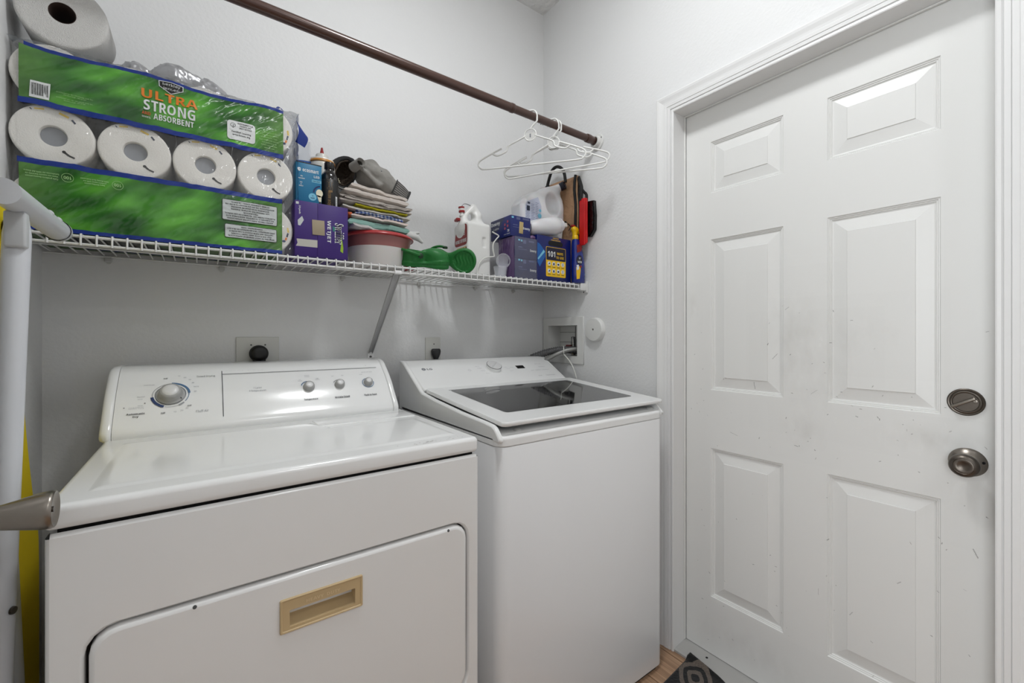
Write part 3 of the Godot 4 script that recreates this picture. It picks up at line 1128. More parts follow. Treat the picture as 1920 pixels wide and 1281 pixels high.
	text("lettering", "Automatic\nDry", 0.0155, at.call(-1.590, 0.056), mat("ink_dark", Color(0.12, 0.12, 0.14), 0.6), con, 0.036, true)
	text("lettering", "Fluff Air", 0.0075, at.call(-1.452, 0.058), ink2, con, 0.028, false)
	text("lettering", "Commercial Quality  •  Super Capacity Plus", 0.0062, at.call(-1.348, 0.2035), ink2, con, 0.098, false)
	text("lettering", "7 Cycles\n4 Temperatures", 0.018, at.call(-1.319, 0.111), ink2, con, 0.044, false)
	text("lettering", "Temperature", 0.0078, at.call(-1.178, 0.066), ink, con, 0.040, true)
	text("lettering", "Wrinkle Shield", 0.0078, at.call(-1.0845, 0.066), ink, con, 0.046, true)
	text("lettering", "Push to Start", 0.0078, at.call(-0.993, 0.066), ink, con, 0.041, true)
	text("lettering", "Whirlpool", 0.0105, at.call(-0.9845, 0.203), ink, con, 0.036, false, "Droid Serif")
	text("lettering", "Off", 0.0045, at.call(-1.5345, 0.1795), ink, con, 0.0, true)
	text("lettering", "Off", 0.0045, at.call(-1.5355, 0.0625), ink, con, 0.0, true)
	text("lettering", "Off", 0.0045, at.call(-1.4805, 0.0795), ink, con, 0.0, true)
	for l in [["Energy Preferred\nAutomatic Setting", -1.590, 0.0825, 0.0065, 0.03], ["Damp", -1.5835, 0.110, 0.0035, 0.0], ["Heavy", -1.582, 0.0905, 0.0035, 0.0], ["Normal", -1.5825, 0.118, 0.0035, 0.0], ["Cool Down", -1.568, 0.158, 0.0035, 0.022], ["70", -1.5055, 0.187, 0.0042, 0.0], ["60", -1.492, 0.180, 0.0042, 0.0], ["50", -1.481, 0.171, 0.0042, 0.0], ["40", -1.474, 0.158, 0.0042, 0.0], ["30", -1.4685, 0.125, 0.0042, 0.0], ["Touch Up", -1.4665, 0.141, 0.0065, 0.012], ["10", -1.511, 0.0635, 0.0042, 0.0], ["20", -1.497, 0.066, 0.0042, 0.0], ["30", -1.486, 0.072, 0.0042, 0.0], ["Low\nDelicate", -1.2015, 0.142, 0.0085, 0.012], ["Medium\nP. Press", -1.1785, 0.1585, 0.0085, 0.014], ["High\nCotton", -1.1495, 0.144, 0.0085, 0.012], ["Air", -1.178, 0.081, 0.004, 0.0], ["Off", -1.1015, 0.1545, 0.004, 0.0], ["On", -1.070, 0.156, 0.004, 0.0], ["End of Cycle Signal", -0.986, 0.1655, 0.0046, 0.036], ["Loud", -1.009, 0.156, 0.0036, 0.0]]:
		text("lettering", l[0], l[3], at.call(l[1], l[2]), ink2, con, l[4], false)
	# scales round the dials
	var dial := Vector2(-1.5215, 0.1215)
	for a in [[0.0375, 0.0425, PI / 2 - 0.02, 0.05, blue2], [0.0385, 0.0400, 0.05, -0.65, blue2], [0.036, 0.0425, PI + 0.15, PI * 1.5 - 0.35, blue], [0.038, 0.0388, PI / 2, PI + 0.15, ink], [0.0375, 0.0415, -0.75, -1.1, ink2], [0.0385, 0.0395, -1.1, -PI / 2 - 0.3, ink2], [0.0318, 0.0332, 0.0, -TAU, ink]]:
		st = sn(-1)
		arc2(st, map, dial, a[0], a[1], a[2], a[3])
		obj("printed_scale", st, a[4], con)
	for a in [[Vector2(-1.179, 0.1185), 0.020, 0.0225, PI / 2 + 0.1, PI - 0.25, blue2], [Vector2(-1.0855, 0.1195), 0.0185, 0.0198, PI / 2 - 0.5, PI - 0.45, ink], [Vector2(-0.992, 0.119), 0.0175, 0.0195, 0.9, TAU + 0.2, blue2]]:
		st = sn(-1)
		arc2(st, map, a[0], a[1], a[2], a[3], a[4])
		obj("printed_scale", st, a[5], con)
	patch("printed_dot", [disc2(-1.6135, 0.0885, 0.0013), disc2(-1.5735, 0.099, 0.0013)], map, ink, con)
	var grey := mat("dial_grey", Color(0.66, 0.66, 0.655), 0.4)
	var face := mat("dial_face", Color(0.86, 0.86, 0.86), 0.3)
	st = sn()
	lathe(st, frame_of(DC, dial), [Vector2(0.0305, 0), Vector2(0.0305, 0.0025), Vector2(0.0295, 0.0035), Vector2(0.0285, 0.0035), Vector2(0.0255, 0.006), Vector2(0.0235, 0.016), Vector2(0.0228, 0.021), Vector2(0.021, 0.0235), Vector2(0.0175, 0.0242)], 48, 1.2)
	var kn := obj("dial", st, grey, con)
	st = sn()
	lathe(st, frame_of(DC, dial), [Vector2(0.0176, 0.0238), Vector2(0.016, 0.0255), Vector2(0.010, 0.0268), Vector2(0, 0.0272)], 40)
	obj("dial_cap", st, face, kn)
	patch("pointer", [PackedVector2Array([dial + Vector2(0.0195, -0.0135), dial + Vector2(0.0255, -0.0205), dial + Vector2(0.0225, -0.0125)])], on_profile(DC, 0.0062), mat("ink_dark", Color.BLACK), kn)
	for p in [[Vector2(-1.179, 0.1165), 0.0165], [Vector2(-1.0855, 0.118), 0.0155], [Vector2(-0.992, 0.119), 0.0145]]:
		st = sn()
		var r: float = p[1]
		lathe(st, frame_of(DC, p[0]), [Vector2(r, 0), Vector2(r * 1.02, 0.005), Vector2(r * 0.95, 0.011), Vector2(r * 0.85, 0.0155), Vector2(r * 0.7, 0.0175), Vector2(r * 0.62, 0.0178)], 36, 1.2)
		kn = obj("dial", st, grey, con)
		st = sn()
		lathe(st, frame_of(DC, p[0]), [Vector2(r * 0.64, 0.0172), Vector2(r * 0.56, 0.0190), Vector2(r * 0.35, 0.0198), Vector2(0, 0.02)], 28)
		obj("dial_cap", st, face, kn)
	# chips and rust specks along the lid's front edge
	var specks := []
	var r2 := RandomNumberGenerator.new()
	r2.seed = 5
	for i in 26:
		var q := Vector2(r2.randf_range(-1.06, -0.98) if i < 14 else r2.randf_range(-1.10, -0.90), r2.randf_range(0.752, 0.772))
		specks.append(disc2(q.x, q.y, r2.randf_range(0.0006, 0.003), r2.randf_range(0.0004, 0.0009), 7))
	patch("rust_specks", specks, func(p: Vector2) -> Vector3: return Vector3(p.x, 0.9435, -p.y + 1.535 - 0.005), mat("rust", Color(0.33, 0.29, 0.27), 0.8), lid).set_meta("kind", "stuff")


func washer() -> void:
	var t := thing("washer", "white top-load washing machine with a dark glass lid", "washer", "", Vector3(-0.46, 0, 0.45))
	var en := white_enamel()
	var x0 := -0.8225
	var x1 := -0.1005
	var plan := func(inset: float, r: float, z1: float, y: float) -> PackedVector3Array:
		var rg := PackedVector3Array()
		for p in rect2(x0 + inset, -z1 + inset, x1 - x0 - 2 * inset, z1 - 0.09 - 2 * inset, r):
			rg.append(Vector3(p.x, y, -p.y))
		return rg
	var st := sn()
	loft(st, [plan.call(0.006, 0.03, 0.785, 0.0), plan.call(0.006, 0.03, 0.785, 0.03)])
	obj("plinth", st, mat("seam_black", Color.BLACK), t)
	st = sn()
	loft(st, [plan.call(0, 0.032, 0.791, 0.019), plan.call(0, 0.032, 0.791, 0.9002), plan.call(0.0012, 0.031, 0.791, 0.9014), plan.call(0.004, 0.03, 0.791, 0.9015)])
	obj("cabinet", st, mat("washer_paint", Color(0.885, 0.883, 0.885), 0.26, 0.0, {"coat": 0.5}), t)
	# top cover
	st = sn()
	loft(st, [plan.call(0.003, 0.03, 0.7905, 0.9005), plan.call(0.003, 0.03, 0.7905, 0.9027), plan.call(0.0, 0.032, 0.791, 0.9032), plan.call(0.0, 0.032, 0.791, 0.905), plan.call(0.0, 0.032, 0.791, 0.9205), plan.call(0.0, 0.032, 0.791, 0.922), plan.call(0.002, 0.031, 0.791, 0.927), plan.call(0.006, 0.029, 0.791, 0.9295), plan.call(0.012, 0.026, 0.791, 0.9305)])
	var low := [Vector2(0.782, 0.925), Vector2(0.775, 0.931), Vector2(0.70, 0.937), Vector2(0.32, 0.975), Vector2(0.29, 0.995), Vector2(0.138, 1.084), Vector2(0.118, 1.0935), Vector2(0.093, 1.0965), Vector2(0.09, 0.925)]
	side_loft(st, low, [x0 + 0.01, x1 - 0.01], [0.0, 0.0])
	var ear := [Vector2(0.7905, 0.915), Vector2(0.7905, 0.924), Vector2(0.784, 0.932), Vector2(0.775, 0.942), Vector2(0.766, 0.9505), Vector2(0.752, 0.9565), Vector2(0.72, 0.9595), Vector2(0.576, 0.9675), Vector2(0.40, 0.983), Vector2(0.30, 0.995), Vector2(0.283, 1.0035), Vector2(0.138, 1.0885), Vector2(0.118, 1.0985), Vector2(0.096, 1.101), Vector2(0.09, 1.095), Vector2(0.09, 0.91)]
	side_loft(st, ear, [x0, x0 + 0.0015, x0 + 0.005, x0 + 0.013], [0.005, 0.001, 0.0, 0.0])
	side_loft(st, ear, [x1 - 0.013, x1 - 0.005, x1 - 0.0015, x1], [0.0, 0.0, 0.001, 0.005])
	obj("top_cover", st, en, t)
	# lid: slopes down to the front, with a bevelled underside
	var wl := func(x: float, z: float, dy: float) -> Vector3: return Vector3(x, 0.966 + (0.8 - z) * 0.08235 + dy, z)
	var lr := func(ins: float, insz: float, r: float, dy: float) -> PackedVector3Array:
		var rg := PackedVector3Array()
		for p in rect2(-0.8075 + ins, -0.787 + insz, 0.7130 - 2 * ins, 0.787 - 0.296 - insz, r):
			rg.append(wl.call(p.x, -p.y, dy))
		return rg
	st = sn()
	loft(st, [lr.call(0.034, 0.046, 0.02, -0.027), lr.call(0.028, 0.040, 0.02, -0.027), lr.call(0.001, 0.003, 0.016, -0.0125), lr.call(0.0, 0.0, 0.016, -0.0105), lr.call(0.0, 0.0, 0.016, -0.002), lr.call(0.0015, 0.0015, 0.015, 0.0)])
	var lid := obj("lid", st, en, t)
	st = sn(-1)
	var gp := round_poly([Vector2(-0.7365, -0.7005), Vector2(-0.1605, -0.7005), Vector2(-0.1605, -0.353), Vector2(-0.7365, -0.353)], 0.014)
	flat(st, gp, func(p: Vector2) -> Vector3: return wl.call(p.x, -p.y, 0.0006))
	var gl := obj("glass", st, mat("lid_glass", Color(0.055, 0.055, 0.06), 0.03, 0.0, {"coat": 0.5}), lid)
	st = sn(-1)
	flat(st, rect2(-0.74, -0.3525, 0.583, 0.0035), func(p: Vector2) -> Vector3: return wl.call(p.x, -p.y, 0.0008))
	obj("glass_edge", st, mat("seam_black", Color.BLACK), gl)
	for x in [-0.765, -0.16]:
		st = sn()
		lathe(st, Transform3D(Basis(), Vector3(x + 0.03, 0.930, 0.752)), [Vector2(0.012, 0), Vector2(0.012, 0.005), Vector2(0.009, 0.0075), Vector2(0, 0.008)], 18)
		obj("lid_bumper", st, mat("bumper", Color(0.8, 0.8, 0.79), 0.6), t)
	# control panel
	st = sn()
	var sec := [Vector2(0.288, 0.990), Vector2(0.297, 1.0035), Vector2(0.2945, 1.0055), Vector2(0.27, 1.0142), Vector2(0.125, 1.0945), Vector2(0.115, 1.098), Vector2(0.092, 1.1005), Vector2(0.092, 1.085), Vector2(0.12, 1.083)]
	side_loft(st, sec, [-0.8095, -0.808, -0.804, -0.117, -0.113, -0.1115], [0.003, 0.0008, 0.0, 0.0, 0.0008, 0.003])
	var con := obj("control_panel", st, en, t)
	var map := on_profile(WC, 0.0008)
	var at := func(x: float, s: float) -> Callable: return func(p: Vector2) -> Vector3: return map.call(p + Vector2(x, s))
	var ink := mat("ink_mid", Color(0.50, 0.51, 0.53), 0.6)
	var ink2 := mat("ink_light", Color(0.62, 0.63, 0.65), 0.6)
	patch("emblem", [disc2(-0.7565, 0.1415, 0.0085)], map, ink, con)
	text("emblem_face", "L", 0.007, func(p: Vector2) -> Vector3: return on_profile(WC, 0.0013).call(p + Vector2(-0.7565, 0.1380)), mat("dial_face", Color.WHITE), con)
	text("lettering", "LG", 0.0115, at.call(-0.7315, 0.1355), ink, con, 0.022)
	patch("display", [PackedVector2Array([Vector2(-0.3195, 0.134), Vector2(-0.2765, 0.134), Vector2(-0.2765, 0.1105), Vector2(-0.3195, 0.1105)])], on_profile(WC, 0.001), mat("display_glass", Color(0.07, 0.07, 0.075), 0.1), con)
	for l in [["Normal", -0.512, 0.141], ["Bedding", -0.509, 0.126], ["Delicates", -0.502, 0.107], ["Perm", -0.487, 0.087], ["Towels", -0.393, 0.143], ["Allergiene", -0.377, 0.124], ["Speed Wash", -0.371, 0.111], ["Tub Clean", -0.362, 0.094], ["Water", -0.345, 0.121]]:
		text("lettering", l[0], 0.0042, at.call(l[1], l[2]), ink2, con, 0.02, false)
	for l in [["Temp.  Spin", -0.185, 0.138, 0.035], ["Wash  Rinse", -0.178, 0.113, 0.035], ["Soil   Signal   Options", -0.205, 0.088, 0.105], ["Add Item", -0.236, 0.044, 0.02], ["Start Pause", -0.175, 0.044, 0.05]]:
		text("lettering", l[0], 0.005, at.call(l[1], l[2]), ink, con, l[3], false)
	st = sn(-1)
	arc2(st, map, Vector2(-0.562, 0.118), 0.0055, 0.0065, PI / 2 + 0.4, PI / 2 - 0.4 + TAU)
	flat(st, line2(Vector2(-0.562, 0.120), Vector2(-0.562, 0.126), 0.001), map)
	obj("power_symbol", st, ink2, con)
	st = sn()
	var kx := frame_of(WC, Vector2(-0.4435, 0.1225))
	lathe(st, kx, [Vector2(0.0345, 0), Vector2(0.0345, 0.002), Vector2(0.0325, 0.003), Vector2(0.0325, 0.016), Vector2(0.0335, 0.0165)], 48)
	var kn := obj("dial", st, en, con)
	st = sn()
	lathe(st, kx, [Vector2(0.0335, 0.0165), Vector2(0.0338, 0.0178), Vector2(0.032, 0.0185)], 48)
	obj("dial_ring", st, mat("chrome", Color(0.55, 0.55, 0.55), 0.15, 1.0), kn)
	st = sn()
	lathe(st, kx, [Vector2(0.0325, 0.018), Vector2(0.0315, 0.0195), Vector2(0.02, 0.0205), Vector2(0, 0.0208)], 48)
	obj("dial_cap", st, mat("dial_cap", Color(0.84, 0.84, 0.84), 0.25), kn)
	st = sn()
	rbox(st, kx * Transform3D(Basis(Vector3.UP, 0.7), Vector3(0, 0.0208, 0)), Vector3(0.046, 0.004, 0.006), 0.0018)
	obj("dial_grip", st, mat("dial_cap", Color.WHITE), kn)


func outlets() -> void:
	var pl := mat("plate_plastic", Color(0.82, 0.82, 0.80), 0.4)
	var black := mat("black_rubber", Color(0.025, 0.025, 0.028), 0.45)
	var facing := Basis(Vector3.RIGHT, PI / 2)     # lathe axis towards the room
	var t := thing("wall_outlet", "large square white outlet plate above the dryer", "outlet", "", Vector3(-1.296, 1.137, 0))
	var st := sn()
	rb(st, Vector3(-1.3605, 1.078, 0), Vector3(-1.2315, 1.1945, 0.006), 0.0025)
	obj("plate", st, pl, t)
	for x in [-1.3165, -1.2745]:
		st = sn()
		lathe(st, Transform3D(facing, Vector3(x, 1.167, 0.0055)), [Vector2(0.003, 0), Vector2(0.0028, 0.0012), Vector2(0, 0.0015)], 10)
		obj("screw", st, mat("nail_steel", Color.WHITE), t)
	t = thing("dryer_plug", "thick round black plug in the square outlet above the dryer", "plug", "", Vector3(-1.2945, 1.136, 0.006))
	st = sn()
	lathe(st, Transform3D(facing, Vector3(-1.2945, 1.1375, 0.0062)), [Vector2(0.0285, 0), Vector2(0.0285, 0.018), Vector2(0.0268, 0.020), Vector2(0.026, 0.030), Vector2(0.022, 0.034), Vector2(0.008, 0.0355), Vector2(0, 0.0355)], 32)
	obj("body", st, black, t)
	st = sn()
	rb(st, Vector3(-1.3135, 1.085, 0.010), Vector3(-1.2755, 1.13, 0.038), 0.006)
	obj("strain_relief", st, black, t)
	st = sn()
	tube(st, curve([Vector3(-1.2945, 1.09, 0.024), Vector3(-1.294, 1.0, 0.026), Vector3(-1.29, 0.6, 0.04), Vector3(-1.28, 0.30, 0.06)]), 0.011, 10)
	obj("cord", st, black, t)
	t = thing("wall_outlet", "narrow white outlet plate between the two machines", "outlet", "", Vector3(-0.6354, 1.134, 0))
	st = sn()
	rb(st, Vector3(-0.6714, 1.076, 0), Vector3(-0.5994, 1.191, 0.006), 0.0025)
	obj("plate", st, pl, t)
	st = sn()
	lathe(st, Transform3D(facing, Vector3(-0.6315, 1.162, 0.0055)), [Vector2(0.003, 0), Vector2(0.0028, 0.0012), Vector2(0, 0.0015)], 10)
	obj("screw", st, mat("nail_steel", Color.WHITE), t)
	t = thing("washer_plug", "small grey plug in the narrow outlet behind the washer", "plug", "", Vector3(-0.628, 1.12, 0.006))
	var grey := mat("grey_rubber", Color(0.17, 0.17, 0.175), 0.5)
	st = sn()
	var rings := []
	for s in [[1.082, 0.006], [1.094, 0.0085], [1.106, 0.014], [1.118, 0.020], [1.130, 0.0225], [1.138, 0.021], [1.142, 0.016]]:
		var rg := PackedVector3Array()
		for k in 16: rg.append(Vector3(-0.6285 + cos(TAU * k / 16) * s[1], s[0], 0.0195 - sin(TAU * k / 16) * minf(s[1], 0.013)))
		rings.append(rg)
	loft(st, rings)
	obj("body", st, grey, t)
	st = sn()
	tube(st, curve([Vector3(-0.6285, 1.085, 0.019), Vector3(-0.628, 1.02, 0.019), Vector3(-0.60, 0.7, 0.03), Vector3(-0.55, 0.4, 0.05)]), 0.0045, 8)
	obj("cord", st, grey, t)


func supply_box() -> void:
	var wp := mat("box_plastic", Color(0.86, 0.86, 0.85), 0.4)
	var t := thing("supply_box", "white recessed washer supply box in the right-hand wall", "supply box", "", Vector3(0, 1.07, 0.15))
	var st := sn()
	# frame flat on the wall round the recess; v runs along z
	var fr := func(lo: Vector2, hi: Vector2, x: float) -> PackedVector3Array:
		return PackedVector3Array([Vector3(x, lo.y, lo.x), Vector3(x, lo.y, hi.x), Vector3(x, hi.y, hi.x), Vector3(x, hi.y, lo.x)])
	loft(st, [fr.call(Vector2(0.003, 1.062), Vector2(0.296, 1.29), -0.0005), fr.call(Vector2(0.003, 1.062), Vector2(0.296, 1.29), -0.004), fr.call(Vector2(0.0055, 1.0645), Vector2(0.2935, 1.2875), -0.006), fr.call(Vector2(0.046, 1.100), Vector2(0.255, 1.249), -0.006), fr.call(Vector2(0.048, 1.102), Vector2(0.253, 1.247), 0.08)], false, false, true)
	obj("frame", st, wp, t)
	st = sn()
	box(st, Vector3(0.078, 1.099, 0.047), Vector3(0.0875, 1.2495, 0.2545))
	obj("back_plate", st, wp, t)
	for y in [1.215, 1.165]:
		st = sn()
		box(st, Vector3(0.0755, y, 0.048), Vector3(0.079, y + 0.0015, 0.16))
		obj("rib", st, mat("grey_rubber", Color.WHITE), t)
	st = sn()
	box(st, Vector3(0.0755, 1.103, 0.16), Vector3(0.079, 1.246, 0.1615))
	obj("rib", st, mat("grey_rubber", Color.WHITE), t)
	t = thing("shutoff_valve", "chrome shut-off valve with a red handle inside the supply box", "valve", "", Vector3(0.045, 1.1, 0.17))
	st = sn()
	lathe(st, Transform3D(Basis(), Vector3(0.05, 1.103, 0.172)), [Vector2(0.011, 0), Vector2(0.011, 0.05), Vector2(0.0125, 0.051), Vector2(0.0125, 0.06), Vector2(0.0105, 0.061), Vector2(0.0105, 0.088), Vector2(0.0115, 0.09), Vector2(0, 0.091)], 20)
	obj("stem", st, mat("chrome", Color.WHITE), t)
	st = sn()
	rb(st, Vector3(0.028, 1.135, 0.138), Vector3(0.045, 1.153, 0.168), 0.004)
	obj("handle", st, mat("valve_red", Color(0.35, 0.04, 0.05), 0.4), t, "dark red lever handle")
	# corrugated drain hose over the supply line
	t = thing("drain_hose", "grey corrugated drain hose bending into the supply box", "hose", "", Vector3(-0.1, 1.05, 0.12))
	var pts := curve([Vector3(0.055, 1.122, 0.216), Vector3(0.01, 1.128, 0.20), Vector3(-0.045, 1.128, 0.168), Vector3(-0.10, 1.112, 0.120), Vector3(-0.155, 1.078, 0.068), Vector3(-0.17, 1.02, 0.052), Vector3(-0.165, 0.90, 0.055)], 22)
	var rad := []
	for i in pts.size(): rad.append(0.0165 + 0.0022 * (1.0 if i % 3 == 0 else -0.6))
	st = sn()
	tube(st, pts, rad, 16)
	obj("corrugated_tube", st, mat("hose_grey", Color(0.33, 0.33, 0.335), 0.45), t)
	t = thing("supply_hose", "smooth grey supply hose with a metal nut, tied beside the drain hose", "hose", "", Vector3(-0.1, 1.05, 0.2))
	st = sn()
	tube(st, curve([Vector3(0.03, 1.131, 0.243), Vector3(-0.005, 1.134, 0.232), Vector3(-0.05, 1.122, 0.205), Vector3(-0.095, 1.095, 0.168), Vector3(-0.122, 1.05, 0.10), Vector3(-0.13, 0.98, 0.062), Vector3(-0.13, 0.85, 0.055)], 8), 0.0095, 12)
	obj("hose_line", st, mat("hose_silver", Color(0.56, 0.56, 0.55), 0.35, 0.3), t)
	st = sn()
	lathe(st, Transform3D(turn(Vector3(-1, 0.05, -0.3)), Vector3(0.042, 1.130, 0.2425)), [Vector2(0.0, 0), Vector2(0.0095, 0), Vector2(0.0095, 0.016), Vector2(0.008, 0.018), Vector2(0, 0.018)], 6)
	obj("nut", st, mat("chrome", Color.WHITE), t)
	t = thing("cable_tie", "white cable tie round the hoses, its tail hanging down", "cable tie", "", Vector3(-0.03, 1.1, 0.19))
	st = sn()
	var tie := []
	var c := Vector3(-0.034, 1.1245, 0.190)
	var ax := Vector3(-0.75, 0.02, -0.62).normalized()
	var bx := ax.cross(Vector3.UP).normalized()
	for k in 25:
		var a := TAU * k / 24.0
		tie.append(c + Vector3.UP * sin(a) * 0.0235 + bx * cos(a) * 0.034)
	tube(st, tie, 0.0022, 6, false)
	obj("loop", st, mat("nylon", Color(0.86, 0.86, 0.84), 0.4), t)
	st = sn()
	tube(st, curve([Vector3(-0.047, 1.108, 0.208), Vector3(-0.035, 1.085, 0.225), Vector3(-0.026, 1.055, 0.243), Vector3(-0.024, 1.025, 0.258), Vector3(-0.022, 0.995, 0.268)], 6), [0.004] + range(22).map(func(_i): return 0.0032) + [0.0032, 0.002], 6)
	obj("tail", st, mat("nylon", Color.WHITE), t)
	t = thing("wall_disc", "round white disc with a centre screw beside the supply box", "alarm", "", Vector3(0, 1.225, 0.36))
	st = sn()
	var out := Basis(Vector3(0, 0, 1), PI / 2)
	lathe(st, Transform3D(out, Vector3(-0.0005, 1.2265, 0.372)), [Vector2(0.055, 0), Vector2(0.055, 0.004), Vector2(0.053, 0.018), Vector2(0.050, 0.0215), Vector2(0.044, 0.0225), Vector2(0.005, 0.0225), Vector2(0.005, 0.0205), Vector2(0, 0.0205)], 48, 0.6)
	obj("cover", st, wp, t)
	st = sn()
	lathe(st, Transform3D(out, Vector3(-0.0207, 1.2265, 0.372)), [Vector2(0.0042, 0), Vector2(0.0035, 0.0015), Vector2(0, 0.002)], 14)
	obj("screw", st, mat("nickel_dark", Color.WHITE), t)


# ------------------------------------------------------------------ shelf, rod, hangers, ironing board

func wire_shelf() -> void:
	var t := thing("wire_shelf", "long white coated wire shelf across the back wall", "shelf", "", Vector3(-0.9, 1.43, 0.15))
	var m := mat("wire_white", Color(0.86, 0.86, 0.855), 0.35)
	var y := DECK - 0.0022
	var st := sn()
	tube(st, [Vector3(0, y - 0.004, 0.006), Vector3(0, y, 0.3045), Vector3(0, y - 0.0012, 0.3085), Vector3(0, y - 0.005, 0.3095), Vector3(0, 1.4115, 0.3095)], 0.0022, 6)
	st.generate_normals()
	var wm := st.commit()
	for k in 65:
		var o := obj("wire", wm, m, t)
		o.position.x += -1.7927 + 0.02722 * k
	for r in [["front_rail", y - 0.0058, 0.306, 0.0034, -0.037], ["front_rail", 1.4145, 0.3058, 0.0034, -0.037], ["back_rail", y - 0.009, 0.009, 0.0028, -0.006], ["middle_rail", y - 0.007, 0.15, 0.0028, -0.006]]:
		st = sn()
		tube(st, [Vector3(-1.806, r[1], r[2]), Vector3(r[4], r[1], r[2])], r[3], 8)
		obj(r[0], st, m, t)
	st = sn()
	rb(st, Vector3(-0.040, 1.4075, 0.285), Vector3(-0.0005, 1.442, 0.317), 0.004)
	rb(st, Vector3(-0.008, 1.398, 0.28), Vector3(-0.0005, 1.452, 0.322), 0.003)
	var eb := obj("end_bracket", st, m, t)
	for d in [Vector3(0, 1.447, 0.301), Vector3(0, 1.402, 0.301)]:
		st = sn()
		lathe(st, Transform3D(Basis(Vector3(0, 0, 1), PI / 2), d - Vector3(0.0075, 0, 0)), [Vector2(0.0035, 0), Vector2(0.003, 0.002), Vector2(0, 0.0022)], 10)
		obj("screw", st, mat("nail_steel", Color.WHITE), eb)
	for x in [-1.675, -1.40, -1.015, -0.70, -0.42, -0.2]:
		st = sn()
		rb(st, Vector3(x - 0.008, 1.415, 0.0003), Vector3(x + 0.008, 1.4285, 0.012), 0.002)
		lathe(st, Transform3D(Basis(Vector3.RIGHT, PI / 2), Vector3(x, 1.4155, 0.002)), [Vector2(0.006, 0), Vector2(0.0055, 0.003), Vector2(0, 0.004)], 12)
		obj("wall_clip", st, mat("clip", Color(0.75, 0.75, 0.74), 0.4), t)
	# diagonal brace: a shallow channel
	st = sn()
	var a := Vector3(-0.911, 1.4185, 0.300)
	var b := Vector3(-0.9085, 1.133, 0.0045)
	var dir := (b - a).normalized()
	var nrm := Vector3.RIGHT.cross(dir).normalized()
	var ring := func(p: Vector3, w: float, d: float) -> PackedVector3Array:
		var q := PackedVector3Array()
		for c in [[-w, 0.0], [-w, d], [-w + 0.002, d], [-w + 0.002, 0.0016], [w - 0.002, 0.0016], [w - 0.002, d], [w, d], [w, 0.0]]:
			q.append(p + Vector3.RIGHT * c[0] + nrm * c[1])
		return q
	st.set_smooth_group(-1)
	var r0: PackedVector3Array = ring.call(a, 0.0125, -0.009)
	var r1: PackedVector3Array = ring.call(b, 0.0085, -0.008)
	for j in 8:
		quad(st, r0[j], r0[(j + 1) % 8], r1[(j + 1) % 8], r1[j])
		quad(st, r0[(j + 1) % 8], r0[j], r1[j], r1[(j + 1) % 8])
	st.set_smooth_group(0)
	rb(st, Vector3(-0.9195, 1.096, 0.0004), Vector3(-0.8945, 1.139, 0.003), 0.001)
	rb(st, Vector3(-0.9235, 1.4095, 0.286), Vector3(-0.8985, 1.4215, 0.3135), 0.003)
	var br := obj("brace", st, mat("brace_white", Color(0.93, 0.93, 0.93), 0.4), t, "diagonal white steel brace")
	st = sn()
	lathe(st, Transform3D(Basis(Vector3.RIGHT, PI / 2), Vector3(-0.907, 1.1145, 0.003)), [Vector2(0.005, 0), Vector2(0.0045, 0.002), Vector2(0, 0.003)], 12)
	obj("screw", st, mat("nail_steel", Color.WHITE), br)


func hanging_rod() -> void:
	var t := thing("closet_rod", "long brown tension rod across the room above the shelf", "rod", "", Vector3(-0.9, 2.09, 0.372))
	var brown := mat("rod_brown", Color(0.27, 0.17, 0.135), 0.32, 0.15, {"coat": 0.3})
	var l := Vector3(-1.809, 2.1005, 0.37)
	var r := Vector3(-0.020, 2.0795, 0.377)
	var at := func(k: float): return l.lerp(r, k)
	var st := sn()
	tube(st, [at.call(0.0), at.call(0.741)], 0.0165, 24)
	obj("outer_tube", st, brown, t)
	st = sn()
	tube(st, [at.call(0.739), at.call(0.7405), at.call(0.7475), at.call(0.749)], [0.0165, 0.0178, 0.0178, 0.0165], 24)
	obj("joint_ring", st, brown, t)
	st = sn()
	tube(st, [at.call(0.74), at.call(0.985)], 0.0150, 24)
	obj("inner_tube", st, brown, t)
	st = sn()
	tube(st, [at.call(0.972), at.call(0.974), at.call(0.985), at.call(0.988), at.call(1.0)], [0.0175, 0.0185, 0.0185, 0.0168, 0.0168], 24)
	obj("end_sleeve", st, brown, t)
	st = sn()
	lathe(st, Transform3D(Basis(Vector3(0, 0, 1), PI / 2), Vector3(-0.0003, 2.0765, 0.380)), [Vector2(0.037, 0), Vector2(0.037, 0.004), Vector2(0.035, 0.006), Vector2(0.026, 0.007), Vector2(0.0245, 0.021), Vector2(0.0235, 0.0225), Vector2(0.019, 0.0225), Vector2(0.019, 0.012), Vector2(0, 0.012)], 36, 0.6)
	var fl := obj("wall_flange", st, mat("flange_white", Color(0.85, 0.85, 0.84), 0.4), t, "white round wall flange")
	for a in [0.4, 2.5, 4.6]:
		st = sn()
		lathe(st, Transform3D(Basis(Vector3(0, 0, 1), PI / 2), Vector3(-0.0065, 2.0765 + sin(a) * 0.0305, 0.380 + cos(a) * 0.0305)), [Vector2(0.003, 0), Vector2(0.0025, 0.0012), Vector2(0, 0.0014)], 10)
		obj("screw", st, mat("nail_steel", Color.WHITE), fl)


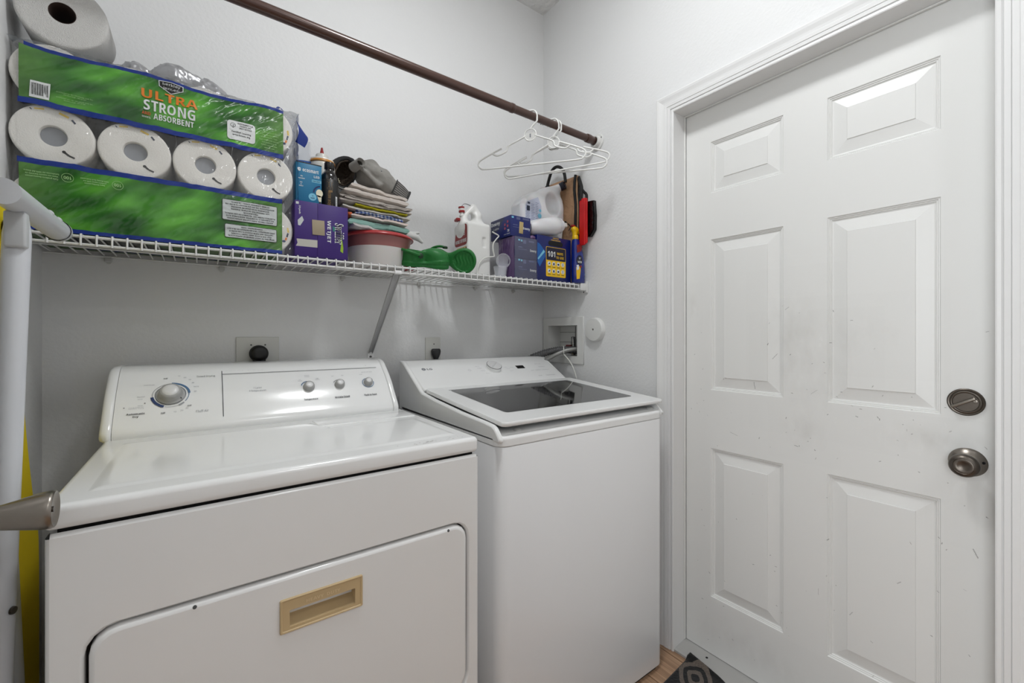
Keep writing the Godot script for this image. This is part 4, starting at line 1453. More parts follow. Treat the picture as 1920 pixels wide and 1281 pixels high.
func hangers() -> void:
	var m := mat("hanger_white", Color(0.90, 0.90, 0.89), 0.3)
	var t := thing("clothes_hanger", "white plastic hanger on the brown rod, the one farthest from the white flange", "hanger", "white plastic hangers", Vector3.ZERO)
	var st := sn()
	var loop := []
	for p in [[0.0, 1.889], [0.10, 1.889], [0.190, 1.8895], [0.210, 1.894], [0.221, 1.908], [0.217, 1.924], [0.200, 1.9345], [0.162, 1.951], [0.120, 1.9675]]: loop.append(Vector3(p[0], p[1], 0))
	var all := []
	for i in range(loop.size() - 1, 0, -1): all.append(loop[i] * Vector3(-1, 1, 1))
	all.append_array(loop)
	tube(st, curve(all, 4), 0.0037, 8)
	for s in [-1.0, 1.0]:
		tube(st, curve([Vector3(s * 0.020, 2.006, 0), Vector3(s * 0.055, 1.9915, 0), Vector3(s * 0.088, 1.977, 0), Vector3(s * 0.0955, 1.968, 0), Vector3(s * 0.098, 1.957, 0), Vector3(s * 0.108, 1.9495, 0), Vector3(s * 0.135, 1.9405, 0), Vector3(s * 0.150, 1.9435, 0), Vector3(s * 0.160, 1.9515, 0)], 4), 0.0036, 8)
	obj("frame", st, m, t)
	st = sn()
	var ring := []
	for k in 25: ring.append(Vector3(cos(TAU * k / 24) * 0.024, 2.010 + sin(TAU * k / 24) * 0.024, 0))
	tube(st, ring, 0.0026, 8, false)
	obj("size_ring", st, m, t)
	st = sn()
	extrude(st, round_poly([Vector2(-0.020, 2.018), Vector2(-0.0255, 1.994), Vector2(-0.017, 1.984), Vector2(0.017, 1.984), Vector2(0.0255, 1.994), Vector2(0.020, 2.018)], 0.006), Transform3D(), -0.0006, 0.0006)
	obj("size_tag", st, mat("hanger_tag", Color(0.80, 0.80, 0.79), 0.45), t)
	patch("size_mark", [rect2(-0.0028, 1.999, 0.0056, 0.015)], plane(Vector3(0, 0, 0.0012), Vector3.RIGHT, Vector3.UP), mat("ink_mid", Color.WHITE), t)
	patch("size_mark", [rect2(-0.0028, 1.999, 0.0056, 0.015)], plane(Vector3(0, 0, -0.0012), Vector3.LEFT, Vector3.UP), mat("ink_mid", Color.WHITE), t)
	st = sn()
	tube(st, curve([Vector3(0, 2.032, 0), Vector3(0.006, 2.041, 0), Vector3(0.0255, 2.061, 0), Vector3(0.0275, 2.070, 0), Vector3(0.0265, 2.090, 0), Vector3(0.018, 2.1045, 0), Vector3(0.004, 2.1075, 0), Vector3(-0.011, 2.1035, 0), Vector3(-0.018, 2.092, 0), Vector3(-0.0185, 2.08, 0)], 5), 0.0036, 8)
	obj("hook", st, m, t)
	var put := func(o: Node3D, x: float, yaw: float, roll: float, dy: float):
		var u := Vector3(sin(yaw), 0, cos(yaw))
		var b := Basis(u, Vector3.UP, u.cross(Vector3.UP))
		var pivot := Vector3(x, 2.09, 0.3735)
		o.transform = Transform3D(Basis(), pivot) * Transform3D(b, Vector3.ZERO) * Transform3D(Basis(Vector3(0, 0, 1), roll), Vector3.ZERO) * Transform3D(Basis(), Vector3(-0.006, -2.09 + dy, 0))
	put.call(t, -0.378, 0.68, 0.0, 0.0)
	var d := t.duplicate()
	d.name = numbered("clothes_hanger")
	add_child(d)
	d.set_meta("label", "white plastic hanger tilted up to the right, nearer of the crossed pair by the flange")
	put.call(d, -0.262, 0.70, 0.085, 0.0)
	d = t.duplicate()
	d.name = numbered("clothes_hanger")
	add_child(d)
	d.set_meta("label", "white plastic hanger hanging level, farther of the crossed pair by the flange")
	put.call(d, -0.246, 0.62, -0.03, -0.002)


func ironing_board() -> void:
	var t := thing("ironing_board", "ironing board with yellow cover and white tube legs, standing folded against the left wall", "ironing board", "", Vector3(-1.76, 0, 0.55))
	var yellow := mat("yellow_cover", Color(0.93, 0.83, 0.05), 0.7, 0.0, {"bump": ["cloth", 8.0, 0.03]})
	var white := mat("leg_white", Color(0.82, 0.83, 0.85), 0.32)
	# the board, nose up, seen along its narrow side
	var st := sn()
	var out := PackedVector2Array()
	var far := curve([Vector2(0.236, 0.03), Vector2(0.236, 0.37), Vector2(0.240, 0.72), Vector2(0.280, 0.83), Vector2(0.339, 1.03), Vector2(0.369, 1.23), Vector2(0.401, 1.43), Vector2(0.426, 1.473), Vector2(0.47, 1.500)], 4)
	for p in far: out.append(p)
	for p in [Vector2(0.56, 1.50), Vector2(0.63, 1.40), Vector2(0.66, 1.2), Vector2(0.68, 0.9), Vector2(0.685, 0.5), Vector2(0.685, 0.03)]: out.append(p)
	var xf := Transform3D(Basis(Vector3(0, 0, 1), Vector3.UP, Vector3(-1, 0, 0)), Vector3(-1.765, 0, 0))
	extrude(st, out, xf, 0.001, 0.024, true)
	extrude(st, Geometry2D.offset_polygon(out, -0.004)[0], xf, 0.0, 0.0245, true)
	obj("board", st, yellow, t, "yellow fabric cover of the board")
	# grey grip of the leg catch
	st = sn()
	tube(st, curve([Vector3(-1.752, 1.425, 0.475), Vector3(-1.750, 1.36, 0.47), Vector3(-1.750, 1.25, 0.465), Vector3(-1.752, 1.17, 0.46)], 5), [0.010, 0.013, 0.014, 0.014, 0.013, 0.013, 0.013, 0.013, 0.013, 0.013, 0.013, 0.013, 0.013, 0.012, 0.011, 0.009], 10)
	obj("catch_grip", st, mat("grip_grey", Color(0.10, 0.11, 0.115), 0.6), t, "dark grey grip")
	# horizontal foot with rounded end caps
	st = sn()
	tube(st, [Vector3(-1.703, 1.4235, 0.408), Vector3(-1.703, 1.4235, 0.72)], 0.0205, 24)
	var foot := obj("foot_tube", st, white, t)
	st = sn()
	lathe(st, Transform3D(Basis(Vector3.RIGHT, -PI / 2), Vector3(-1.703, 1.4235, 0.414)), [Vector2(0.0225, 0), Vector2(0.0225, 0.012), Vector2(0.019, 0.017), Vector2(0.011, 0.019), Vector2(0, 0.0195)], 28)
	obj("foot_cap", st, mat("cap_white", Color(0.78, 0.79, 0.80), 0.45), foot)
	for z in [0.475, 0.535]:
		st = sn()
		lathe(st, Transform3D(turn(Vector3(0.75, 0.55, 0)), Vector3(-1.703, 1.4235, z) + Vector3(0.75, 0.55, 0).normalized() * 0.019), [Vector2(0.006, 0), Vector2(0.0055, 0.002), Vector2(0.003, 0.0035), Vector2(0, 0.004)], 16)
		obj("rivet", st, mat("cap_white", Color.WHITE), foot)
	# leg tubes, slightly flattened
	st = sn()
	tube(st, [Vector3(-1.706, 1.402, 0.640), Vector3(-1.706, 1.37, 0.642), Vector3(-1.706, 0.9, 0.703), Vector3(-1.706, 0.50, 0.752), Vector3(-1.706, 0.02, 0.811)], [0.013, 0.0170, 0.0170, 0.0170, 0.0170], 24)
	var leg := obj("leg", st, white, t)
	st = sn()
	rb(st, Vector3(-1.716, 1.345, 0.648), Vector3(-1.690, 1.405, 0.668), 0.004)
	obj("leg_bracket", st, mat("cap_white", Color.WHITE), leg)
	st = sn()
	lathe(st, Transform3D(turn(Vector3(0.8, 0, 0.4)), Vector3(-1.691, 0.775, 0.728)), [Vector2(0.006, 0), Vector2(0.0055, 0.003), Vector2(0.002, 0.0045), Vector2(0, 0.004)], 14)
	obj("rivet", st, mat("nickel_dark", Color.WHITE), leg)
	st = sn()
	tube(st, [Vector3(-1.722, 0.95, 0.655), Vector3(-1.722, 0.60, 0.607), Vector3(-1.722, 0.02, 0.53)], 0.0165, 20)
	obj("leg", st, white, t)


# ------------------------------------------------------------------ what stands on the shelf

func leaf_tex() -> ImageTexture:
	# the printed foliage of the paper towel wrapper
	var im := Image.create(640, 176, false, Image.FORMAT_RGB8)
	var n := FastNoiseLite.new()
	n.seed = 9
	n.frequency = 0.0075
	n.fractal_octaves = 2
	var e := FastNoiseLite.new()
	e.seed = 31
	e.noise_type = FastNoiseLite.TYPE_CELLULAR
	e.cellular_return_type = FastNoiseLite.RETURN_CELL_VALUE
	e.frequency = 0.006
	for y in 176:
		for x in 640:
			var u := (x * 0.88 - y * 0.47) * 0.55
			var v := (x * 0.47 + y * 0.88) * 1.5
			var g := 0.52 + 0.85 * n.get_noise_2d(u, v) + 0.10 * e.get_noise_2d(u * 0.9 + 90, v * 0.5)
			g = clampf(g, 0, 1)
			var c := Color(0.07, 0.30, 0.04).lerp(Color(0.36, 0.66, 0.20), g)
			var edge := maxf(smoothstep(500, 640, x), 1.0 - smoothstep(0, 110, x))
			im.set_pixel(x, y, c.lerp(Color(0.33, 0.47, 0.22), edge * 0.65))
	return ImageTexture.create_from_image(im)


func pack_skin(x: float, y: float) -> float:
	# how far the wrapper's front stands off, with slanting creases
	var n: FastNoiseLite = bumps["skin"]
	var u := x * 0.80 + y * 0.60
	var v := -x * 0.60 + y * 0.80
	return 0.2880 + 0.0042 * n.get_noise_2d(u * 500.0, v * 1500.0) + 0.0011 * n.get_noise_2d(u * 900.0 + 50.0, v * 4200.0) + 0.0009 * (0.4 - absf(n.get_noise_2d(u * 700.0 + 900.0, v * 7000.0)))


func towel_pack() -> void:
	var n := FastNoiseLite.new()
	n.seed = 17
	n.frequency = 0.012
	bumps["skin"] = n
	var t := thing("paper_towel_pack", "big green and clear wrapped pack of paper towels on the wire shelf", "paper towels", "", Vector3(-1.515, DECK, 0.15))
	var paper := mat("roll_paper", Color(0.88, 0.87, 0.85), 0.9, 0.0, {"bump": ["cloth", 5.0, 0.06]})
	var axis := Basis(Vector3.RIGHT, PI / 2)
	var r := 0.0712
	var st := sn()
	lathe(st, Transform3D(axis, Vector3.ZERO), [Vector2(0.023, 0.0), Vector2(r - 0.006, 0.0), Vector2(r, 0.008), Vector2(r, 0.262), Vector2(r - 0.0012, 0.2662), Vector2(r - 0.003, 0.2682), Vector2(r - 0.006, 0.2685), Vector2(0.05, 0.2685), Vector2(0.028, 0.2685), Vector2(0.0245, 0.2675), Vector2(0.023, 0.264), Vector2(0.0225, 0.0)], 44)
	st.generate_normals()
	var rm := st.commit()
	st = sn()
	lathe(st, Transform3D(axis, Vector3.ZERO), [Vector2(0.0225, 0.259), Vector2(0.010, 0.2575), Vector2(0, 0.258)], 24)
	st.generate_normals()
	var cm := st.commit()
	for j in 3:
		for i in 4:
			var p := Vector3(-1.7345 + 0.1446 * i, [DECK + 0.0725, 1.6665, 1.8065][j], 0.011)
			var o := obj("paper_roll", rm, paper, t)
			o.position += p
			var c := obj("core_end", cm, mat("film_grey", Color(0.52, 0.53, 0.55), 0.35), o, "grey film over the core")
			c.position = Vector3.ZERO
	# printed bands
	var green := mat("wrapper_green", Color.WHITE, 0.24, 0.0, {"tex": leaf_tex(), "coat": 0.45})
	var blue := mat("wrapper_blue", Color(0.0, 0.16, 0.50), 0.3)
	var top_y := func(x: float) -> float: return 1.8655 + 0.0045 * sin(x * 23.0) + 0.0020 * n.get_noise_2d(x * 1500.0, 5.0)
	var band := func(called: String, yb: Callable, yt: Callable, x0: float, x1: float, m: Material, nv: int, lift: float) -> MeshInstance3D:
		var s := sn()
		grid(s, 150, nv, func(u: float, v: float) -> Vector3:
			var x := lerpf(x0, x1, u)
			var y := lerpf(yb.call(x), yt.call(x), v)
			return Vector3(x, y, pack_skin(x, y) + lift))
		return obj(called, s, m, t)
	var wob := func(k: float) -> Callable: return func(x: float) -> float: return k + 0.0030 * n.get_noise_2d(x * 1100.0 + 300.0 * k, k * 900.0)
	var up := func(f: Callable, d: float) -> Callable: return func(x: float) -> float: return f.call(x) + d
	var b1: Callable = wob.call(1.7262)
	var b2: Callable = wob.call(1.6045)
	band.call("green_band", up.call(b1, 0.0128), up.call(top_y, -0.008), -1.7865, -1.2575, green, 30, 0.0)
	band.call("blue_stripe", b1, up.call(b1, 0.013), -1.7885, -1.2575, blue, 4, 0.0002)
	band.call("blue_stripe", up.call(top_y, -0.0082), top_y, -1.7790, -1.2575, blue, 3, 0.0002)
	band.call("green_band", wob.call(DECK + 0.010), up.call(b2, -0.012), -1.7865, -1.2605, green, 30, 0.0)
	band.call("blue_stripe", up.call(b2, -0.0125), b2, -1.7895, -1.2605, blue, 4, 0.0002)
	band.call("blue_stripe", func(_x): return DECK + 0.001, wob.call(DECK + 0.0105), -1.7865, -1.2605, blue, 3, 0.0002)
	# underside, seen through the wires
	st = sn(-1)
	flat(st, rect2(-1.79, 0.02, 0.53, 0.262), func(p: Vector2) -> Vector3: return Vector3(p.x, DECK + 0.0008, p.y))
	var un := obj("underside", st, mat("wrapper_under", Color(0.20, 0.33, 0.13), 0.4), t)
	var below := func(p: Vector2) -> Vector3: return Vector3(p.x, DECK + 0.0004, p.y)
	st = sn(-1)
	var rr := RandomNumberGenerator.new()
	rr.seed = 4
	for i in 14: flat(st, rect2(-1.72 + i * 0.032, 0.035 + rr.randf_range(0, 0.01), 0.03, 0.045 + rr.randf_range(-0.01, 0.012)), below)
	obj("blue_print", st, mat("wrapper_navy", Color(0.03, 0.08, 0.28), 0.4), un)
	patch("black_print", [PackedVector2Array([Vector2(-1.73, 0.11), Vector2(-1.60, 0.10), Vector2(-1.52, 0.17), Vector2(-1.60, 0.25), Vector2(-1.72, 0.24)])], func(p: Vector2) -> Vector3: return Vector3(p.x, DECK + 0.0003, p.y), mat("print_black", Color(0.03, 0.03, 0.03), 0.4), un)
	# clear film over front, top and right end
	var film := mat("clear_film", Color(1, 1, 1), 0.10, 0.0, {"alpha": 0.03})
	st = sn()
	grid(st, 170, 60, func(u: float, v: float) -> Vector3:
		var x := lerpf(-1.806, -1.214, u)
		var y := lerpf(DECK + 0.001, 1.866, v)
		var dx := maxf(absf(x + 1.511) - 0.272, 0.0)
		return Vector3(x, y, pack_skin(x, y) - 0.0022 + 0.0022 * n.get_noise_2d((x + y) * 2000.0, (y - x) * 5500.0) + 0.0010 * n.get_noise_2d((x + y) * 9000.0, (y - x) * 14000.0) - dx * dx * 70.0))
	obj("film_front", st, film, t)
	st = sn()
	grid(st, 90, 24, func(u: float, v: float) -> Vector3:
		var x := lerpf(-1.806, -1.214, u)
		var z := lerpf(0.286, 0.012, v)
		return Vector3(x, 1.872 + 0.007 * sin(v * PI) + 0.005 * n.get_noise_2d(x * 3000.0, z * 5000.0), z))
	obj("film_top", st, mat("milky_film", Color(0.72, 0.75, 0.78), 0.2, 0.0, {"alpha": 0.45}), t)
	st = sn()
	grid(st, 20, 40, func(u: float, v: float) -> Vector3:
		var z := lerpf(0.284, 0.012, u)
		var y := lerpf(DECK + 0.002, 1.872, v)
		return Vector3(-1.216 + 0.005 * n.get_noise_2d(z * 6000.0, y * 3000.0), y, z))
	obj("film_end", st, mat("end_film", Color(0.15, 0.28, 0.55), 0.2, 0.0, {"alpha": 0.6}), t)
	# torn blue ends of the wrapper
	st = sn()
	grid(st, 8, 10, func(u: float, v: float) -> Vector3: return Vector3(-1.224 + 0.030 * u + 0.010 * sin(v * 3.0), lerpf(1.790, 1.858, v) - 0.026 * u * v * v - 0.004 * u, 0.278 - 0.02 * u))
	grid(st, 4, 8, func(u: float, v: float) -> Vector3: return Vector3(-1.2215 + 0.006 * u, lerpf(1.752, 1.828, v), 0.286 - 0.03 * u))
	grid(st, 3, 10, func(u: float, v: float) -> Vector3: return Vector3(-1.279 + 0.022 * v + 0.006 * u, 1.8755 + 0.018 * sin(v * 2.6) - 0.003 * u, 0.255))
	grid(st, 4, 14, func(u: float, v: float) -> Vector3: return Vector3(-1.224 + 0.010 * u, lerpf(1.45, 1.56, v), 0.275 - 0.08 * u))
	obj("torn_flap", st, blue, t)
	# lettering
	var white := mat("print_white", Color(0.85, 0.86, 0.86), 0.4)
	var orange := mat("print_orange", Color(0.86, 0.47, 0.10), 0.4)
	var pale := mat("print_pale", Color(0.62, 0.78, 0.52), 0.4)
	var black := mat("print_black", Color.BLACK)
	var skin := func(x: float, y: float, lift: float) -> Callable: return func(p: Vector2) -> Vector3: return Vector3(x + p.x, y + p.y, pack_skin(x + p.x, y + p.y) + lift + 0.0008)
	var turned := func(x: float, y: float, lift: float) -> Callable: return func(p: Vector2) -> Vector3: return Vector3(x - p.x, y - p.y, pack_skin(x - p.x, y - p.y) + lift + 0.0008)
	text("lettering", "ULTRA", 0.0225, skin.call(-1.5200, 1.8060, 0.0012), orange, t, 0.115)
	text("lettering", "STRONG", 0.0265, skin.call(-1.5205, 1.7750, 0.0012), white, t, 0.105)
	text("lettering", "ABSORBENT", 0.0150, skin.call(-1.5125, 1.7555, 0.0012), white, t, 0.083)
	text("lettering", "AND", 0.0085, skin.call(-1.5680, 1.7620, 0.0012), mat("print_rust", Color(0.70, 0.28, 0.06), 0.4), t, 0.017)
	text("lettering", "towels", 0.0055, skin.call(-1.5680, 1.7545, 0.0012), white, t, 0.0165, false)
	var hex := PackedVector2Array([Vector2(-0.0255, 0.011), Vector2(-0.0245, -0.004), Vector2(0, -0.019), Vector2(0.0255, -0.004), Vector2(0.0255, 0.009), Vector2(0, 0.0125)])
	patch("emblem_border", [hex], skin.call(-1.5185, 1.8485, 0.0012), white, t)
	patch("emblem", [Geometry2D.offset_polygon(hex, -0.0016)[0]], skin.call(-1.5185, 1.8485, 0.0016), black, t)
	text("lettering", "berkley\njensen", 0.0190, skin.call(-1.5175, 1.8375, 0.0021), white, t, 0.036, false)
	# barcode
	patch("barcode_label", [PackedVector2Array([Vector2(-0.016, 0.021), Vector2(0.016, 0.021), Vector2(0.0135, -0.017), Vector2(-0.018, -0.017)])], skin.call(-1.7525, 1.7600, 0.0010), white, t)
	var bars := []
	for i in 22: bars.append(rect2(-0.0145 + i * 0.00128, -0.011, 0.0003 + 0.0006 * ((i * 7) % 3) / 2.0, 0.027))
	patch("barcode", bars, skin.call(-1.7530, 1.7600, 0.0014), black, t)
	for l in [["Distributed by: BJ's Wholesale Club, Inc.\nWestborough, MA 01581", -1.6965, 1.7615], ["Distribuido por: BJ's Wholesale Club, Inc.\nWestborough, MA 01581", -1.6965, 1.7495]]:
		text("small_print", l[0], 0.0075, skin.call(l[1], l[2], 0.001), pale, t, 0.062, false)
	# sourcing label
	patch("sourcing_label", [rect2(-0.0335, -0.0265, 0.067, 0.053, 0.008)], skin.call(-1.3630, 1.7755, 0.0010), white, t)
	text("small_print", "SUSTAINABLE\nFORESTRY\nINITIATIVE", 0.0165, skin.call(-1.3535, 1.7815, 0.0015), black, t, 0.037)
	text("small_print", "Certified Sourcing\nwww.forests.org", 0.014, skin.call(-1.3630, 1.7600, 0.0015), black, t, 0.046)
	st = sn(-1)
	arc2(st, skin.call(-1.3830, 1.7895, 0.0015), Vector2.ZERO, 0.0052, 0.0062, 0.0, TAU)
	flat(st, line2(Vector2(0, -0.009), Vector2(0, 0.003), 0.0010), skin.call(-1.3830, 1.7895, 0.0015))
	flat(st, line2(Vector2(0, -0.002), Vector2(0.0035, 0.0015), 0.0009), skin.call(-1.3830, 1.7895, 0.0015))
	obj("tree_mark", st, black, t)
	text("small_print", "This product is certified\nto the sourcing standard\nof the initiative. Paper\nfrom responsible sources.\nEste producto es de\nfuentes responsables.\nwww.bjs.com", 0.050, skin.call(-1.2940, 1.7440, 0.0010), pale, t, 0.050, false)
	# notices, upside down on the lower band
	for l in [[-1.3410, 1.5505, 0.135, 0.058, "ADVERTENCIA: PARA EVITAR SITUACIONES\nPELIGROSAS O DE ASFIXIA, MANTENGA ESTE\nPLASTICO FUERA DEL ALCANCE DE LOS NIÑOS.\nPRECAUCION:\nLOS PRODUCTOS DE PAPEL PUEDEN\nQUEMARSE SI SE USAN DE MANERA\nINAPROPIADA EN UN MICROONDAS O EN UN\nHORNO CONVENCIONAL CALIENTE."], [-1.3385, 1.4925, 0.128, 0.039, "WARNING: TO AVOID DANGER OF SUFFOCATION,\nKEEP THIS PLASTIC AWAY FROM CHILDREN.\nCAUTION: ANY PAPER PRODUCTS CAN BURN IF\nUSED IMPROPERLY IN A MICROWAVE OR IN A HOT\nCONVENTIONAL OVEN."]]:
		patch("notice_border", [rect2(-l[2] / 2, -l[3] / 2, l[2], l[3], 0.004)], turned.call(l[0], l[1], 0.0010), black, t)
		patch("notice_field", [rect2(-l[2] / 2 + 0.0013, -l[3] / 2 + 0.0013, l[2] - 0.0026, l[3] - 0.0026, 0.003)], turned.call(l[0], l[1], 0.0014), mat("print_grey", Color(0.74, 0.76, 0.76), 0.4), t)
		text("small_print", l[4], l[3] - 0.009, turned.call(l[0], l[1] + l[3] / 2 - 0.0045, 0.0019), black, t, l[2] - 0.012)
	for x in [-1.7088, -1.6215]:
		st = sn(-1)
		arc2(st, turned.call(x, 1.5705, 0.001), Vector2.ZERO, 0.0095, 0.0103, 0, TAU)
		obj("seal", st, pale, t)
		text("small_print", "100", 0.007, turned.call(x, 1.5740, 0.001), pale, t, 0.0135)
	text("small_print", "Cada producto Berkley Jensen\nviene con nuestra Garantía de\nSatisfacción del 100% del dinero", 0.0150, turned.call(-1.7505, 1.5760, 0.001), pale, t, 0.056)
	text("small_print", "Every Berkley Jensen\nproduct comes with our\n100% Money Back Guarantee", 0.0150, turned.call(-1.6625, 1.5775, 0.001), pale, t, 0.050)
	# printed motifs on the roll ends: an inch mark, a crayon
	for k in 4:
		var c := Vector2(-1.7345 + 0.1446 * k, 1.6665)
		var ends := func(p: Vector2) -> Vector3: return Vector3(c.x + p.x, c.y + p.y, 0.2800)
		patch("ink_mark", [line2(Vector2(0.018, -0.034), Vector2(0.026, -0.041), 0.0045), line2(Vector2(0.026, -0.041), Vector2(0.036, -0.045), 0.004), disc2(0.018, -0.034, 0.0035, 0.0035, 9)], ends, mat("print_charcoal", Color(0.16, 0.16, 0.16), 0.7), t)
		patch("ink_mark", [line2(Vector2(0.010, 0.0555), Vector2(0.026, 0.049), 0.005), line2(Vector2(-0.030, 0.055), Vector2(-0.014, 0.0575), 0.0035)], ends, mat("print_yellow", Color(0.87, 0.75, 0.33), 0.7), t)
		patch("ink_mark", [line2(Vector2(0.031, 0.0455), Vector2(0.037, 0.0375), 0.004), line2(Vector2(-0.034, 0.051), Vector2(-0.037, 0.0545), 0.002)], ends, mat("print_slate", Color(0.20, 0.23, 0.30), 0.7), t)
	for y in [1.8065, DECK + 0.0725]:
		var e2 := func(p: Vector2) -> Vector3: return Vector3(-1.3007 + p.x, y + p.y, 0.2800)
		patch("ink_mark", [line2(Vector2(0.056, 0.010), Vector2(0.058, -0.004), 0.005)], e2, mat("print_yellow", Color.WHITE), t)
		patch("ink_mark", [line2(Vector2(0.057, -0.006), Vector2(0.054, -0.018), 0.0045)], e2, mat("print_slate", Color.WHITE), t)
		patch("ink_mark", [line2(Vector2(0.053, -0.020), Vector2(0.050, -0.028), 0.005)], e2, mat("print_orange", Color.WHITE), t)
		patch("ink_mark", [disc2(0.046, -0.031, 0.005, 0.0035, 9)], e2, mat("print_navy", Color(0.08, 0.16, 0.36), 0.7), t)


func shelf_left() -> void:
	# one loose roll and a silver bag on top of the pack
	var t := thing("paper_towel_roll", "single white paper roll lying on top of the green pack by the left wall", "paper towels", "", Vector3(-1.719, 1.877, 0.23))
	var c := Vector3(-1.719, 1.9585, 0.165)
	var axis := Basis(Vector3.RIGHT, PI / 2)
	var st := sn()
	var pr := [Vector2(0.023, 0.0), Vector2(0.075, 0.0), Vector2(0.080, 0.004), Vector2(0.080, 0.110), Vector2(0.0785, 0.1145), Vector2(0.075, 0.1165)]
	for k in 12: pr.append(Vector2(0.072 - k * 0.004, 0.1165 + 0.0006 * (k % 2)))
	pr.append(Vector2(0.0235, 0.116))
	lathe(st, Transform3D(axis, c), pr, 56, 1.2)
	obj("paper", st, mat("roll_paper_raw", Color(0.80, 0.795, 0.785), 0.95, 0.0, {"bump": ["cloth", 7.0, 0.12]}), t)
	st = sn()
	lathe(st, Transform3D(axis, c), [Vector2(0.0235, 0.1165), Vector2(0.0225, 0.1165), Vector2(0.0222, 0.1), Vector2(0.0222, 0.001), Vector2(0.0235, 0.0)], 36)
	obj("core", st, mat("card_brown", Color(0.22, 0.155, 0.13), 0.9), t, "brown cardboard core")
	t = thing("silver_bag", "crumpled silver plastic bag behind the top of the green pack", "bag", "", Vector3(-1.52, 1.877, 0.13))
	var n := FastNoiseLite.new()
	n.seed = 23
	n.frequency = 1.0
	var f := func(p: Vector3) -> float:
		var d := smin(smin(d_ell(p, Vector3(-1.515, 1.905, 0.13), Vector3(0.062, 0.078, 0.07)), d_ell(p, Vector3(-1.452, 1.90, 0.125), Vector3(0.075, 0.072, 0.06)), 0.02), d_ell(p, Vector3(-1.602, 1.90, 0.12), Vector3(0.042, 0.066, 0.05)), 0.012)
		d += 0.016 * (absf(n.get_noise_3d(p.x * 17.0 + p.y * 9, p.y * 13.0, p.z * 15.0)) - 0.25) + 0.004 * absf(n.get_noise_3d(p.x * 60.0, p.y * 50.0 + p.x * 30, p.z * 60.0))
		return smax(d, 1.8775 - p.y, 0.004)
	st = sn()
	sdf(st, f, Vector3(-1.665, 1.866, 0.03), Vector3(-1.362, 2.005, 0.225), 0.0045)
	obj("film", st, mat("silver_film", Color(0.68, 0.68, 0.69), 0.34, 0.7), t)
	# cleaning pad box
	t = thing("pad_box", "purple wet mop pad box with torn tan tape on the shelf", "box", "", Vector3(-1.15, DECK, 0.2))
	var purple := mat("box_purple", Color(0.20, 0.075, 0.42), 0.45)
	st = sn()
	rb(st, Vector3(-1.2275, DECK + 0.0004, 0.10), Vector3(-1.0740, 1.6095, 0.2935), 0.0012, 1)
	obj("carton", st, purple, t)
	st = sn()
	rb(st, Vector3(-1.1635, DECK + 0.0006, 0.293), Vector3(-1.0735, 1.609, 0.2952), 0.0008, 1)
	obj("flap", st, purple, t)
	var down := func(x: float, y: float, z: float) -> Callable: return plane(Vector3(x, y, z), Vector3(0, -1, 0), Vector3(1, 0, 0))
	var front := func(x: float, y: float, z: float) -> Callable: return plane(Vector3(x, y, z), Vector3.RIGHT, Vector3.UP)
	var white := mat("print_white", Color.WHITE)
	text("lettering", "WETJET", 0.0135, down.call(-1.1385, 1.5255, 0.2957), white, t, 0.070)
	text("lettering", "Swiffer", 0.0285, down.call(-1.1135, 1.5225, 0.2959), white, t, 0.066, true, "Droid Serif")
	text("lettering", "Swiffer", 0.0225, down.call(-1.1110, 1.5225, 0.2963), mat("print_navy_dark", Color(0.07, 0.05, 0.16), 0.5), t, 0.060, true, "Droid Serif")
	patch("green_swoosh", [PackedVector2Array([Vector2(-1.0975, 1.521), Vector2(-1.0905, 1.50), Vector2(-1.0875, 1.478), Vector2(-1.0885, 1.462), Vector2(-1.097, 1.468), Vector2(-1.0945, 1.49)])], front.call(0, 0, 0.2956), mat("print_lime", Color(0.55, 0.68, 0.10), 0.5), t)
	patch("leaf_print", [PackedVector2Array([Vector2(-1.1200, 1.545), Vector2(-1.1110, 1.540), Vector2(-1.1120, 1.531), Vector2(-1.1190, 1.527)])], front.call(0, 0, 0.2956), mat("print_teal", Color(0.13, 0.45, 0.42), 0.5), t)
	text("lettering", "24 pads", 0.0065, down.call(-1.2175, 1.581, 0.2939), white, t, 0.026)
	patch("pad_picture", [PackedVector2Array([Vector2(-1.2195, 1.549), Vector2(-1.2075, 1.563), Vector2(-1.2025, 1.551), Vector2(-1.2125, 1.533), Vector2(-1.2185, 1.534)])], front.call(0, 0, 0.2939), mat("print_grey", Color.WHITE), t)
	patch("corner_print", [rect2(-1.2245, 1.5975, 0.008, 0.0075)], front.call(0, 0, 0.2939), mat("print_grey", Color.WHITE), t)
	st = sn()
	rbox(st, Transform3D(Basis(Vector3(0, 0, 1), 0.03), Vector3(-1.1615, 1.5335, 0.2957)), Vector3(0.036, 0.046, 0.0008), 0.0004, 1)
	obj("tape", st, mat("tape_tan", Color(0.60, 0.55, 0.46), 0.6), t, "torn piece of tan tape")
	patch("peeled_strip", [PackedVector2Array([Vector2(-1.2225, 1.4925), Vector2(-1.1640, 1.4945), Vector2(-1.1640, 1.4715), Vector2(-1.2245, 1.4705), Vector2(-1.2200, 1.480)])], front.call(0, 0, 0.2940), mat("card_white", Color(0.72, 0.71, 0.68), 0.8), t)
	# bulb box
	t = thing("bulb_box", "small turquoise light bulb box standing on the purple box", "box", "", Vector3(-1.184, 1.61, 0.245))
	st = sn()
	rb(st, Vector3(-1.2205, 1.6098, 0.212), Vector3(-1.1470, 1.7370, 0.270), 0.001, 1)
	obj("carton", st, mat("box_turquoise", Color(0.02, 0.42, 0.58), 0.4), t)
	patch("edge_print", [rect2(-1.2205, 1.7335, 0.0735, 0.0032)], front.call(0, 0, 0.2703), mat("print_black", Color.BLACK), t)
	text("lettering", "ecosmart", 0.0105, front.call(-1.1790, 1.7075, 0.2704), white, t, 0.046)
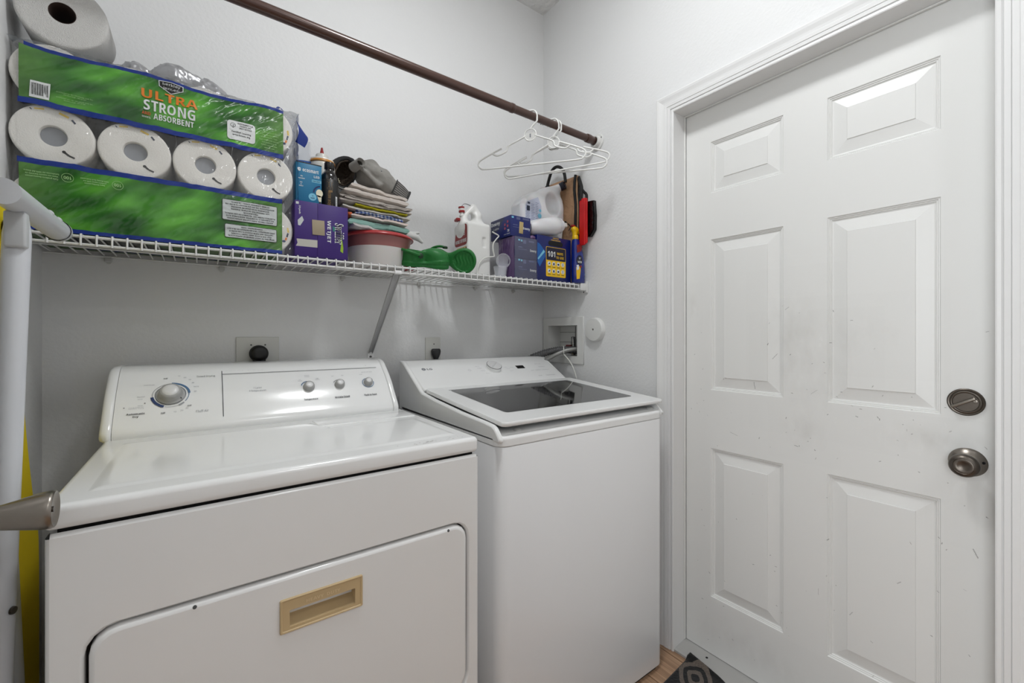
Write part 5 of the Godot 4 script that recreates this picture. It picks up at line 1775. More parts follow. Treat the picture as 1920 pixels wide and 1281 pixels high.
	text("lettering", "LED", 0.0070, front.call(-1.1615, 1.6935, 0.2704), white, t, 0.0165)
	text("lettering", "60w\nequivalent", 0.0125, front.call(-1.2045, 1.6825, 0.2704), white, t, 0.018)
	text("lettering", "USES\n7w\nENERGY", 0.0145, front.call(-1.2060, 1.6605, 0.2704), white, t, 0.012)
	patch("e_mark", [disc2(-1.2115, 1.7125, 0.0055)], front.call(0, 0, 0.2703), white, t)
	patch("e_mark", [rect2(-1.2115, 1.7118, 0.006, 0.0016)], front.call(0, 0, 0.2706), mat("box_turquoise", Color.WHITE), t)
	patch("pale_field", [rect2(-1.1755, 1.6790, 0.0275, 0.0085)], front.call(0, 0, 0.2703), mat("print_sky", Color(0.45, 0.72, 0.82), 0.5), t)
	text("lettering", "DAYLIGHT", 0.0042, front.call(-1.1620, 1.6812, 0.2707), mat("print_navy", Color.WHITE), t, 0.022)
	st = sn(-1)
	arc2(st, front.call(-1.1480, 1.6480, 0.2704), Vector2.ZERO, 0.0195, 0.0245, PI * 0.55, PI * 1.0)
	obj("arc_print", st, mat("print_navy", Color.WHITE), t)
	patch("bulb_picture", [disc2(-1.1535, 1.6480, 0.0100, 0.0125), PackedVector2Array([Vector2(-1.1610, 1.642), Vector2(-1.1475, 1.639), Vector2(-1.1480, 1.620), Vector2(-1.1545, 1.620)])].slice(0, 2), front.call(0, 0, 0.2705), mat("print_cream", Color(0.86, 0.84, 0.74), 0.5), t)
	patch("bulb_cap_picture", [rect2(-1.1545, 1.6150, 0.0065, 0.0065)], front.call(0, 0, 0.2706), mat("print_charcoal", Color.WHITE), t)
	patch("seal", [disc2(-1.1735, 1.6330, 0.0115)], front.call(0, 0, 0.2704), mat("print_sky", Color.WHITE), t)
	text("lettering", "13\nYEARS", 0.011, front.call(-1.1735, 1.6275, 0.2708), mat("print_navy", Color.WHITE), t, 0.012)
	# dark bottle
	t = thing("amber_bottle", "small dark amber bottle with a black label beside the turquoise box", "bottle", "", Vector3(-1.1175, 1.61, 0.24))
	var bx := Transform3D(Basis(), Vector3(-1.1165, 1.6098, 0.2385))
	var amber := mat("amber_glass", Color(0.055, 0.022, 0.015), 0.12, 0.0, {"coat": 0.6})
	st = sn()
	lathe(st, bx, [Vector2(0, 0), Vector2(0.025, 0), Vector2(0.0272, 0.003), Vector2(0.0272, 0.094), Vector2(0.0262, 0.104), Vector2(0.022, 0.115), Vector2(0.016, 0.123), Vector2(0.0138, 0.128), Vector2(0.0138, 0.132)], 36)
	obj("body", st, amber, t)
	st = sn()
	lathe(st, bx, [Vector2(0.0150, 0.131), Vector2(0.0156, 0.132), Vector2(0.0156, 0.150), Vector2(0.0145, 0.1525), Vector2(0, 0.153)], 32)
	obj("cap", st, mat("cap_dark", Color(0.05, 0.03, 0.028), 0.3), t)
	st = sn()
	lathe(st, bx, [Vector2(0.0272, 0.004), Vector2(0.0276, 0.0045), Vector2(0.0276, 0.0925), Vector2(0.0272, 0.093)], 36)
	var lb := obj("label", st, mat("label_black", Color(0.055, 0.055, 0.06), 0.45), t)
	var wrap := func(p: Vector2) -> Vector3: return bx * Vector3(sin(p.x / 0.0279) * 0.0279, p.y, cos(p.x / 0.0279) * 0.0279)
	var gold := mat("print_gold", Color(0.48, 0.37, 0.20), 0.45)
	st = sn(-1)
	for y in [0.0895, 0.083, 0.064, 0.060, 0.012, 0.008]: flat(st, rect2(-0.014, y, 0.019, 0.0008), wrap)
	for y in [0.078, 0.072, 0.067]: flat(st, rect2(-0.009, y, 0.011, 0.0026), wrap)
	flat(st, rect2(-0.009, 0.050, 0.012, 0.0065), wrap)
	obj("gold_print", st, gold, lb)
	var turn_text := func(p: Vector2) -> Vector3: return wrap.call(Vector2(-0.002 - p.y, 0.030 + p.x))
	text("lettering", "FOR MEN", 0.0085, turn_text, gold, lb, 0.042)
	patch("barcode_label", [rect2(0.0135, 0.006, 0.0075, 0.034)], wrap, white, lb)
	var bars := []
	for i in 9: bars.append(rect2(0.0145, 0.009 + i * 0.0031, 0.0038, 0.0007 + 0.0009 * (i % 2)))
	patch("barcode", bars, func(p: Vector2) -> Vector3: return bx * Vector3(sin(p.x / 0.0282) * 0.0282, p.y, cos(p.x / 0.0282) * 0.0282), mat("print_black", Color.BLACK), lb)
	# glue bottle
	t = thing("glue_bottle", "white wide glue bottle with a pointed red tip behind the dark bottle", "bottle", "", Vector3(-1.122, 1.61, 0.157))
	bx = Transform3D(Basis(), Vector3(-1.122, 1.6098, 0.157))
	st = sn()
	lathe(st, bx, [Vector2(0, 0), Vector2(0.038, 0), Vector2(0.0415, 0.004), Vector2(0.0415, 0.16), Vector2(0.0400, 0.170), Vector2(0.0375, 0.173)], 40)
	obj("body", st, mat("bottle_white", Color(0.84, 0.83, 0.80), 0.35), t)
	st = sn()
	lathe(st, bx, [Vector2(0.0376, 0.1715), Vector2(0.0425, 0.1735), Vector2(0.0418, 0.178), Vector2(0.0395, 0.181)], 40)
	obj("gold_ring", st, mat("ring_gold", Color(0.72, 0.48, 0.16), 0.4), t)
	st = sn()
	lathe(st, bx, [Vector2(0.0396, 0.1798), Vector2(0.0380, 0.1855), Vector2(0.027, 0.190), Vector2(0.0205, 0.1915), Vector2(0.0195, 0.2035), Vector2(0.0180, 0.2055), Vector2(0.007, 0.2065)], 40, 0.6)
	obj("cap", st, mat("cap_cream", Color(0.86, 0.85, 0.82), 0.35), t)
	st = sn()
	lathe(st, bx, [Vector2(0.0065, 0.2055), Vector2(0.0063, 0.212), Vector2(0.0032, 0.228), Vector2(0.0025, 0.2305), Vector2(0, 0.231)], 20)
	obj("nozzle", st, mat("nozzle_red", Color(0.62, 0.05, 0.07), 0.4), t, "pointed red nozzle")
	patch("print", [rect2(0.022, 0.140, 0.007, 0.010)], func(p: Vector2) -> Vector3: return bx * Vector3(sin(p.x / 0.042) * 0.0420, p.y, cos(p.x / 0.042) * 0.0420), mat("print_black", Color.BLACK), t)
	# refill pouch
	t = thing("refill_pouch", "clear refill pouch with a blue printed label beside the glue bottle", "pouch", "", Vector3(-1.19, 1.61, 0.15))
	st = sn()
	var sk := func(u: float, v: float, s: float) -> Vector3: return Vector3(lerpf(-1.213, -1.150 - 0.012 * v, u), lerpf(1.6102, 1.832, v) + 0.012 * u * v, 0.1825 - 0.012 * u + s * (0.010 * sqrt(maxf(0.0, (1.0 - absf(2 * u - 1)) * (1.0 - v))) + 0.0006))
	grid(st, 12, 20, func(u: float, v: float) -> Vector3: return sk.call(u, v, 1.0))
	grid(st, 12, 20, func(u: float, v: float) -> Vector3: return sk.call(u, v, -1.0), true)
	obj("film", st, mat("pouch_film", Color(0.80, 0.82, 0.85), 0.2, 0.0, {"alpha": 0.35}), t)
	st = sn()
	grid(st, 12, 4, func(u: float, v: float) -> Vector3: return sk.call(0.12 + 0.88 * u, lerpf(0.625, 0.72, v), 1.12))
	obj("label", st, mat("label_blue", Color(0.06, 0.28, 0.56), 0.4), t)
	text("lettering", "refresh", 0.0125, func(p: Vector2) -> Vector3: return Vector3(-1.2035 + p.x, 1.7535 + p.y + p.x * 0.05, 0.1935 - 0.19 * p.x), white, t, 0.062, true, "Droid Sans", 0.0)


func cloth(called: String, x0: float, x1: float, yl: float, yr: float, thick: float, z0: float, z1: float, layers: int, m: Material, parent: Node3D, seed_: int) -> MeshInstance3D:
	# a folded cloth: soft layers whose rounded edges show
	var n := FastNoiseLite.new()
	n.seed = seed_
	n.frequency = 1.0
	var st := sn()
	var lt := thick / layers
	for k in layers:
		var rings := []
		var ax := x0 + 0.012 * n.get_noise_2d(k * 7.3, 1.0) * (1.0 if k else 0.0)
		var bx := x1 + 0.010 * n.get_noise_2d(k * 5.1, 9.0)
		for j in 11:
			var z := lerpf(z0, z1 + 0.006 * n.get_noise_2d(k * 3.7, 33.0), j / 10.0)
			var round_z := 1.0 if j > 0 and j < 10 else 0.45
			var ring := PackedVector3Array()
			var y_at := func(x: float) -> float:
				return lerpf(yl, yr, (x - x0) / (x1 - x0)) + lt * (k + 0.5) + 0.0055 * n.get_noise_2d(x * 14.0 + k * 0.45, z * 9.0) + 0.0016 * n.get_noise_2d(x * 60.0 + k * 11.0, z * 40.0)
			var h := lt * 0.49 * round_z
			for i in 29:
				var x := lerpf(ax + h, bx - h, i / 28.0)
				ring.append(Vector3(x, y_at.call(x) - h, z))
			ring.append(Vector3(bx, y_at.call(bx), z))
			for i in 29:
				var x := lerpf(bx - h, ax + h, i / 28.0)
				ring.append(Vector3(x, y_at.call(x) + h, z))
			ring.append(Vector3(ax, y_at.call(ax), z))
			rings.append(ring)
		loft(st, rings)
	return obj(called, st, m, parent)


func check_tex() -> ImageTexture:
	var im := Image.create(64, 64, false, Image.FORMAT_RGB8)
	for y in 64:
		for x in 64:
			var a := 1.0 if (x / 16) % 2 == 0 else 0.0
			var b := 1.0 if (y / 16) % 2 == 0 else 0.0
			im.set_pixel(x, y, Color(0.82, 0.83, 0.84).lerp(Color(0.16, 0.27, 0.55), (a + b) * 0.5))
	return ImageTexture.create_from_image(im)


func shelf_cloths() -> void:
	# washbasin
	var c := Vector3(-0.927, DECK, 0.158)
	var t := thing("wash_basin", "round translucent white basin with a red rim, filled with folded cloths", "basin", "", c)
	var bx := Transform3D(Basis(), c)
	var st := sn()
	lathe(st, bx, [Vector2(0, 0.0005), Vector2(0.090, 0.0005), Vector2(0.0965, 0.004), Vector2(0.1045, 0.045), Vector2(0.1085, 0.070)], 64)
	obj("lower_bowl", st, mat("basin_white", Color(0.80, 0.785, 0.775), 0.35, 0.0, {"sss": 0.2}), t)
	st = sn()
	lathe(st, bx, [Vector2(0.1085, 0.070), Vector2(0.1120, 0.090), Vector2(0.1150, 0.108)], 64)
	obj("upper_bowl", st, mat("basin_pink", Color(0.56, 0.36, 0.35), 0.3), t, "dusky pink translucent upper wall")
	st = sn()
	lathe(st, bx, [Vector2(0.1148, 0.106), Vector2(0.1190, 0.1085), Vector2(0.1235, 0.1075), Vector2(0.1250, 0.1090), Vector2(0.1245, 0.1120), Vector2(0.1200, 0.1165), Vector2(0.1150, 0.1200), Vector2(0.1120, 0.118), Vector2(0.1080, 0.080), Vector2(0.100, 0.030), Vector2(0.09, 0.006), Vector2(0, 0.005)], 64)
	obj("rim", st, mat("rim_red", Color(0.66, 0.20, 0.21), 0.3), t, "red rim")
	var terry := {"bump": ["cloth", 9.0, 0.25], "rim": 0.3}
	var weave := {"bump": ["cloth", 9.0, 0.08], "rim": 0.2}
	var cream := mat("cloth_cream", Color(0.80, 0.765, 0.735), 0.95, 0.0, weave)
	var ash := mat("cloth_ash", Color(0.70, 0.67, 0.64), 0.95, 0.0, weave)
	var put := func(called: String, label: String, at: Vector3) -> Node3D: return thing(called, label, "towel", "folded cloths in the basin", at)
	var o: Node3D = put.call("folded_towel", "mint green terry towel at the bottom of the cloth stack", Vector3(-0.94, 1.568, 0.14))
	cloth("folds", -1.058, -0.838, 1.5700, 1.5660, 0.031, 0.06, 0.230, 1, mat("cloth_mint", Color(0.55, 0.70, 0.66), 0.98, 0.0, terry), o, 1)
	patch("dark_tag", [rect2(-0.965, 1.5915, 0.052, 0.005)], plane(Vector3(0, 0, 0.2335), Vector3.RIGHT, Vector3.UP), mat("print_black", Color.BLACK), o)
	o = put.call("folded_towel", "white rag squeezed under the mint towel, drooping over the rim", Vector3(-1.0, 1.56, 0.16))
	cloth("folds", -1.048, -0.925, 1.5660, 1.5480, 0.0150, 0.10, 0.262, 1, mat("cloth_white", Color(0.86, 0.85, 0.84), 0.95, 0.0, terry), o, 2)
	o = put.call("folded_towel", "thin pinkish white cloth folded on the mint towel", Vector3(-0.94, 1.60, 0.14))
	cloth("folds", -1.045, -0.838, 1.6030, 1.5990, 0.0150, 0.06, 0.227, 1, mat("cloth_pink", Color(0.85, 0.79, 0.76), 0.95, 0.0, weave), o, 3)
	st = sn()
	sdf(st, func(p: Vector3) -> float: return d_ell(p, Vector3(-1.047, 1.613, 0.205), Vector3(0.014, 0.0095, 0.02)) + 0.002 * sin(p.x * 400.0) * sin(p.z * 300.0), Vector3(-1.07, 1.595, 0.175), Vector3(-1.025, 1.63, 0.24), 0.003)
	obj("orange_corner", st, mat("cloth_orange", Color(0.72, 0.36, 0.20), 0.95, 0.0, weave), o, "orange rolled corner")
	o = put.call("folded_towel", "blue and white checked cloth in the middle of the stack", Vector3(-0.94, 1.617, 0.14))
	var chk := mat("cloth_check", Color.WHITE, 0.95, 0.0, {"tex": check_tex()})
	chk.uv1_triplanar = true
	chk.uv1_world_triplanar = true
	chk.uv1_scale = Vector3(38, 60, 38)
	cloth("folds", -1.030, -0.858, 1.6195, 1.6110, 0.0135, 0.06, 0.224, 2, chk, o, 4)
	o = put.call("folded_towel", "ribbed grey white cloth curling down at the right of the checked one", Vector3(-0.94, 1.63, 0.14))
	cloth("folds", -1.072, -0.828, 1.6335, 1.6230, 0.0110, 0.06, 0.222, 1, mat("cloth_grey", Color(0.76, 0.75, 0.72), 0.95, 0.0, weave), o, 5)
	o = put.call("folded_towel", "bright yellow cloth near the top of the stack", Vector3(-0.94, 1.643, 0.14))
	cloth("folds", -1.030, -0.836, 1.6445, 1.6345, 0.0095, 0.06, 0.223, 1, mat("cloth_yellow", Color(0.66, 0.63, 0.07), 0.95, 0.0, weave), o, 6)
	o = put.call("folded_towel", "ash coloured cloth of several layers above the yellow cloth", Vector3(-0.95, 1.653, 0.14))
	cloth("folds", -1.082, -0.826, 1.6540, 1.6420, 0.0270, 0.06, 0.224, 2, ash, o, 7)
	cloth("inner_fold", -1.066, -0.842, 1.6625, 1.6510, 0.0110, 0.07, 0.2275, 1, ash, o, 27)
	o = put.call("folded_towel", "cream cloth on top of the stack, folded over on the left", Vector3(-0.95, 1.68, 0.14))
	cloth("folds", -1.068, -0.838, 1.6820, 1.6690, 0.0250, 0.06, 0.224, 1, cream, o, 8)
	cloth("top_fold", -1.042, -0.842, 1.7080, 1.6920, 0.0200, 0.06, 0.216, 1, cream, o, 9)
	# rubber glove
	o = thing("rubber_glove", "white rubber glove with two fingers sticking out right of the basin", "glove", "", Vector3(-0.78, 1.59, 0.1))
	st = sn()
	sdf(st, func(p: Vector3) -> float: return smin(smin(d_seg(p, Vector3(-0.86, 1.6005, 0.10), Vector3(-0.795, 1.600, 0.10), 0.012, 0.0135), d_seg(p, Vector3(-0.795, 1.602, 0.10), Vector3(-0.744, 1.6155, 0.097), 0.010, 0.0055), 0.012), smin(d_seg(p, Vector3(-0.795, 1.598, 0.103), Vector3(-0.757, 1.592, 0.11), 0.0125, 0.0105), d_seg(p, Vector3(-0.757, 1.592, 0.11), Vector3(-0.7365, 1.576, 0.112), 0.0105, 0.0065), 0.008), 0.008), Vector3(-0.88, 1.56, 0.07), Vector3(-0.72, 1.63, 0.135), 0.0032)
	obj("glove_shell", st, mat("glove_white", Color(0.80, 0.80, 0.79), 0.5), o)
	# caps
	o = thing("baseball_cap", "dark charcoal cap standing on edge behind the dark bottle", "cap", "", Vector3(-1.05, 1.70, 0.12))
	var nn := FastNoiseLite.new()
	nn.seed = 3
	nn.frequency = 1.0
	var nz := Vector3(0.30, -0.25, 0.92).normalized()
	var rx := Vector3(0.86, -0.42, -0.28)
	rx = (rx - nz * rx.dot(nz)).normalized()
	var cb := Basis(rx, nz.cross(rx), nz)
	var cc := Vector3(-1.046, 1.774, 0.150)
	st = sn()
	sdf(st, func(p: Vector3) -> float:
		var s := absf(d_ell(p, Vector3.ZERO, Vector3(0.042, 0.054, 0.066))) - 0.0065 + 0.0010 * nn.get_noise_3d(p.x * 90, p.y * 90, p.z * 60)
		return smax(s, p.z - 0.010 + 0.25 * absf(p.x), 0.004), Vector3(-0.056, -0.066, -0.078), Vector3(0.056, 0.066, 0.024), 0.0042, Transform3D(cb, cc))
	obj("crown", st, mat("cap_charcoal", Color(0.19, 0.19, 0.195), 0.95, 0.0, {"bump": ["cloth", 10.0, 0.1]}), o)
	st = sn()
	sdf(st, func(p: Vector3) -> float:
		return smax(absf(d_ell(p, Vector3.ZERO, Vector3(0.033, 0.045, 0.055)) + 0.0045 * nn.get_noise_3d(p.x * 45, p.y * 45, p.z * 45)) - 0.0026, p.z - 0.006, 0.004), Vector3(-0.046, -0.056, -0.066), Vector3(0.046, 0.056, 0.016), 0.004, Transform3D(cb, cc))
	obj("lining", st, mat("lining_brown", Color(0.22, 0.18, 0.145), 0.9), o, "brown lining")
	st = sn()
	for k in 5: rbox(st, Transform3D(cb, cc) * Transform3D(Basis(Vector3(0, 0, 1), 0.5), Vector3(0.004 + 0.0065 * k, -0.026 - 0.0035 * k, -0.022)), Vector3(0.0035, 0.008, 0.002), 0.0008, 1)
	obj("label_print", st, mat("print_cream", Color(0.8, 0.8, 0.76), 0.6), o)
	st = sn()
	grid(st, 16, 10, func(u: float, v: float) -> Vector3:
		var a := lerpf(-1.25, 1.25, u)
		var q := Vector3(sin(a) * (0.045 + 0.012 * v), -0.056 * cos(a) * (1.0 - 0.1 * v) - 0.052 * v * cos(a * 0.9), 0.004 + 0.034 * v * cos(a))
		return cc + cb * q)
	grid(st, 16, 10, func(u: float, v: float) -> Vector3:
		var a := lerpf(-1.25, 1.25, u)
		var q := Vector3(sin(a) * (0.045 + 0.012 * v), -0.056 * cos(a) * (1.0 - 0.1 * v) - 0.052 * v * cos(a * 0.9) + 0.001, 0.000 + 0.034 * v * cos(a))
		return cc + cb * q, true)
	obj("brim", st, mat("cap_grey_dark", Color(0.30, 0.30, 0.305), 0.9), o)
	st = sn()
	var edge := []
	for k in 17:
		var a := lerpf(-1.25, 1.25, k / 16.0)
		edge.append(cc + cb * Vector3(sin(a) * 0.046, -0.0565 * cos(a), 0.0075))
	tube(st, edge, 0.0022, 6)
	obj("seam", st, mat("cap_seam", Color(0.62, 0.62, 0.61), 0.9), o)
	o = thing("baseball_cap", "faded grey cap with an eyelet lying on top of the cloth stack", "cap", "", Vector3(-0.93, 1.71, 0.13))
	var tilt := -0.42
	var gc := Vector3(-0.938, 1.774, 0.135)
	var gx := Transform3D(Basis(Vector3(0, 0, 1), tilt), gc)
	var faded := mat("cap_faded", Color(0.55, 0.54, 0.52), 0.95, 0.0, {"bump": ["cloth", 10.0, 0.08]})
	st = sn()
	sdf(st, func(q: Vector3) -> float:
		var cr := d_ell(q, Vector3(-0.006, 0.004, 0), Vector3(0.066, 0.046, 0.074))
		cr = smin(cr, d_seg(q, Vector3(-0.055, 0.018, 0.02), Vector3(-0.035, 0.038, 0.03), 0.014, 0.014), 0.02)
		cr = smin(cr, d_seg(q, Vector3(-0.066, -0.010, 0.055), Vector3(0.01, -0.034, 0.066), 0.0075, 0.009), 0.006)
		cr = smin(cr, d_box(q, Vector3(0.052, 0.000 - 0.10 * (q.x - 0.05), 0.0), Vector3(0.040, 0.0345 - 0.12 * maxf(q.x - 0.03, 0.0), 0.064), 0.022), 0.03)
		return cr + 0.0045 * nn.get_noise_3d(q.x * 24, q.y * 24, q.z * 16) + 0.0012 * nn.get_noise_3d(q.x * 90, q.y * 70, q.z * 40), Vector3(-0.095, -0.06, -0.09), Vector3(0.10, 0.062, 0.09), 0.0042, gx)
	obj("crown", st, faded, o)
	st = sn()
	sdf(st, func(q: Vector3) -> float:
		return d_box(q, Vector3(0.092, -0.004 - 0.10 * (q.x - 0.09), 0.0), Vector3(0.034, 0.0305 - 0.16 * (q.x - 0.07), 0.0655), 0.014), Vector3(0.045, -0.06, -0.08), Vector3(0.14, 0.05, 0.08), 0.004, gx)
	obj("brim", st, mat("cap_brim", Color(0.50, 0.49, 0.475), 0.95, 0.0, {"bump": ["cloth", 10.0, 0.08]}), o)
	for k in 7:
		st = sn()
		var y := -0.026 + 0.0078 * k
		tube(st, [gx * Vector3(0.066, y * 1.05, 0.0652), gx * Vector3(0.095, y * 0.95 - 0.003, 0.0658), gx * Vector3(0.1185, y * 0.75 - 0.006, 0.0648)], 0.0012, 5)
		obj("stitch_row", st, mat("cap_stitch", Color(0.22, 0.22, 0.22), 0.9), o)
	st = sn()
	for k in [0.063, 0.122]: tube(st, [gx * Vector3(k, -0.030 + (k - 0.06) * 0.14, 0.061), gx * Vector3(k, -0.020, 0.0655 - (k - 0.06) * 0.03), gx * Vector3(k, 0.018 - (k - 0.06) * 0.18, 0.0655 - (k - 0.06) * 0.03), gx * Vector3(k, 0.029 - (k - 0.06) * 0.22, 0.058)], 0.0022 if k < 0.1 else 0.0045, 6)
	obj("brim_edge", st, mat("cap_stitch", Color.WHITE), o)
	st = sn()
	tube(st, [Vector3(-1.022, 1.792, 0.17), Vector3(-1.008, 1.800, 0.215)], [0.0175, 0.0155], 18, false)
	tube(st, [Vector3(-1.008, 1.800, 0.215), Vector3(-1.0095, 1.7985, 0.205)], [0.0155, 0.010], 18, false)
	obj("rolled_strap", st, faded, o)
	st = sn()
	lathe(st, Transform3D(turn(Vector3(-0.05, 0.35, 0.9)), Vector3(-0.9355, 1.7880, 0.2035)), [Vector2(0.0045, 0), Vector2(0.0045, 0.003), Vector2(0.0035, 0.004), Vector2(0, 0.0035)], 16)
	obj("eyelet", st, mat("print_black", Color.BLACK), o)
	st = sn()
	rb(st, Vector3(-0.852, DECK + 0.0005, 0.165), Vector3(-0.8, 1.490, 0.225), 0.02, 4)
	var rd := single("red_pouch", st, mat("cloth_red", Color(0.60, 0.07, 0.11), 0.7), "small red bundle half hidden behind the foot of the basin", "bundle", Vector3(-0.826, DECK, 0.195))
	rd.set_meta("category", "bundle")


func clog_shape() -> Callable:
	# x towards the toe, y up, sole underneath
	return func(p: Vector3) -> float:
		var foot := smin(Vector2(p.x + 0.064, p.z).length() - 0.0325, Vector2(p.x - 0.052, p.z * 0.94 + 0.003).length() - 0.0445, 0.085)
		var waist := smoothstep(-0.02, 0.06, p.x) * 0.014 + 0.020
		var ridge := 0.0017 * smoothstep(0.0030, 0.0, absf(p.y - waist * 0.48)) + 0.0019 * smoothstep(0.0030, 0.0, absf(p.y - waist - 0.002))
		var tread := 0.0
		if p.y < 0.012 and foot < -0.007: tread = 0.0032 + 0.0022 * smoothstep(-0.2, 0.3, sin(p.x * 460.0 + 2.0 * sin(p.z * 120.0)))
		var sole := smax(foot - 0.003 + ridge, absf(p.y - waist * 0.5 - 0.002) - waist * 0.5 - 0.002 + tread, 0.007)
		var dome := smin(d_ell(p, Vector3(0.028, 0.018, 0), Vector3(0.086, 0.056, 0.058)), d_ell(p, Vector3(-0.056, 0.018, 0), Vector3(0.060, 0.064, 0.052)), 0.03)
		var upper := smax(smax(dome, foot + ridge, 0.016), 0.010 - p.y, 0.003)
		upper = smax(upper, -smax(smax(foot + 0.0075, 0.024 - p.y, 0.006), p.x - 0.012 + (p.y - 0.05) * 0.5, 0.006), 0.004)
		upper = smax(upper, p.y - 0.060 - 0.9 * maxf(p.x + 0.020, 0.0) - 0.12 * maxf(-p.x - 0.04, 0.0), 0.005)
		return smin(upper, sole, 0.003)


func shelf_middle() -> void:
	var green := mat("clog_green", Color(0.02, 0.40, 0.13), 0.5, 0.0, {"rim": 0.15})
	var st := sn()
	sdf(st, clog_shape(), Vector3(-0.112, -0.008, -0.056), Vector3(0.112, 0.096, 0.056), 0.0027)
	st.generate_normals()
	var body := st.commit()
	st = sn()
	tube(st, curve([Vector3(-0.030, 0.046, 0.0395), Vector3(-0.060, 0.053, 0.0400), Vector3(-0.090, 0.058, 0.0260), Vector3(-0.1015, 0.060, 0.0), Vector3(-0.090, 0.058, -0.0260), Vector3(-0.060, 0.053, -0.0400), Vector3(-0.030, 0.046, -0.0395)], 5), 0.0050, 10)
	st.generate_normals()
	var strap := st.commit()
	st = sn()
	for s in [-1.0, 1.0]:
		lathe(st, Transform3D(Basis(Vector3.RIGHT, s * PI / 2), Vector3(-0.032, 0.045, s * 0.0345)), [Vector2(0.010, 0), Vector2(0.010, 0.007), Vector2(0.007, 0.010), Vector2(0, 0.0105)], 20)
	st.generate_normals()
	var rivet := st.commit()
	for k in 2:
		var t := thing("foam_clog", ["green foam clog standing upright with its opening up", "green foam clog tipped on its side, dark sole facing the room"][k], "clog", "green foam clogs", Vector3.ZERO)
		obj("shoe", body, green, t)
		obj("heel_strap", strap, green, t)
		obj("strap_rivet", rivet, mat("clog_rivet", Color(0.02, 0.20, 0.07), 0.4), t)
		if k == 0:
			var x := Vector3(0.985, 0.0, 0.16).normalized()
			t.transform = Transform3D((Basis(x, 0.30) * Basis(x, Vector3.UP, x.cross(Vector3.UP))).scaled_local(Vector3(0.90, 0.98, 0.90)), Vector3(-0.782, DECK + 0.0125, 0.245))
		else:
			var y := Vector3(0.56, 0.28, -0.78).normalized()
			var x2 := Vector3(0.82, -0.10, 0.55)
			x2 = (x2 - y * x2.dot(y)).normalized()
			t.transform = Transform3D(Basis(x2, y, x2.cross(y)).scaled_local(Vector3.ONE * 0.98), Vector3(-0.668, 1.497, 0.232))
	# weed killer jug
	var jw := mat("jug_white", Color(0.87, 0.87, 0.86), 0.32)
	var t2 := thing("spray_jug", "white pest spray jug with a red label and a looped handle", "jug", "", Vector3(-0.517, DECK, 0.138))
	st = sn()
	sdf(st, func(p: Vector3) -> float:
		var b := d_box(p, Vector3(-0.5165, 1.5560, 0.1385), Vector3(0.0575, 0.1145, 0.0610), 0.012)
		var s := d_seg(p, Vector3(-0.490, 1.640, 0.1385), Vector3(-0.502, 1.700, 0.1385), 0.036, 0.026)
		s = smin(s, d_seg(p, Vector3(-0.548, 1.650, 0.1385), Vector3(-0.560, 1.692, 0.1385), 0.022, 0.014), 0.02)
		var d := smin(b, s, 0.035)
		d = smin(d, minf(d_seg(p, Vector3(-0.492, 1.715, 0.1385), Vector3(-0.512, 1.748, 0.1385), 0.021, 0.015), d_seg(p, Vector3(-0.512, 1.748, 0.1385), Vector3(-0.555, 1.702, 0.1385), 0.015, 0.012)), 0.012)
		d = smax(d, -d_seg(p, Vector3(-0.526, 1.704, 0.05), Vector3(-0.526, 1.704, 0.25), 0.0135, 0.0135), 0.008)
		# hollow for the wand on the broad side
		d = smax(d, -d_box(p, Vector3(-0.4935, 1.590, 0.2005), Vector3(0.0085, 0.021, 0.006), 0.005), 0.003)
		return d, Vector3(-0.59, 1.432, 0.068), Vector3(-0.445, 1.775, 0.209), 0.0037)
	obj("body", st, jw, t2)
	var side := func(p: Vector2) -> Vector3: return Vector3(-0.5746, p.y, p.x)
	var red := mat("label_red", Color(0.50, 0.06, 0.055), 0.4)
	patch("red_label", [round_poly([Vector2(0.090, 1.575), Vector2(0.196, 1.575), Vector2(0.196, 1.662), Vector2(0.120, 1.662), Vector2(0.095, 1.625)], 0.02)], side, red, t2)
	text("lettering", "ORTHO", 0.0135, func(p: Vector2) -> Vector3: return side.call(p + Vector2(0.150, 1.6155)) + Vector3(-0.0004, 0, 0), mat("print_white", Color.WHITE), t2, 0.055)
	text("lettering", "HOME DEFENSE", 0.0145, func(p: Vector2) -> Vector3: return side.call(p + Vector2(0.1445, 1.587)) + Vector3(-0.0004, 0, 0), mat("print_white", Color.WHITE), t2, 0.090)
	patch("cream_label", [rect2(0.105, 1.520, 0.088, 0.048, 0.008)], side, mat("print_cream_tan", Color(0.78, 0.66, 0.45), 0.5), t2)
	text("lettering", "1.1", 0.020, func(p: Vector2) -> Vector3: return side.call(p + Vector2(0.175, 1.545)) + Vector3(-0.0004, 0, 0), mat("print_black", Color.BLACK), t2)
	st = sn()
	lathe(st, Transform3D(turn(Vector3(-0.1, 1, 0.0)), Vector3(-0.5655, 1.7000, 0.1385)), [Vector2(0.011, 0), Vector2(0.012, 0.006), Vector2(0.0075, 0.010), Vector2(0.0075, 0.016), Vector2(0.0115, 0.020), Vector2(0.0115, 0.034), Vector2(0.0085, 0.037), Vector2(0, 0.0375)], 18)
	obj("spout", st, jw, t2)
	st = sn()
	lathe(st, Transform3D(turn(Vector3(-0.1, 1, 0.0)), Vector3(-0.5670, 1.7165, 0.1385)), [Vector2(0.0080, 0.0), Vector2(0.0128, 0.002), Vector2(0.0128, 0.009), Vector2(0.0085, 0.012), Vector2(0.0085, 0.016), Vector2(0.0128, 0.019), Vector2(0.0128, 0.025), Vector2(0.0, 0.0265)], 18)
	obj("cap", st, mat("cap_red", Color(0.55, 0.03, 0.05), 0.35), t2, "red cap")
	st = sn()
	rbox(st, Transform3D(Basis(Vector3.UP, -0.2), Vector3(-0.583, 1.6865, 0.128)), Vector3(0.018, 0.012, 0.034), 0.004)
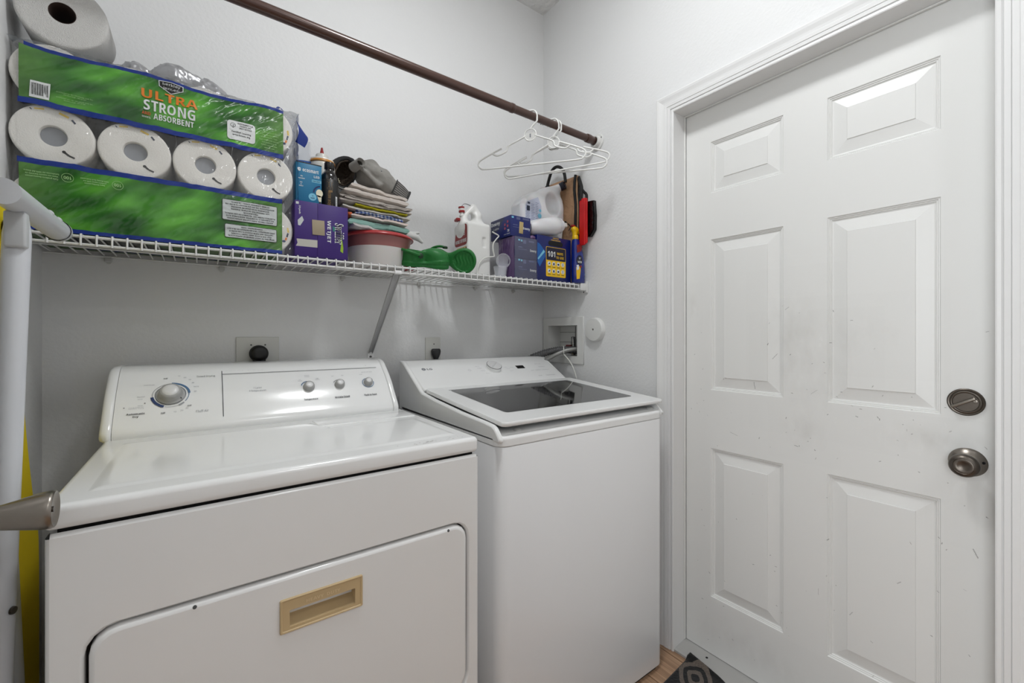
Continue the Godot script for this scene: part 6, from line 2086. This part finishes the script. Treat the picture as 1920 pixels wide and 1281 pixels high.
	obj("trigger", st, mat("cap_red", Color.WHITE), t2, "red tab")
	st = sn()
	tube(st, curve([Vector3(-0.5685, 1.742, 0.1385), Vector3(-0.560, 1.754, 0.139), Vector3(-0.545, 1.7575, 0.140), Vector3(-0.520, 1.752, 0.141)], 6), 0.0016, 6)
	obj("wire_clip", st, mat("chrome", Color.WHITE), t2)
	t2 = thing("spray_hose", "thin white hose hanging in a loose S in front of the spray jug", "hose", "", Vector3(-0.48, 1.45, 0.2))
	st = sn()
	tube(st, curve([Vector3(-0.458, 1.640, 0.205), Vector3(-0.449, 1.634, 0.209), Vector3(-0.434, 1.629, 0.210), Vector3(-0.4275, 1.623, 0.210), Vector3(-0.438, 1.611, 0.209), Vector3(-0.454, 1.589, 0.208), Vector3(-0.4555, 1.562, 0.208), Vector3(-0.4495, 1.542, 0.208), Vector3(-0.4515, 1.5345, 0.208), Vector3(-0.475, 1.530, 0.208), Vector3(-0.502, 1.521, 0.208), Vector3(-0.520, 1.503, 0.208), Vector3(-0.530, 1.480, 0.208), Vector3(-0.537, 1.4445, 0.208)], 6), 0.0029, 8)
	obj("tube", st, mat("nylon", Color.WHITE), t2)
	# clear cups
	var clear := mat("clear_plastic", Color(0.86, 0.87, 0.9), 0.08, 0.0, {"alpha": 0.30})
	t2 = thing("measuring_cup", "clear plastic measuring cup standing beside the spray jug", "cup", "", Vector3(-0.425, DECK, 0.195))
	st = sn()
	lathe(st, Transform3D(Basis(), Vector3(-0.4405, DECK + 0.0005, 0.2425)), [Vector2(0, 0.0015), Vector2(0, 0), Vector2(0.0235, 0), Vector2(0.0262, 0.030), Vector2(0.0280, 0.0305), Vector2(0.0285, 0.042), Vector2(0.0300, 0.044), Vector2(0.0300, 0.046), Vector2(0.0272, 0.045), Vector2(0.0262, 0.033), Vector2(0.0225, 0.0015), Vector2(0, 0.0015)], 36)
	obj("shell", st, clear, t2)
	t2 = thing("cup_lid", "clear round plastic cap lying on its rim against the purple wrapped boxes", "lid", "", Vector3(-0.415, 1.5, 0.215))
	st = sn()
	lathe(st, Transform3D(turn(Vector3(-0.42, -0.12, 0.88)), Vector3(-0.4235, 1.5150, 0.2335)), [Vector2(0.0235, 0.0), Vector2(0.0275, 0.001), Vector2(0.0285, 0.016), Vector2(0.0305, 0.017), Vector2(0.0305, 0.019), Vector2(0.0272, 0.019), Vector2(0.0262, 0.003), Vector2(0.0225, 0.0025), Vector2(0, 0.0025), Vector2(0, 0), Vector2(0.0235, 0)], 40)
	obj("shell", st, clear, t2)


func shelf_right() -> void:
	var white := mat("print_white", Color.WHITE)
	var navy := mat("box_navy", Color(0.03, 0.10, 0.38), 0.35)
	var front := func(x: float, y: float, z: float) -> Callable: return plane(Vector3(x, y, z), Vector3.RIGHT, Vector3.UP)
	# two boxes wrapped together
	var t := thing("dryer_sheet_pack", "two dark blue dryer sheet boxes shrink-wrapped in purple film", "box", "", Vector3(-0.34, DECK, 0.22))
	var st := sn()
	rb(st, Vector3(-0.3970, DECK + 0.0004, 0.165), Vector3(-0.2785, 1.5245, 0.2840), 0.0015, 1)
	obj("box", st, mat("box_slate", Color(0.14, 0.16, 0.33), 0.35), t)
	st = sn()
	rb(st, Vector3(-0.3975, 1.5250, 0.165), Vector3(-0.2790, 1.6150, 0.2840), 0.0015, 1)
	obj("box", st, mat("box_slate", Color.WHITE), t)
	var slate := mat("print_haze", Color(0.33, 0.35, 0.50), 0.4)
	for y in [DECK, 1.525]:
		text("lettering", "Downy", 0.0135, front.call(-0.2985, y + 0.030, 0.2846), white, t, 0.034)
		patch("dotted_print", [rect2(-0.379, y + 0.074, 0.010, 0.007), rect2(-0.365, y + 0.072, 0.008, 0.008)], front.call(0, 0, 0.2844), mat("print_sky", Color.WHITE), t)
		patch("grey_print", [rect2(-0.353, y + 0.064, 0.016, 0.016), rect2(-0.322, y + 0.073, 0.028, 0.007), rect2(-0.378, y + 0.046, 0.020, 0.004), rect2(-0.378, y + 0.038, 0.045, 0.002)], front.call(0, 0, 0.2844), slate, t)
	patch("grey_peak", [PackedVector2Array([Vector2(-0.380, DECK + 0.002), Vector2(-0.335, DECK + 0.038), Vector2(-0.288, DECK + 0.002)])], front.call(0, 0, 0.2845), mat("print_mauve", Color(0.17, 0.18, 0.32), 0.4), t)
	var n: FastNoiseLite = bumps["skin"]
	st = sn()
	grid(st, 24, 40, func(u: float, v: float) -> Vector3: return Vector3(-0.3985 - 0.004 * absf(n.get_noise_2d(u * 300.0, v * 160.0)) - 0.012 * u * (1 - u), lerpf(DECK + 0.001, 1.616, v), lerpf(0.168, 0.2845, u)))
	obj("purple_film", st, mat("film_purple", Color(0.34, 0.25, 0.42), 0.22, 0.0, {"coat": 0.5}), t, "creased purple film")
	st = sn()
	grid(st, 50, 60, func(u: float, v: float) -> Vector3: return Vector3(lerpf(-0.398, -0.278, u), lerpf(DECK + 0.001, 1.616, v), 0.2862 + 0.0016 * n.get_noise_2d(u * 500.0 + v * 300.0, v * 700.0)))
	obj("front_film", st, mat("clear_film", Color.WHITE), t)
	st = sn()
	sdf(st, func(p: Vector3) -> float: return d_ell(p, Vector3(-0.288, 1.6255, 0.262), Vector3(0.018, 0.011, 0.014)) + 0.004 * n.get_noise_3d(p.x * 6000.0, p.y * 6000.0, p.z * 6000.0), Vector3(-0.315, 1.607, 0.24), Vector3(-0.262, 1.645, 0.284), 0.0032)
	obj("film_knot", st, mat("film_mauve", Color(0.42, 0.30, 0.46), 0.3), t)
	# top box
	t = thing("dryer_sheet_box", "navy dryer sheet box lying on top of the purple wrapped pair", "box", "", Vector3(-0.353, 1.619, 0.2))
	st = sn()
	rb(st, Vector3(-0.4075, 1.6195, 0.118), Vector3(-0.3020, 1.7065, 0.270), 0.0012, 1)
	obj("carton", st, navy, t)
	var left := func(p: Vector2) -> Vector3: return Vector3(-0.4080, p.y, p.x)
	patch("grey_field", [PackedVector2Array([Vector2(0.120, 1.704), Vector2(0.225, 1.704), Vector2(0.175, 1.655), Vector2(0.120, 1.646)])], left, mat("print_steel", Color(0.16, 0.18, 0.30), 0.4), t)
	text("lettering", "Downy", 0.020, func(p: Vector2) -> Vector3: return left.call(p + Vector2(0.158, 1.676)) + Vector3(-0.0004, 0, 0), white, t, 0.066)
	text("lettering", "calm", 0.010, func(p: Vector2) -> Vector3: return left.call(p + Vector2(0.162, 1.661)) + Vector3(-0.0004, 0, 0), white, t, 0.040, false)
	for q in [[0.228, 1.672], [0.248, 1.682], [0.228, 1.656], [0.248, 1.664]]:
		patch("red_print", [disc2(q[0], q[1], 0.006, 0.006, 10)], left, mat("print_rose", Color(0.60, 0.22, 0.32), 0.4), t)
	text("lettering", "70", 0.010, func(p: Vector2) -> Vector3: return left.call(p + Vector2(0.253, 1.638)) + Vector3(-0.0004, 0, 0), white, t)
	text("small_print", "dryer sheets", 0.006, func(p: Vector2) -> Vector3: return left.call(p + Vector2(0.243, 1.627)) + Vector3(-0.0004, 0, 0), white, t, 0.044, false)
	text("lettering", "Downy", 0.0135, front.call(-0.324, 1.650, 0.2706), white, t, 0.036)
	patch("grey_print", [rect2(-0.378, 1.691, 0.020, 0.011), rect2(-0.345, 1.694, 0.036, 0.008), rect2(-0.396, 1.666, 0.024, 0.003), rect2(-0.396, 1.657, 0.034, 0.002)], front.call(0, 0, 0.2704), slate, t)
	patch("sky_print", [rect2(-0.403, 1.694, 0.011, 0.008)], front.call(0, 0, 0.2704), mat("print_sky", Color.WHITE), t)
	st = sn()
	rbox(st, Transform3D(Basis(Vector3(0, 0, 1), -0.06), Vector3(-0.3530, 1.6590, 0.2708)), Vector3(0.021, 0.050, 0.0012), 0.0005, 1)
	obj("tape", st, mat("tape_yellowed", Color(0.70, 0.62, 0.42), 0.6), t, "yellowed piece of tape")
	# stain remover box
	t = thing("powder_box", "blue stain remover powder box with a yellow panel reading 101 ways to use", "box", "", Vector3(-0.175, DECK, 0.17))
	var blue := mat("box_blue", Color(0.02, 0.08, 0.36), 0.32)
	st = sn()
	rb(st, Vector3(-0.2765, DECK + 0.0004, 0.07), Vector3(-0.0760, 1.6395, 0.2850), 0.0015, 1)
	obj("carton", st, blue, t)
	patch("light_splash", [PackedVector2Array([Vector2(-0.2755, 1.520), Vector2(-0.2755, 1.605), Vector2(-0.262, 1.600), Vector2(-0.232, 1.570), Vector2(-0.230, 1.548), Vector2(-0.262, 1.500)])], front.call(0, 0, 0.2853), mat("print_azure", Color(0.05, 0.34, 0.62), 0.4), t)
	patch("light_splash", [PackedVector2Array([Vector2(-0.2750, 1.535), Vector2(-0.2700, 1.530), Vector2(-0.2330, 1.568), Vector2(-0.2400, 1.577)])], front.call(0, 0, 0.2856), mat("print_sky", Color.WHITE), t)
	patch("handle_slot", [rect2(-0.2130, 1.5990, 0.086, 0.022, 0.0105)], front.call(0, 0, 0.2855), mat("seam_black", Color.BLACK), t)
	var ylw := mat("print_sun", Color(0.92, 0.74, 0.03), 0.4)
	patch("panel_border", [rect2(-0.2265, 1.4615, 0.118, 0.1320, 0.005)], front.call(0, 0, 0.2853), ylw, t)
	patch("panel_head", [rect2(-0.2245, 1.5345, 0.114, 0.0570, 0.004)], front.call(0, 0, 0.2857), mat("print_navy_dark", Color.WHITE), t)
	patch("yellow_panel", [rect2(-0.2245, 1.4635, 0.114, 0.0705, 0.004)], front.call(0, 0, 0.2857), ylw, t)
	text("lettering", "101", 0.0245, front.call(-0.1950, 1.5500, 0.2861), white, t, 0.044)
	text("lettering", "WAYS\nTO USE", 0.0290, front.call(-0.1440, 1.5440, 0.2861), ylw, t, 0.046)
	text("lettering", "VERSATILE\nSTAIN REMOVER", 0.014, front.call(-0.1690, 1.6225, 0.2855), ylw, t, 0.056)
	for i in 8:
		var x := -0.2085 + (i % 4) * 0.0272
		var y := 1.5195 - (i / 4) * 0.0325
		patch("icon_disc", [disc2(x, y, 0.0095)], front.call(0, 0, 0.2861), white, t)
		patch("icon", [[PackedVector2Array([Vector2(x - 0.006, y - 0.004), Vector2(x + 0.006, y - 0.002), Vector2(x + 0.004, y + 0.005)]), rect2(x - 0.004, y - 0.006, 0.008, 0.010), disc2(x, y - 0.001, 0.006, 0.004, 10), rect2(x - 0.0015, y - 0.007, 0.003, 0.014)][i % 4]], front.call(0, 0, 0.2865), mat("print_navy_dark", Color.WHITE), t)
		patch("caption", [rect2(x - 0.009, y - 0.0165, 0.018, 0.0025)], front.call(0, 0, 0.2861), mat("print_navy_dark", Color.WHITE), t)
	# spray bottle
	t = thing("trigger_bottle", "blue cleaner bottle with a yellow trigger at the right end of the shelf", "bottle", "", Vector3(-0.04, DECK, 0.296))
	var oval := func(w: float, d: float, y: float, c: float) -> PackedVector3Array:
		var q := PackedVector3Array()
		for k in 28:
			var a := TAU * k / 28
			q.append(Vector3(-0.0395 + c + w * signf(cos(a)) * pow(absf(cos(a)), 0.75), y, 0.2965 - d * signf(sin(a)) * pow(absf(sin(a)), 0.75)))
		return q
	st = sn()
	loft(st, [oval.call(0.030, 0.018, DECK + 0.0005, 0.0), oval.call(0.0345, 0.0215, DECK + 0.004, 0.0), oval.call(0.0350, 0.0220, DECK + 0.05, -0.0005), oval.call(0.0325, 0.0215, 1.545, -0.003), oval.call(0.0275, 0.020, 1.590, -0.008), oval.call(0.0215, 0.018, 1.620, -0.014), oval.call(0.0160, 0.0155, 1.636, -0.018), oval.call(0.0130, 0.0130, 1.644, -0.019)])
	obj("body", st, mat("bottle_blue", Color(0.01, 0.13, 0.50), 0.2, 0.0, {"coat": 0.6}), t)
	var fz := func(p: Vector2) -> Vector3: return Vector3(p.x, p.y, 0.2965 + 0.0225 * pow(maxf(0.0, 1.0 - pow(absf((p.x + 0.042) / 0.0365), 3.0)), 0.4))
	patch("red_label", [PackedVector2Array([Vector2(-0.068, 1.612), Vector2(-0.0415, 1.624), Vector2(-0.0365, 1.606), Vector2(-0.0415, 1.588), Vector2(-0.066, 1.578)])], fz, mat("label_red", Color.WHITE), t)
	patch("dark_label", [disc2(-0.052, 1.545, 0.017, 0.022)], fz, mat("print_navy_dark", Color.WHITE), t)
	text("lettering", "N'\nWIN", 0.026, func(p: Vector2) -> Vector3: return fz.call(p + Vector2(-0.052, 1.532)) + Vector3(0, 0, 0.0007), white, t, 0.024)
	patch("picture", [PackedVector2Array([Vector2(-0.070, 1.512), Vector2(-0.048, 1.520), Vector2(-0.046, 1.500), Vector2(-0.052, 1.460), Vector2(-0.068, 1.457)])], fz, mat("print_sun", Color.WHITE), t)
	patch("picture", [disc2(-0.046, 1.516, 0.007, 0.006, 10)], func(p: Vector2) -> Vector3: return fz.call(p) + Vector3(0, 0, 0.0005), mat("label_red", Color.WHITE), t)
	patch("picture", [PackedVector2Array([Vector2(-0.069, 1.522), Vector2(-0.058, 1.524), Vector2(-0.056, 1.503), Vector2(-0.068, 1.498)])], func(p: Vector2) -> Vector3: return fz.call(p) + Vector3(0, 0, 0.0006), white, t)
	patch("small_mark", [disc2(-0.0155, 1.482, 0.0028, 0.004, 9), disc2(-0.0155, 1.466, 0.0030, 0.0035, 9)], fz, mat("print_sky", Color.WHITE), t)
	var sun := mat("trigger_yellow", Color(0.90, 0.74, 0.02), 0.35)
	st = sn()
	lathe(st, Transform3D(Basis(), Vector3(-0.0585, 1.6425, 0.2965)), [Vector2(0.0145, 0), Vector2(0.0150, 0.001), Vector2(0.0145, 0.016), Vector2(0.012, 0.019), Vector2(0, 0.019)], 24)
	obj("collar", st, sun, t, "yellow collar")
	st = sn()
	sdf(st, func(p: Vector3) -> float: return smin(smin(d_seg(p, Vector3(-0.061, 1.660, 0.2965), Vector3(-0.064, 1.684, 0.2965), 0.0115, 0.0125), d_seg(p, Vector3(-0.068, 1.691, 0.2965), Vector3(-0.053, 1.688, 0.2965), 0.0125, 0.011), 0.01), d_seg(p, Vector3(-0.053, 1.686, 0.2965), Vector3(-0.041, 1.674, 0.2965), 0.0105, 0.0075), 0.008), Vector3(-0.095, 1.64, 0.275), Vector3(-0.02, 1.715, 0.318), 0.0028)
	obj("trigger_head", st, sun, t, "yellow trigger head")
	st = sn()
	rb(st, Vector3(-0.083, 1.6985, 0.289), Vector3(-0.062, 1.7075, 0.304), 0.003)
	obj("nozzle", st, mat("nozzle_red", Color.WHITE), t, "red nozzle top")
	# softener bottle on its side
	t = thing("softener_bottle", "white bottle lying on its side on the blue powder box", "bottle", "", Vector3(-0.18, 1.64, 0.26))
	var ax := Vector3(0.962, 0.165, 0.185).normalized()
	var b := Transform3D(turn(ax), Vector3(-0.288, 1.6735, 0.2420))
	st = sn()
	lathe(st, b, [Vector2(0, 0), Vector2(0.024, 0.001), Vector2(0.031, 0.010), Vector2(0.0345, 0.045), Vector2(0.0395, 0.095), Vector2(0.0415, 0.120), Vector2(0.0400, 0.140), Vector2(0.0340, 0.1525), Vector2(0.0325, 0.154)], 44)
	obj("body", st, jug_soft(), t)
	st = sn()
	lathe(st, b, [Vector2(0.033, 0.1535), Vector2(0.0345, 0.1545), Vector2(0.0345, 0.160), Vector2(0.030, 0.1615), Vector2(0.0275, 0.162), Vector2(0.0275, 0.167), Vector2(0.0235, 0.1685), Vector2(0.0225, 0.1755), Vector2(0.0195, 0.1765), Vector2(0.0175, 0.170), Vector2(0, 0.170)], 40, 0.6)
	obj("neck_ring", st, jug_soft(), t)
	st = sn()
	rbox(st, b * Transform3D(Basis(), Vector3(0.0, 0.184, 0.0)), Vector3(0.020, 0.026, 0.016), 0.003)
	obj("spout", st, mat("bottle_white", Color.WHITE), t)
	# big detergent jug
	t = thing("detergent_jug", "large white detergent jug with a navy cap standing on the powder box", "jug", "", Vector3(-0.19, 1.641, 0.165))
	var poly := PackedVector2Array([Vector2(-0.300, 1.641), Vector2(-0.307, 1.790), Vector2(-0.287, 1.820), Vector2(-0.250, 1.8476), Vector2(-0.185, 1.876), Vector2(-0.120, 1.900), Vector2(-0.075, 1.905), Vector2(-0.056, 1.878), Vector2(-0.0455, 1.848), Vector2(-0.0440, 1.82), Vector2(-0.0450, 1.74), Vector2(-0.056, 1.641)])
	st = sn()
	sdf(st, func(p: Vector3) -> float:
		var q := Vector2(p.x, p.y)
		var d := 1e9
		var inside := false
		var j := poly.size() - 1
		for i in poly.size():
			var a := poly[i]
			var e := poly[j] - a
			var w := q - a
			d = minf(d, (w - e * clampf(w.dot(e) / e.dot(e), 0, 1)).length_squared())
			if (a.y > q.y) != (poly[j].y > q.y) and q.x < (poly[j].x - a.x) * (q.y - a.y) / (poly[j].y - a.y) + a.x: inside = not inside
			j = i
		var d2 := sqrt(d) * (-1.0 if inside else 1.0)
		var half := 0.048 - 0.030 * smoothstep(1.85, 1.93, p.y) - 0.010 * smoothstep(1.80, 1.87, p.y)
		var m := Vector2(d2 + 0.022, absf(p.z - 0.168) - half + 0.022)
		var body := m.max(Vector2.ZERO).length() + minf(maxf(m.x, m.y), 0.0) - 0.022
		var rot := (p - Vector3(-0.122, 1.8160, 0.225)).rotated(Vector3(0, 0, 1), -0.12)
		body = smin(body, d_seg(p, Vector3(-0.135, 1.862, 0.168), Vector3(-0.062, 1.9115, 0.192), 0.032, 0.0175), 0.03)
		return smax(body, -d_ell(rot, Vector3.ZERO, Vector3(0.044, 0.058, 0.046)), 0.009), Vector3(-0.352, 1.632, 0.112), Vector3(-0.038, 1.93, 0.224), 0.0047)
	obj("body", st, jug_soft(), t)
	st = sn()
	var cx := Transform3D(turn(Vector3(0.30, 0.28, 0.90)), Vector3(-0.056, 1.9140, 0.196))
	lathe(st, cx, [Vector2(0.0185, -0.004), Vector2(0.0195, 0), Vector2(0.0200, 0.018), Vector2(0.0185, 0.021), Vector2(0.0145, 0.0215), Vector2(0.0130, 0.019), Vector2(0.0075, 0.019), Vector2(0.0065, 0.0225), Vector2(0, 0.023)], 32)
	obj("cap", st, mat("cap_navy", Color(0.035, 0.045, 0.13), 0.35), t, "navy cap")
	var jf := func(p: Vector2) -> Vector3: return Vector3(p.x, p.y, 0.2166)
	patch("label_field", [PackedVector2Array([Vector2(-0.288, 1.780), Vector2(-0.280, 1.799), Vector2(-0.215, 1.830), Vector2(-0.195, 1.79), Vector2(-0.205, 1.665), Vector2(-0.288, 1.665)])], jf, mat("label_pale", Color(0.74, 0.76, 0.83), 0.4), t)
	var jf2 := func(p: Vector2) -> Vector3: return Vector3(p.x + 0.028, p.y + 0.004, 0.2170)
	var rows := []
	for i in 17:
		rows.append(rect2(-0.314 + (i % 2) * 0.003, 1.672 + i * 0.0065, 0.020, 0.0022))
		rows.append(rect2(-0.284, 1.670 + i * 0.0073, 0.016 + 0.003 * (i % 3), 0.0020))
		rows.append(rect2(-0.258, 1.672 + i * 0.0078, 0.018 - 0.002 * (i % 4), 0.0018))
	patch("printed_rows", rows, jf2, mat("print_dim", Color(0.42, 0.45, 0.58), 0.5), t)
	patch("barcode", [rect2(-0.309, 1.755, 0.018, 0.022), rect2(-0.304, 1.786, 0.014, 0.009)], jf2, mat("print_slate", Color.WHITE), t)
	patch("blue_bubbles", [disc2(-0.234, 1.742, 0.011), disc2(-0.239, 1.716, 0.008), disc2(-0.231, 1.766, 0.007)], jf2, mat("print_sky", Color.WHITE), t)
	# tote bag folded flat against the right wall
	t = thing("tote_bag", "folded tan tote bag with black trim standing against the right wall", "bag", "", Vector3(-0.03, DECK, 0.15))
	var tan := mat("tote_tan", Color(0.66, 0.52, 0.40), 0.8, 0.0, {"bump": ["crinkle", 2.0, 0.3]})
	var trim := mat("tote_black", Color(0.035, 0.033, 0.033), 0.7)
	st = sn()
	var wav := func(y: float) -> float: return 0.003 * sin(y * 19.0)
	grid(st, 14, 30, func(u: float, v: float) -> Vector3: return Vector3(-0.030 + wav.call(v) + 0.003 * sin(u * 9.0), lerpf(DECK + 0.002, 1.952 + 0.012 * (1 - u), v), lerpf(0.012, 0.262, u)))
	grid(st, 6, 30, func(u: float, v: float) -> Vector3: return Vector3(lerpf(-0.028 + wav.call(v), -0.006, u), lerpf(DECK + 0.002, 1.955, v), 0.264 + 0.008 * sin(u * PI) + 0.004 * sin(v * 13.0)))
	grid(st, 4, 6, func(u: float, v: float) -> Vector3: return Vector3(lerpf(-0.005, -0.006, u), lerpf(DECK + 0.002, 1.955, v), lerpf(0.264, 0.012, u)))
	obj("panel", st, tan, t)
	st = sn()
	for e in [[0, -0.030], [1, -0.0055]]:
		var pts := []
		for i in 16: pts.append(Vector3(e[1] + (wav.call(i / 15.0) if e[0] == 0 else 0.0), lerpf(DECK + 0.006, 1.956, i / 15.0), 0.267 + 0.004 * sin(i / 15.0 * 13.0)))
		tube(st, pts, 0.0065 if e[0] == 0 else 0.0045, 8)
	tube(st, [Vector3(-0.034, 1.955, 0.014), Vector3(-0.034, 1.70, 0.014), Vector3(-0.034, DECK + 0.006, 0.014)], 0.004, 8)
	obj("edge_trim", st, trim, t, "black edge trim")
	st = sn()
	for z in [0.075]:
		rb(st, Vector3(-0.040, 1.80, z - 0.014), Vector3(-0.034, 1.960, z + 0.014), 0.002)
	tube(st, curve([Vector3(-0.037, 1.955, 0.075), Vector3(-0.038, 1.978, 0.085), Vector3(-0.040, 2.020, 0.112), Vector3(-0.040, 2.031, 0.145), Vector3(-0.040, 2.015, 0.180), Vector3(-0.038, 1.985, 0.200), Vector3(-0.034, 1.940, 0.205)], 5), 0.0075, 8)
	obj("handle", st, trim, t, "black webbing handle")
	patch("black_print", [PackedVector2Array([Vector2(0.19, 1.74), Vector2(0.205, 1.752), Vector2(0.222, 1.742), Vector2(0.210, 1.728)]), line2(Vector2(0.225, 1.735), Vector2(0.246, 1.715), 0.006), line2(Vector2(0.246, 1.715), Vector2(0.230, 1.700), 0.005)], func(p: Vector2) -> Vector3: return Vector3(-0.0375, p.y, p.x), trim, t)
	# folded red bag and black bag tucked between tote and wall
	t = thing("folded_bag", "bright red folded shopping bag wedged upright beside the tan tote", "bag", "", Vector3(-0.035, 1.61, 0.33))
	st = sn()
	for k in 3:
		rbox(st, Transform3D(Basis(Vector3(0, 1, 0), 0.05 * (k - 1)), Vector3(-0.0375 + 0.0068 * (k - 1), 1.7195 + 0.003 * k, 0.328)), Vector3(0.0078, 0.215 - 0.006 * k, 0.040 - 0.004 * absf(k - 1)), 0.0036)
	obj("layers", st, mat("bag_red", Color(0.78, 0.03, 0.05), 0.55), t)
	st = sn()
	tube(st, curve([Vector3(-0.045, 1.820, 0.318), Vector3(-0.040, 1.875, 0.318), Vector3(-0.030, 1.905, 0.302), Vector3(-0.018, 1.93, 0.283), Vector3(-0.012, 1.945, 0.272)], 5), 0.0085, 8)
	tube(st, curve([Vector3(-0.030, 1.815, 0.340), Vector3(-0.026, 1.845, 0.336), Vector3(-0.020, 1.865, 0.315), Vector3(-0.014, 1.89, 0.29)], 5), 0.0065, 8)
	obj("strap", st, trim, t, "black straps")
	t = thing("folded_bag", "glossy black folded bag against the wall, outermost right on the shelf", "bag", "", Vector3(-0.012, 1.66, 0.35))
	st = sn()
	var bg := PackedVector2Array([Vector2(0.322, 1.655), Vector2(0.350, 1.652), Vector2(0.376, 1.680), Vector2(0.378, 1.745), Vector2(0.372, 1.813), Vector2(0.330, 1.818), Vector2(0.318, 1.74)])
	extrude(st, bg, Transform3D(Basis(Vector3(0, 0, 1), Vector3.UP, Vector3(-1, 0, 0)), Vector3(-0.002, 0, 0)), 0.0, 0.015, true)
	extrude(st, Geometry2D.offset_polygon(bg, -0.005)[0], Transform3D(Basis(Vector3(0, 0, 1), Vector3.UP, Vector3(-1, 0, 0)), Vector3(-0.002, 0, 0)), 0.014, 0.019, true)
	obj("film", st, mat("bag_black", Color(0.018, 0.018, 0.02), 0.22, 0.0, {"bump": ["crinkle", 4.0, 0.12]}), t)


func jug_soft() -> StandardMaterial3D:
	return mat("jug_soft", Color(0.86, 0.86, 0.87), 0.36, 0.0, {"sss": 0.15})


func rug_tex() -> ImageTexture:
	var im := Image.create(768, 512, false, Image.FORMAT_RGB8)
	var r := RandomNumberGenerator.new()
	r.seed = 2
	var n := FastNoiseLite.new()
	n.seed = 6
	n.frequency = 0.012
	for y in 512:
		for x in 768:
			# nested pointed leaves in tiles
			var tx := fposmod(x / 176.0 + 0.62, 1.0) - 0.5
			var ty := fposmod(y / 200.0 + 0.42, 1.0) - 0.5
			var d := pow(pow(absf(tx) * 1.05, 1.5) + pow(absf(ty) * 1.05, 1.5), 0.667) + 0.03 * n.get_noise_2d(x, y)
			var on := (d > 0.36 and d < 0.49) or (d > 0.12 and d < 0.24)
			var b := 6
			if x < b or y < b or x >= 768 - b or y >= 512 - b: on = false
			var g := r.randf_range(0.65, 1.25)
			var c := Color(0.40, 0.36, 0.33) if on else Color(0.085, 0.085, 0.09)
			im.set_pixel(x, y, Color(c.r * g, c.g * g, c.b * g))
	return ImageTexture.create_from_image(im)


func floor_mat() -> void:
	var corner := Vector3(0.0245, 0, 0.8185)
	var along_ := Vector3(-0.185, 0, 1.0).normalized()    # edge beside the threshold
	var across := Vector3(-1.0, 0, -0.185 + 0.27).normalized()
	var m := mat("rug_pile", Color.WHITE, 0.98, 0.0, {"tex": rug_tex()})
	m.rim_enabled = true
	m.rim = 0.3
	var r := RandomNumberGenerator.new()
	r.seed = 12
	var st := sn()
	grid(st, 150, 100, func(u: float, v: float) -> Vector3:
		var e := minf(minf(u, 1 - u) * 0.62, minf(v, 1 - v) * 0.42)
		var h := 0.0075 * smoothstep(0.0, 0.008, e) + r.randf_range(-0.0009, 0.0009) * smoothstep(0.0, 0.01, e)
		var p := corner + along_ * (0.62 * (1.0 - u)) + across * (0.42 * v)
		var over := smoothstep(-0.012, 0.004, p.x) * 0.0125
		return p + Vector3.UP * (h + 0.0008 + over))
	single("floor_mat", st, m, "charcoal mat with beige looped leaf pattern on the floor by the door", "mat", Vector3(-0.2, 0, 1.1))
